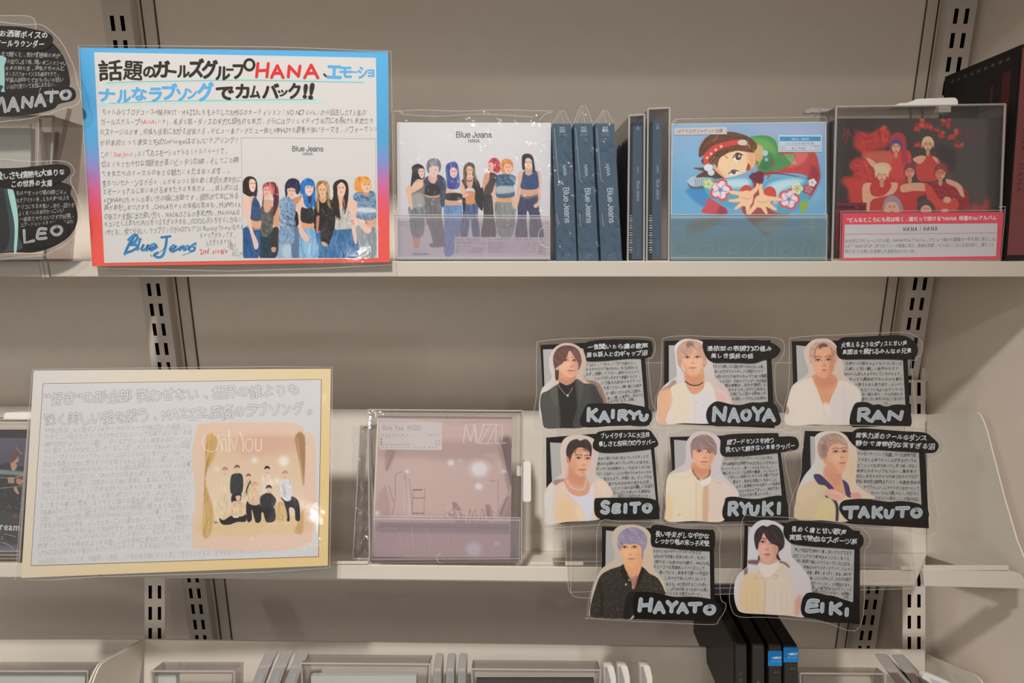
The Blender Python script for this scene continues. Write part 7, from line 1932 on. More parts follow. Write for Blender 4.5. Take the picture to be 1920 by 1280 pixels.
# pink shelf talker
PPK = Plane(489, 0.4662, 1.6)
qk = [(1579.5, 398.5), (1882.5, 397), (1875, 487), (1577, 487.5)]
t = thing('shelf_talker', PPK([(1726, 487)])[0], 'pink and white printed comment card in a clear holder, below the red group album', 'sign')
WP = (196, 186, 188)
mb = MB(); mb.sheet(PPK, qk, 0.0003, g1((206, 78, 96), WP))
pn = pen(mb, PPK, WP, 0.00004)
pn.fill([(1584, 421), (1870.5, 418.5), (1867.5, 480), (1582, 483.5)], (190, 180, 186)); pn.up(); pn.stroke([(1583.5, 439), (1869.5, 436.5)], .9, (196, 84, 110), False)
pn.line('“どんなところにも花は咲く、誰だって咲ける”HANA 待望の1stアルバム', (1588, 412.5), (1869, 408), 9.4, (232, 206, 206), 0.022)
pn.line('HANA / HANA', (1693, 429.3), (1759, 428), 11.5, (66, 56, 60), 0.012, aspect=.85)
PK = (92, 82, 86)
pn.line('2025年にデビューした7人組、HANAの1stアルバム。デビュー曲から躍進の一年を音に落とし込', (1584, 452), (1866.5, 447.5), 8.2, PK, 0.0)
pn.line('んだ「NON STOP」までのリリース楽曲に加え、新曲も収録。“どんなところにも花は咲く、誰だって', (1584, 461.5), (1864, 458.5), 8.2, PK, 0.0)
pn.line('咲ける”との想いを体現した名刺代わりの一作。', (1584, 471.5), (1720, 471), 8.2, PK, 0.0)
later(mb, 'printed_card', M['paper'], t)
mb = MB(); f = PPK([(1577, 396), (1885, 394), (1876.5, 488), (1575, 488.5)], 0.0012); mb.hexa(f, f + PPK.back * .0006); later(mb, 'clear_sleeve', M['film'], t)
mb = MB()
for A, B in (((1577, 396), (1885, 394)), ((1885, 394), (1876.5, 488)), ((1575, 488.5), (1876.5, 488)), ((1575, 488.5), (1577, 396)), ((1872, 388), (1885, 387)), ((1885, 387), (1885, 394))): mb.ribbon(PPK, [A, B], 1.3, off=.0014, closed=False)
later(mb, 'sleeve_edge', M['rim'], t)

# ------------------------------------------------------------------ black boxed album at the right end
PBX = Plane(489, 0.4645, 1.0)
bl, tl = PBX([(1887, 488)])[0], PBX([(1917, 82)])[0]
br, tr = bl + (0.034, 0, 0), tl + (0.038, 0, 0)
t = thing('boxed_album', (bl + br) / 2 + (0, .04, 0), 'tall black boxed album with red stripes and red spine, right end of the upper shelf', 'album')
D = np.array([0.004, 0.083, 0.0])
mb = MB(); mb.hexa([bl, br, tr, tl], [bl + D, br + D, tr + D, tl + D], g1((36, 31, 29))); later(mb, 'box', M['glossy'], t, None, 0.001)
class Side:
    """left face of that box, spanned by depth (x) and height (y) in 0..1"""
    n = np.array([-1.0, 0, 0])
    def __call__(s, p, off=0.0):
        p = np.atleast_2d(np.asarray(p, float)); L = tl + (bl - tl) * p[:, 1:]
        return L + D * p[:, :1] + np.array([-off, 0, 0])
mb = MB(); SD = Side()
mb.sheet(SD, [(.02, .03), (.99, .03), (.99, .99), (.02, .99)], 0.0002, g1((38, 33, 31)), off=0.0003)
for u0, u1, v0, c in ((.10, .20, .10, (84, 40, 38)), (.30, .335, .14, (80, 42, 40))): mb.poly(SD([(u0, v0), (u1, v0), (u1, .98), (u0, .98)], .00045), g1(c))
for k in range(9): mb.poly(SD([(.12 + k * .09, .038), (.16 + k * .09, .036), (.17 + k * .09, .05), (.13 + k * .09, .052)], .0004), g1((84, 78, 74)))
later(mb, 'side_print', M['glossy'], t)
mb = MB(); qz = PBX
sp = [(1917.5, 90), (1960, 88), (1938, 478), (1888.5, 478)]
mb.sheet(PBX, sp, 0.0002, g1((118, 66, 64)), off=0.0004); pn = pen(mb, PBX, W_TOP, 0.00044)
pn.line('HANA / HANA', (1925, 228), (1910, 362), 14, (88, 42, 42), -0.004)
later(mb, 'spine', M['glossy'], t)

# ------------------------------------------------------------------ left end of the upper shelf: clear case with two oval cards
PLC = Plane(492, 0.4665, 2.0)
tc = saver('clear acrylic display case at the left edge, behind the two black oval cards', PLC, [(-140, 214), (102, 218), (84, 489), (-140, 489)], 0.03, wall=4)
mb = MB(); f = PLC([(-140, 240), (58, 240), (56, 470), (-140, 470)], -0.003); mb.hexa(f, f + PLC.back * .004, g1((196, 192, 182))); later(mb, 'inner_sleeve', M['paper'], tc)
for a_, b_, o_, r_ in (((80, 246), (84, 306), -.004, .0008), ((107, 246), (100, 306), -.004, .0008), ((131, 204), (106, 310), -.028, .0016), ((57, 232), (61, 300), .001, .001), ((75, 222), (80, 310), .001, .001)):
    mb = MB(); mb.tube(PLC([a_, b_], o_), r_); later(mb, 'corner_edge', M['edge'], tc)
mb = MB(); f = PLC([(82, 248), (107, 248), (101, 304), (86, 304)], -.01); mb.hexa(f, f + PLC.back * .003, g1((210, 202, 190))); later(mb, 'inner_spine', M['paper'], tc)
t = stand('clear tray stand at the left edge under the black oval card with silver three letters', PLC, [(-140, 475), (84, 477), (84, 489), (-140, 492)], 'lavender', 0.004)
PTH = Plane(420, 0.452, 2.0)
t = thing('clear_backing', PTH([(0, 480)])[0], 'pale clear plastic backing sheet, its rounded corner above the upper black oval card', 'plastic sheet')
bs = [(-120, 29), (40, 29)] + rnd([(54, 30), (64, 36), (67, 46)], 4) + [(72, 240), (66, 470), (-120, 474)]
mb = MB(); mb.sheet(PTH, bs, 0.0006, off=-.003); later(mb, 'sheet', M['filmedge'], t)
mb = MB(); mb.ribbon(PTH, bs, 1.2, off=-.0025); later(mb, 'sheet_edge', M['rim'], t)
def oval_card(label, outline, cap, nm, film, caplines, lines, word, boxes, wst, extra, off):
    t = thing('oval_card', PTH([outline[len(outline) // 2]], off)[0], label, 'card', 'black oval hand-lettered cards')
    mb = MB(); mb.sheet(PTH, smooth(outline, 5), 0.0003, g1((30, 27, 25)), off)
    pn = pen(mb, PTH, W_TOP, off + .00004)
    for pts, c in extra: pn.fill(pts, c, True); pn.up()
    for s, A, B in lines: pn.line(s, A, B, 9.4, (176, 172, 168), 0.0, .9)
    later(mb, 'backing_oval', M['glossy'], t)
    mb = MB(); mb.sheet(PTH, smooth(cap, 5), 0.0003, g1((26, 23, 21)), off + .0005); pn = pen(mb, PTH, W_TOP, off + .00054)
    for s, A, B in caplines: pn.line(s, A, B, 13.5, (206, 204, 200), 0.02, .8)
    later(mb, 'caption_bubble', M['glossy'], t)
    mb = MB(); mb.sheet(PTH, smooth(nm, 5), 0.0003, g1((26, 23, 21)), off + .0005); pn = pen(mb, PTH, W_TOP, off + .00054)
    marker_word(pn, word, boxes, wst, (168, 168, 168), (130, 130, 132)); later(mb, 'name_bubble', M['glossy'], t)
    fp = smooth(film, 5); mb = MB(); mb.sheet(PTH, fp, 0.0002, off=off + .0012); later(mb, 'laminate', M['film'], t)
    mb = MB(); mb.ribbon(PTH, fp, 1.3, off=off + .0013); later(mb, 'laminate_edge', M['rim'], t)
oval_card('black oval card with white lettering and long silver name, upper left edge',
    [(-110, 60), (60, 62), (95, 78), (118, 105), (129, 140), (128, 165), (100, 195), (-110, 205)],
    [(-110, 50), (20, 49), (60, 54), (90, 62), (99, 72), (94, 86), (80, 94), (40, 94), (-20, 92), (-110, 92)],
    [(-110, 180), (10, 172), (60, 166), (110, 161), (134, 164), (142, 176), (136, 188), (110, 195), (98, 205), (60, 214), (10, 217), (-110, 216)],
    [(-120, 44), (40, 46), (75, 46), (95, 58), (118, 84), (138, 125), (146, 160), (152, 178), (144, 196), (120, 203), (80, 216), (20, 226), (-120, 226)],
    [('なお洒落ボイスの', (-14, 62), (90, 67)), ('超オールラウンダー', (-22, 80), (84, 83))],
    [('生で聞くと、思わず感嘆の声が', (2, 101), (113, 105)), ('もれ出てしまう程。唯一無二でオシャレ', (7, 115), (125, 119)), ('な声の持ち主。演歌がちゃんと', (9, 128), (121, 128)), ('ダンスパフォーマンスも器用すぎで。', (10, 139), (112, 139)), ('宇宙人話中ででおもろいも狂い', (10, 150), (120, 150)), ('いるので見ていて本当にあきない。', (12, 163), (106, 158))],
    'MANATO', [(-22, 182, 10, 209), (16, 184, 34, 207), (42, 182, 61, 201), (67, 178, 84, 198), (86, 172, 108, 190), (114, 170, 132, 185)], 6.2,
    [([(-110, 96), (2, 104), (8, 125), (8, 165), (0, 178), (-110, 190)], (150, 190, 186)), ([(-110, 150), (-4, 158), (2, 170), (-6, 186), (-110, 196)], (50, 62, 66))], 0.0012)
oval_card('black oval card with pale green strip and three big silver letters, left edge',
    [(-110, 318), (110, 340), (132, 365), (144, 395), (143, 420), (130, 442), (104, 460), (70, 472), (30, 473), (-110, 466)],
    [(-110, 318), (20, 315), (60, 312), (100, 308), (124, 310), (132, 322), (124, 333), (110, 342), (70, 350), (40, 355), (10, 352), (-30, 342), (-110, 335)],
    [(44, 426), (60, 424), (90, 420), (112, 412), (126, 420), (128, 440), (104, 458), (66, 466), (46, 460), (38, 440)],
    [(-120, 306), (60, 303), (105, 301), (130, 306), (140, 322), (132, 338), (146, 370), (153, 400), (148, 428), (130, 452), (100, 470), (60, 480), (-120, 478)],
    [('可愛しさも情熱も大盛りな', (-18, 332), (122, 322)), ('この世界の太陽', (20, 346), (99, 342))],
    [('もはやすっかり朝の顔?ごはん', (30, 362), (126, 360)), ('をオブリガい男。ともを食べな人を', (30, 376), (130, 370)), ('トリコにする大食い。あり、回りを', (32, 388), (140, 384)), ('よく見ているあのかっこいい', (34, 401), (120, 394)), ('一面見てやりたいさすが好男。', (36, 412), (140, 404)), ('ユア・ジョン さま なにはともあれ', (38, 422), (138, 415))],
    'LEO', [(44, 432, 64, 456), (70, 428, 88, 448), (96, 424, 116, 440)], 5.6,
    [([(-110, 350), (14, 354), (24, 358), (32, 400), (34, 440), (32, 470), (-110, 464)], (64, 70, 78)), ([(14, 354), (25, 357), (34, 410), (31, 470), (26, 470), (27, 420)], (160, 206, 196)), ([(8, 415), (12, 432), (10, 452), (6, 440)], (150, 190, 182)), ([(0, 356), (10, 372), (18, 440), (8, 470), (-10, 460)], (46, 46, 48))], 0.0042)

# ------------------------------------------------------------------ middle shelf: pink boxed album in its case
PMZ = Plane(1055, 0.4485, 15.5)
tc = saver('large clear security case with white side tag, around the pink album on the middle shelf', PMZ, [(690.5, 768), (980, 770), (977.5, 1052.5), (693, 1055)], 0.022, wall=4.5)
mb = MB(); mb.sheet(PMZ, rnd([(980, 868), (983, 865), (993, 865), (995.5, 869)], 3) + rnd([(995.5, 936), (993, 940), (983, 940), (980, 936)], 3), 0.012, off=-.002); later(mb, 'lock_tag', M['whiteplastic'], tc, None, .0006)
mb = MB(); mb.sheet(PMZ, [(969, 874), (979, 874), (979, 892), (969, 892)], .006, off=-.002); later(mb, 'lock_latch', M['whiteplastic'], tc)
pocket(tc, PMZ, [(699, 967), (975, 970), (973.5, 1053), (696.5, 1054)], 'lavender', .0022, (828, 1046, 9))
mb = MB()
for A, B in (((694, 776), (980, 778)), ((735, 768), (735, 780)), ((839, 776), (839, 786)), ((843, 785), (905, 773)), ((962, 776), (958, 1050)), ((967, 776), (964, 1050))): mb.ribbon(PMZ, [A, B], 1.3, off=.0008, closed=False)
later(mb, 'moulded_rib', M['edge'], tc)
PMC = Plane(1055, 0.4555, 15.5)
qm = [(709, 780), (960.5, 782.5), (957, 1046), (697.5, 1044)]
t = thing('album_box', PMC([(828, 1045)])[0], 'dusty pink album with draped room photo and white info sticker, on the middle shelf', 'album')
later(body(PMC, qm, 0.010, (206, 190, 182)), 'box', M['paper'], t)
cM = Crop(640, 740, 3.5556)
a = Art(697, 779, 961, 1047, 1.1); a.cv = cM
a.a[:] = a.grad((204, 176, 166), (196, 166, 160), (240, 200), (1100, 1000))
a.poly([(670, 305), (1140, 308), (1140, 440), (700, 440), (560, 420), (240, 420), (240, 360)], (176, 146, 140), .8, 6, False)
a.poly([(300, 370), (360, 370), (340, 450), (300, 510)], (150, 122, 118), .6, 2); a.line([(352, 372), (300, 510)], 4, (120, 92, 88), .7)
a.poly([(1060, 310), (1138, 310), (1135, 660), (1090, 500)], (116, 90, 90), .9, 3); a.line([(1060, 330), (1100, 500), (1133, 660)], 10, (206, 178, 170), .7, 1.5); a.line([(1075, 330), (1110, 500)], 6, (90, 68, 70), .6, 1)
for k in range(6): a.line([(940 + k * 18, 400 - k * 4), (1020 + k * 10, 430), (1060 + k * 8, 520)], 4, (214, 190, 182), .5, .8)
a.poly([(1050, 800), (1130, 660), (1135, 810)], (150, 118, 116), .7, 3); a.line([(1060, 800), (1110, 680)], 6, (110, 84, 84), .7, 1); a.line([(1085, 800), (1120, 700)], 5, (206, 176, 168), .7, 1)
for pts in ([(362, 530), (360, 700), (340, 805)], [(362, 530), (430, 535), (435, 800)], [(290, 610), (310, 720), (300, 805)], [(320, 610), (350, 720)], [(455, 560), (470, 700), (475, 800)], [(420, 540), (440, 700), (430, 805)]): a.line(pts, 4, (130, 102, 98), .6, .4)
a.poly([(290, 620), (330, 800), (240, 805), (240, 700)], (176, 146, 140), .6, 3); a.poly([(430, 540), (470, 800), (420, 805)], (214, 188, 180), .5, 2)
a.line([(482, 635), (540, 635)], 7, (104, 78, 76), .8); a.line([(480, 640), (475, 790)], 3, (130, 100, 96), .7); a.line([(558, 620), (552, 800)], 3, (130, 100, 96), .7); a.line([(480, 685), (520, 690), (558, 685)], 5, (120, 92, 88), .8); a.line([(475, 790), (552, 792)], 6, (110, 82, 80), .8)
a.line([(1045, 560), (1048, 790)], 3, (130, 100, 96), .6); a.line([(990, 575), (1035, 575)], 5, (140, 110, 106), .6)
a.poly([(690, 800), (700, 740), (740, 715), (780, 760), (960, 760), (970, 735), (1000, 740), (1010, 800), (1000, 850), (700, 850)], (200, 170, 162), .9, 2)
a.strands([(690, 800), (740, 715), (780, 760), (960, 760), (1000, 740), (1005, 850), (700, 850)], 60, 60, 5, [(120, 92, 90), (226, 200, 192), (150, 120, 116)], 75, 30, .6, 7)
for k in range(5): a.line([(740 + k * 6, 720), (760 + k * 10, 770)], 5, (110, 82, 80), .6, .6)
for k in range(4): a.line([(965 + k * 8, 735), (975 + k * 7, 810)], 5, (104, 78, 78), .7, .6)
for k in range(8): a.line([(790 + k * 26, 850), (800 + k * 26, 800 + (k % 3) * 10)], 6, (110, 84, 82), .6, .8)
a.poly([(240, 850), (1140, 855), (1130, 930), (230, 920)], (140, 116, 120), .75, 4, False); a.poly([(220, 920), (1130, 932), (1128, 1090), (205, 1085)], (200, 166, 160), .95, 1, False)
for x, y, r in ((922, 495, 50), (918, 612, 22), (732, 455, 18), (440, 512, 12), (795, 440, 7), (885, 1030, 44), (1085, 512, 10), (240, 790, 14)): a.dot((x, y), r * 1.5, r * 1.3, (220, 208, 208), .5, 2.5); a.dot((x, y), r, r * .9, (226, 218, 220), .8, 1.2)
TW = (222, 206, 202)
for pts, w in [([(815, 320), (830, 200), (862, 310), (895, 200), (900, 320)], 6), ([(880, 200), (915, 325), (950, 200)], 6), ([(950, 200), (1000, 196), (925, 325), (985, 325)], 5), ([(1005, 200), (1040, 198), (975, 325), (1010, 322)], 5), ([(1035, 200), (1030, 325), (1060, 322)], 5), ([(1035, 200), (1060, 200)], 4), ([(1075, 200), (1072, 325), (1100, 322)], 5)]: a.line(pts, w, TW, .9, 0, False)
for pts, w in [([(320, 885), (260, 900), (240, 960), (280, 1030), (350, 1030), (392, 960), (370, 900), (320, 885)], 4), ([(400, 1030), (405, 960), (440, 950), (450, 1030)], 5), ([(470, 890), (480, 1030)], 5), ([(500, 960), (520, 1040), (500, 1060)], 4), ([(560, 890), (590, 960), (590, 1035)], 5), ([(630, 960), (625, 1030), (670, 1030), (680, 970), (630, 960)], 4), ([(715, 960), (720, 1030), (750, 1030), (750, 960)], 4)]: a.line(pts, w, (216, 196, 192), .6)
for k in range(5): a.line([(1040 + 22 * math.cos(k * 1.257), 995 + 20 * math.sin(k * 1.257)), (1040 + 22 * math.cos(k * 1.257 + 2.5), 995 + 20 * math.sin(k * 1.257 + 2.5))], 6, (224, 208, 204), .8)
a.noise(1.0)
mb = MB(); a.lay(mb, PMC, W_MID, .0001, clip=qm)
pn = pen(mb, PMC, W_MID, .00013); pn.line('MAZZEL', (919, 1032), (944, 1032.5), 4, (216, 196, 192))
for A, B in ((qm[0], qm[3]),): pn.stroke([A, B], 3, (226, 206, 190), False)
later(mb, 'front_cover', M['glossy'], t)
mb = MB(); mb.sheet(PMC, [(711.5, 781), (829.5, 792), (828.5, 844), (712, 843)], .0001, albedo(np.array([(206, 192, 188)], float), W_MID)[0], .0004)
pn = pen(mb, PMC, W_MID, .00043); TG = (128, 108, 106)
pn.line('Only You', (716, 801), (757, 801.5), 13, TG, -.006, aspect=.8); pn.line('MAZZEL', (763, 801.5), (790, 802), 13, TG, -.006, aspect=.7)
for y, s, x1 in ((815, '初回生産限定盤 オンリーユー 収録内容', 824), (819, '封入特典 フォトカード', 762), (833, '本商品は初回限定仕様です', 778), (838, '品番 AVCD-98000 税込価格 発売元', 822)): pn.line(s, (715, y), (x1, y + .6), 3.4, (150, 130, 128), -.002)
for y in (823, 828, 832.5): pn.line('●', (713.5, y), (716.5, y), 3, (90, 74, 74))
pn.stroke([(817, 826), (824, 826), (824, 833), (817, 833)], .8, TG, False, True); later(mb, 'info_sticker', M['paper'], t)
# wrapped empty-looking case standing behind it
PM2 = Plane(1050, 0.479, 15.0)
tc = saver('crinkled clear wrapped case half hidden behind the pink album case', PM2, [(676, 798), (742, 798), (742, 1047), (662, 1047)], 0.018, wall=5)
mb = MB(); v, f = crinkle(PM2, np.linspace(660, 712, 14), np.linspace(797, 1052, 50), .0012, 21, .004); mb.add(v, f); later(mb, 'crumpled_wrap', M['wrap'], tc)
mb = MB()
rg = np.random.RandomState(4)
for k in range(26):
    x, y = 668 + rg.rand() * 34, 815 + rg.rand() * 225; mb.ribbon(PM2, [(x, y), (x + rg.randn() * 4, y + 4 + rg.rand() * 12)], .9, off=.006, closed=False)
mb.ribbon(PM2, smooth([(677, 802), (690, 796), (720, 797)], 5, False), 2.5, off=.005, closed=False); mb.ribbon(PM2, [(675, 815), (667, 960), (662, 1040)], 1.4, off=.005, closed=False)
later(mb, 'wrap_folds_and_glints', M['rim'], tc)
# clear holder right of it
t = thing('pocket_stand', PMZ([(1086, 1057)])[0], 'low clear pocket stand on the middle shelf, below the left portrait cards', 'display stand', 'empty clear pocket stands on the middle shelf')
pocket(t, PMZ, [(1037, 986), (1130, 986), (1129, 1058), (1038, 1058)], 'clear', .001)
t = thing('pocket_stand', PMZ([(1660, 1070)])[0], 'lavender clear pocket stand on the middle shelf, right of the portrait cards', 'display stand', 'empty clear pocket stands on the middle shelf')
pocket(t, PMZ, [(1600, 900), (1672, 900), (1675, 1071), (1600, 1068)], 'lavender', .001)

# album at the far left, in its case
PRE = Plane(1048, 0.446, 14)
tc = saver('clear security case with white top tag, cut by the left edge beside the second poster', PRE, [(-260, 786), (55, 786), (36, 1054), (-260, 1054)], .022, wall=4)
mb = MB(); mb.sheet(PRE, rnd([(6, 787), (9, 775), (16, 773), (30, 773)], 4) + [(110, 773), (110, 787)], .012, off=-.004); later(mb, 'lock_tag', M['whiteplastic'], tc, None, .0006)
mb = MB()
for A, B in (((-200, 791), (54, 791)), ((-200, 799), (53, 799)), ((-200, 804), (53, 804)), ((-200, 1040), (38, 1040)), ((-200, 1047), (36, 1047)), ((-200, 1033), (36, 1033))): mb.ribbon(PRE, [A, B], 1.8, off=.0006, closed=False)
later(mb, 'moulded_rib', M['rim'], tc)
PRF = Plane(1048, 0.4525, 14)
qe = [(-250, 807), (51, 807), (34, 1034), (-250, 1034)]
t = thing('album_box', PRF([(-100, 1034)])[0], 'dark album of men in black with white title lettering, cut by the left edge', 'album')
later(body(PRF, qe, .010, (50, 50, 56)), 'box', M['paper'], t)
a = Art(-30, 806, 52, 1035, 1.1, (60, 60, 72))
a.a[:] = a.grad((92, 90, 108), (70, 70, 84), (20, 820), (20, 900))
a.poly([(-40, 806), (60, 806), (60, 822), (-40, 820)], (34, 33, 34), 1, 0, False)
a.poly([(-30, 885), (0, 872), (16, 868), (30, 874), (52, 884), (50, 964), (-40, 964)], (34, 36, 42), 1, .5)
a.poly([(20, 862), (22, 880), (28, 882), (32, 872)], (196, 150, 124)); a.dot((29, 860), 6.5, 8.5, (206, 162, 138))
a.poly([(20, 868), (20, 854), (27, 847), (36, 850), (39, 858), (34, 856), (30, 862), (25, 866)], (112, 70, 58)); eyes2(a, 31, 860, 6, (170, 90, 84))
a.dot((37, 900), 7, 9, (196, 140, 116)); a.poly([(28, 900), (32, 890), (42, 888), (48, 894), (44, 900), (34, 897)], (120, 62, 48)); a.poly([(30, 912), (36, 924), (33, 926), (26, 918)], (206, 160, 140))
for k in range(4): a.line([(16 + k * 3, 896), (17 + k * 3, 905)], 2.6, (206, 160, 136), 1)
a.poly([(-30, 878), (46, 884), (46, 892), (-30, 888)], (150, 176, 178), .8, 1.2, False)
a.strands([(-20, 910), (48, 912), (48, 960), (-20, 960)], 50, 8, 1.6, [(90, 100, 98), (24, 26, 30), (130, 134, 134)], 60, 60, .5, 3)
a.poly([(-40, 962), (52, 960), (50, 1036), (-40, 1036)], (56, 56, 60), 1, 0, False); a.dot((15, 1030), 30, 9, (150, 150, 170), .6, 4); a.dot((28, 968), 5, 3, (150, 70, 66), .9, .6)
a.noise(1.2)
mb = MB(); a.lay(mb, PRF, W_MID, .0002, clip=qe); pn = pen(mb, PRF, W_MID, .00024)
pn.line('Dream', (-14, 985), (38, 988), 19, (206, 206, 206), .02); pn.line('first', (-30, 1007), (8, 1007), 11, (150, 150, 154), 0)
later(mb, 'front_cover', M['glossy'], t)
mb = MB(); v, f = crinkle(PRF, np.linspace(-60, 50, 16), np.linspace(806, 1034, 26), .0005, 41, .003); mb.add(v, f); later(mb, 'shrink_wrap', M['wrap'], t)
mb = MB()
for pts in ([(-20, 892), (20, 896), (46, 890)], [(-20, 917), (30, 912), (44, 909)], [(30, 838), (38, 848), (42, 850)], [(-10, 1014), (14, 1020), (26, 1030)], [(8, 1000), (30, 1006)]): mb.ribbon(PRF, smooth(pts, 4, False), 1.3, off=.0036, closed=False)
later(mb, 'wrap_folds_and_glints', M['rim'], t)

# ------------------------------------------------------------------ lowest shelf
PQ = Plane(1262, 0.452, 16)
def low_case(label, quad, depth, inner=None, col=(196, 192, 184), group='tilted clear cases on the lowest shelf', off=0.0, mat='edge'):
    tc = saver(label, PQ, quad, depth, group, off=off, wall=5)
    if inner:
        mb = MB(); f = PQ(inner, off - .006); mb.hexa(f, f + PQ.back * .006, albedo(np.array([col], float), W_MID)[0]); later(mb, 'case_insert', M['paper'], tc)
    return tc
low_case('tilted clear case with a white insert, bottom edge left of the centre', [(565, 1243), (806, 1245), (800, 1364), (570, 1364)], .018, [(583, 1267), (781, 1266), (778, 1358), (586, 1358)])
low_case('tilted clear case with a dark insert, bottom edge right of the centre', [(884, 1254), (1126, 1256), (1120, 1364), (890, 1364)], .018, [(893, 1275), (1114, 1275), (1110, 1358), (897, 1358)], (70, 60, 58))
low_case('tilted clear case with pale insert, bottom edge right of the left divider', [(283, 1258), (440, 1258), (438, 1364), (288, 1364)], .018, [(284, 1265), (330, 1265), (330, 1358), (288, 1358)], (206, 202, 192))
low_case('tilted clear case with white insert, bottom left corner', [(-60, 1258), (165, 1258), (160, 1364), (-60, 1364)], .018, [(-50, 1266), (160, 1266), (154, 1358), (-50, 1358)], (200, 200, 192))
def slab(name, label, cat, quad, depth, mat, group, off=0.0, dirv=None, col=(120, 116, 112), cap=None):
    A = PQ(quad, off); dv = PQ.back if dirv is None else np.asarray(dirv, float)
    t = thing(name, (A[2] + A[3]) / 2, label, cat, group)
    mb = MB(); mb.hexa(A, A + dv * depth, albedo(np.array([col], float), W_MID)[0]); later(mb, 'case_body', mat, t, None, .0015)
    return t
for i, (x, lb) in enumerate(((484, 'grey edged case in the slanted row at the bottom edge, leftmost of its three'), (514, 'grey edged case in the slanted row at the bottom edge, middle of its three'), (545, 'grey edged case in the slanted row at the bottom edge, rightmost of its three'))):
    t = slab('disc_case', lb, 'disc case', [(x, 1250), (x + 24, 1248), (x - 20, 1364), (x - 44, 1364)], .02, M['greyplastic'], 'slanted grey disc cases at the bottom edge', .0, (0, .98, .18))
    mb = MB(); mb.sheet(PQ, [(x + 3, 1262), (x + 12, 1261), (x + 6, 1284), (x - 3, 1284)], .0002, albedo(np.array([(150, 146, 142)], float), W_MID)[0], .0004); later(mb, 'spine_strip', M['paper'], t)
for i, (x, lb) in enumerate(((812, 'narrow grey case spine at the bottom edge, leftmost of its three'), (836, 'narrow grey case spine at the bottom edge, middle of its three'), (858, 'narrow grey case spine at the bottom edge, rightmost of its three'))):
    t = slab('disc_case', lb, 'disc case', [(x, 1256), (x + 16, 1256), (x + 15, 1364), (x - 1, 1364)], .02, M['greyplastic'], 'narrow upright case spines at the bottom edge', -.001, (0, .98, .18))
    mb = MB(); mb.sheet(PQ, [(x + 4, 1262), (x + 11, 1262), (x + 11, 1360), (x + 3, 1360)], .0002, albedo(np.array([(140, 136, 132)], float), W_MID)[0], -.0006); later(mb, 'spine_strip', M['paper'], t)
for i, (x, lb) in enumerate(((1133, 'white rounded security tag at the bottom edge, leftmost of the three'), (1159, 'white rounded security tag at the bottom edge, middle of the three'), (1201, 'white rounded security tag at the bottom edge, rightmost of the three'))):
    t = thing('security_tag', PQ([(x + 10, 1360)])[0], lb, 'security tag', 'white security tags on the lowest shelf')
    prof = [(x, 1256)] + rnd([(x, 1250), (x + 4, 1247.5), (x + 14, 1247.5), (x + 18, 1251)], 4) + [(x + 22, 1270), (x + 23, 1364), (x + 4, 1364)]
    mb = MB(); mb.sheet(PQ, prof, .010, off=.004); later(mb, 'tag_body', M['whiteplastic'], t, None, .0012)
    mb = MB(); mb.sheet(PQ, [(x + 1, 1251), (x + 5, 1249), (x + 12, 1275), (x + 10, 1364), (x + 4, 1364)], .0006, off=.0051); later(mb, 'tag_ridge', M['greyplastic'], t)
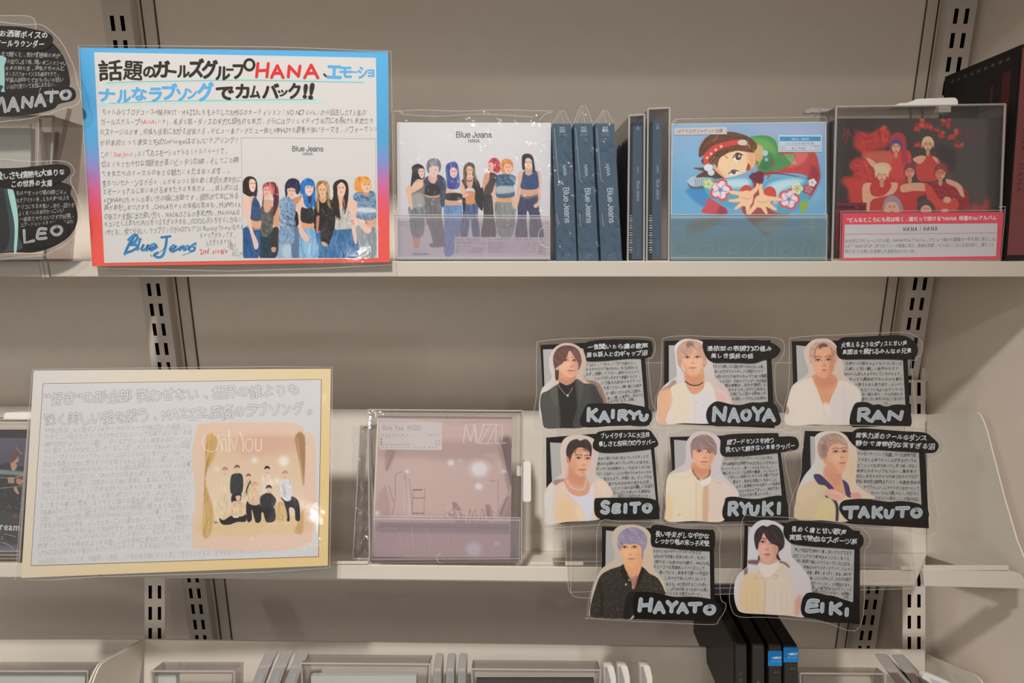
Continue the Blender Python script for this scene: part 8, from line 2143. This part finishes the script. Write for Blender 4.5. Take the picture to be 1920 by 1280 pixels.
# black video cases
PV = Plane(1210, 0.442, 8)
VC = [('black video case with plain spine at the bottom, leftmost of the four', (1377, 1401), 1206, None), ('black video case with tiny silver format mark, second of the four', (1409, 1434), 1206, 'dvd'),
      ('black video case with blue band low on its spine, third of the four', (1440, 1466), 1207, 'b1'), ('black video case with blue band at the top of its spine, rightmost of the four', (1469, 1497), 1210, 'b2')]
for lb, (xa, xb), yt, kind in VC:
    q = [(xa, yt), (xb, yt + 1), (xb + 1, 1364), (xa - 1, 1364)]
    A = PV(q); dv = np.array([-0.012, 0.99, 0.10])
    t = thing('video_case', (A[2] + A[3]) / 2, lb, 'video case', 'black video cases at the bottom edge')
    mb = MB(); mb.hexa(A, A + dv * .118, np.array([.01, .009, .008])); later(mb, 'case_shell', M['blackplastic'], t, None, .002)
    mb = MB(); mb.sheet(PV, [(xa + 2, yt + 4), (xb - 1.5, yt + 4), (xb - 1, 1362), (xa + 1.5, 1362)], .0002, g1((58, 53, 48)), .0004); pn = pen(mb, PV, W_TOP, .00044)
    if kind == 'dvd': pn.line('DVD', (xa + 4, yt + 6.5), (xb - 6, yt + 6.5), 5, (110, 106, 90))
    if kind in ('b1', 'b2'):
        y0 = yt + (13 if kind == 'b1' else 3); pn.fill([(xa, y0), (xb, y0), (xb, y0 + 28), (xa, y0 + 28)], (34, 116, 178)); pn.up()
        pn.fill([(xa, y0 + 20), (xb, y0 + 20), (xb, y0 + 28), (xa, y0 + 28)], (40, 130, 196)); pn.up()
        cx = (xa + xb) / 2 + 3; pn.stroke([(cx - 8, y0 + 13), (cx, y0 + 11.5), (cx + 4, y0 + 13), (cx - 4, y0 + 14.5)], 1.6, (206, 214, 220)); pn.stroke([(cx + 5, y0 + 10.5), (cx + 9, y0 + 12.5), (cx + 5, y0 + 15)], 1, (206, 214, 220))
        pn.line('Blu-ray Disc', (cx - 9, y0 + 18.5), (cx + 9, y0 + 18.5), 3.4, (196, 206, 214)); pn.line('BD', (cx - 4, y0 + 40), (cx + 6, y0 + 40), 5, (120, 112, 100))
    else:
        pn.line('VOL', ((xa + xb) / 2, 1258), ((xa + xb) / 2, 1290), 7, (116, 110, 100)) if kind is None else pn.line('R', ((xa + xb) / 2, 1274), ((xa + xb) / 2, 1284), 7, (116, 110, 100))
    later(mb, 'spine_sheet', M['glossy'], t)
low_case('empty clear case with two moulded ridges, right of the video cases', [(1500, 1262), (1660, 1263), (1655, 1364), (1505, 1364)], .012)
for i, (x, y, lb) in enumerate(((1662, 1257, 'brown edged case lying slanted at the bottom right, left one of two'), (1694, 1258, 'brown edged case lying slanted at the bottom right, right one of two'))):
    t = slab('disc_case', lb, 'disc case', [(x, y), (x + 24, y), (x + 92, 1330), (x + 52, 1330)], .02, M['greyplastic'], 'slanted brown edged cases at the bottom right', 0, (0, .98, .18))
    mb = MB(); mb.sheet(PQ, [(x + 4, y + 4), (x + 20, y + 4), (x + 66, 1310), (x + 42, 1310)], .0002, albedo(np.array([(112, 92, 84)], float), W_MID)[0], .0004); later(mb, 'spine_strip', M['paper'], t)
t = thing('price_tag_holder', PQ([(1790, 1320)], .01)[0], 'small white curled tag in the bottom right corner, beside the end panel', 'tag')
mb = MB(); mb.sheet(PQ, rnd([(1729, 1264), (1740, 1262), (1770, 1274), (1800, 1290)], 4) + rnd([(1800, 1320), (1770, 1296), (1738, 1276), (1730, 1272)], 4), .004, off=.012); later(mb, 'tag_strip', M['whiteplastic'], t, None, .001)
mb = MB(); mb.sheet(PQ, [(1744, 1272), (1766, 1280), (1790, 1304), (1764, 1296)], .0004, albedo(np.array([(180, 176, 190)], float), W_MID)[0], .0128); later(mb, 'tag_print', M['paper'], t)

# ------------------------------------------------------------------ put the writing on, then make everything
load_glyphs(REQ)
for p in PENS: p.finish()
for mb, name, mat, parent, cb, bevel in LATER:
    mb.build(name, mat, parent, bevel)
for o in bpy.data.objects:
    for k in ('_o', '_part'):
        if k in o: del o[k]
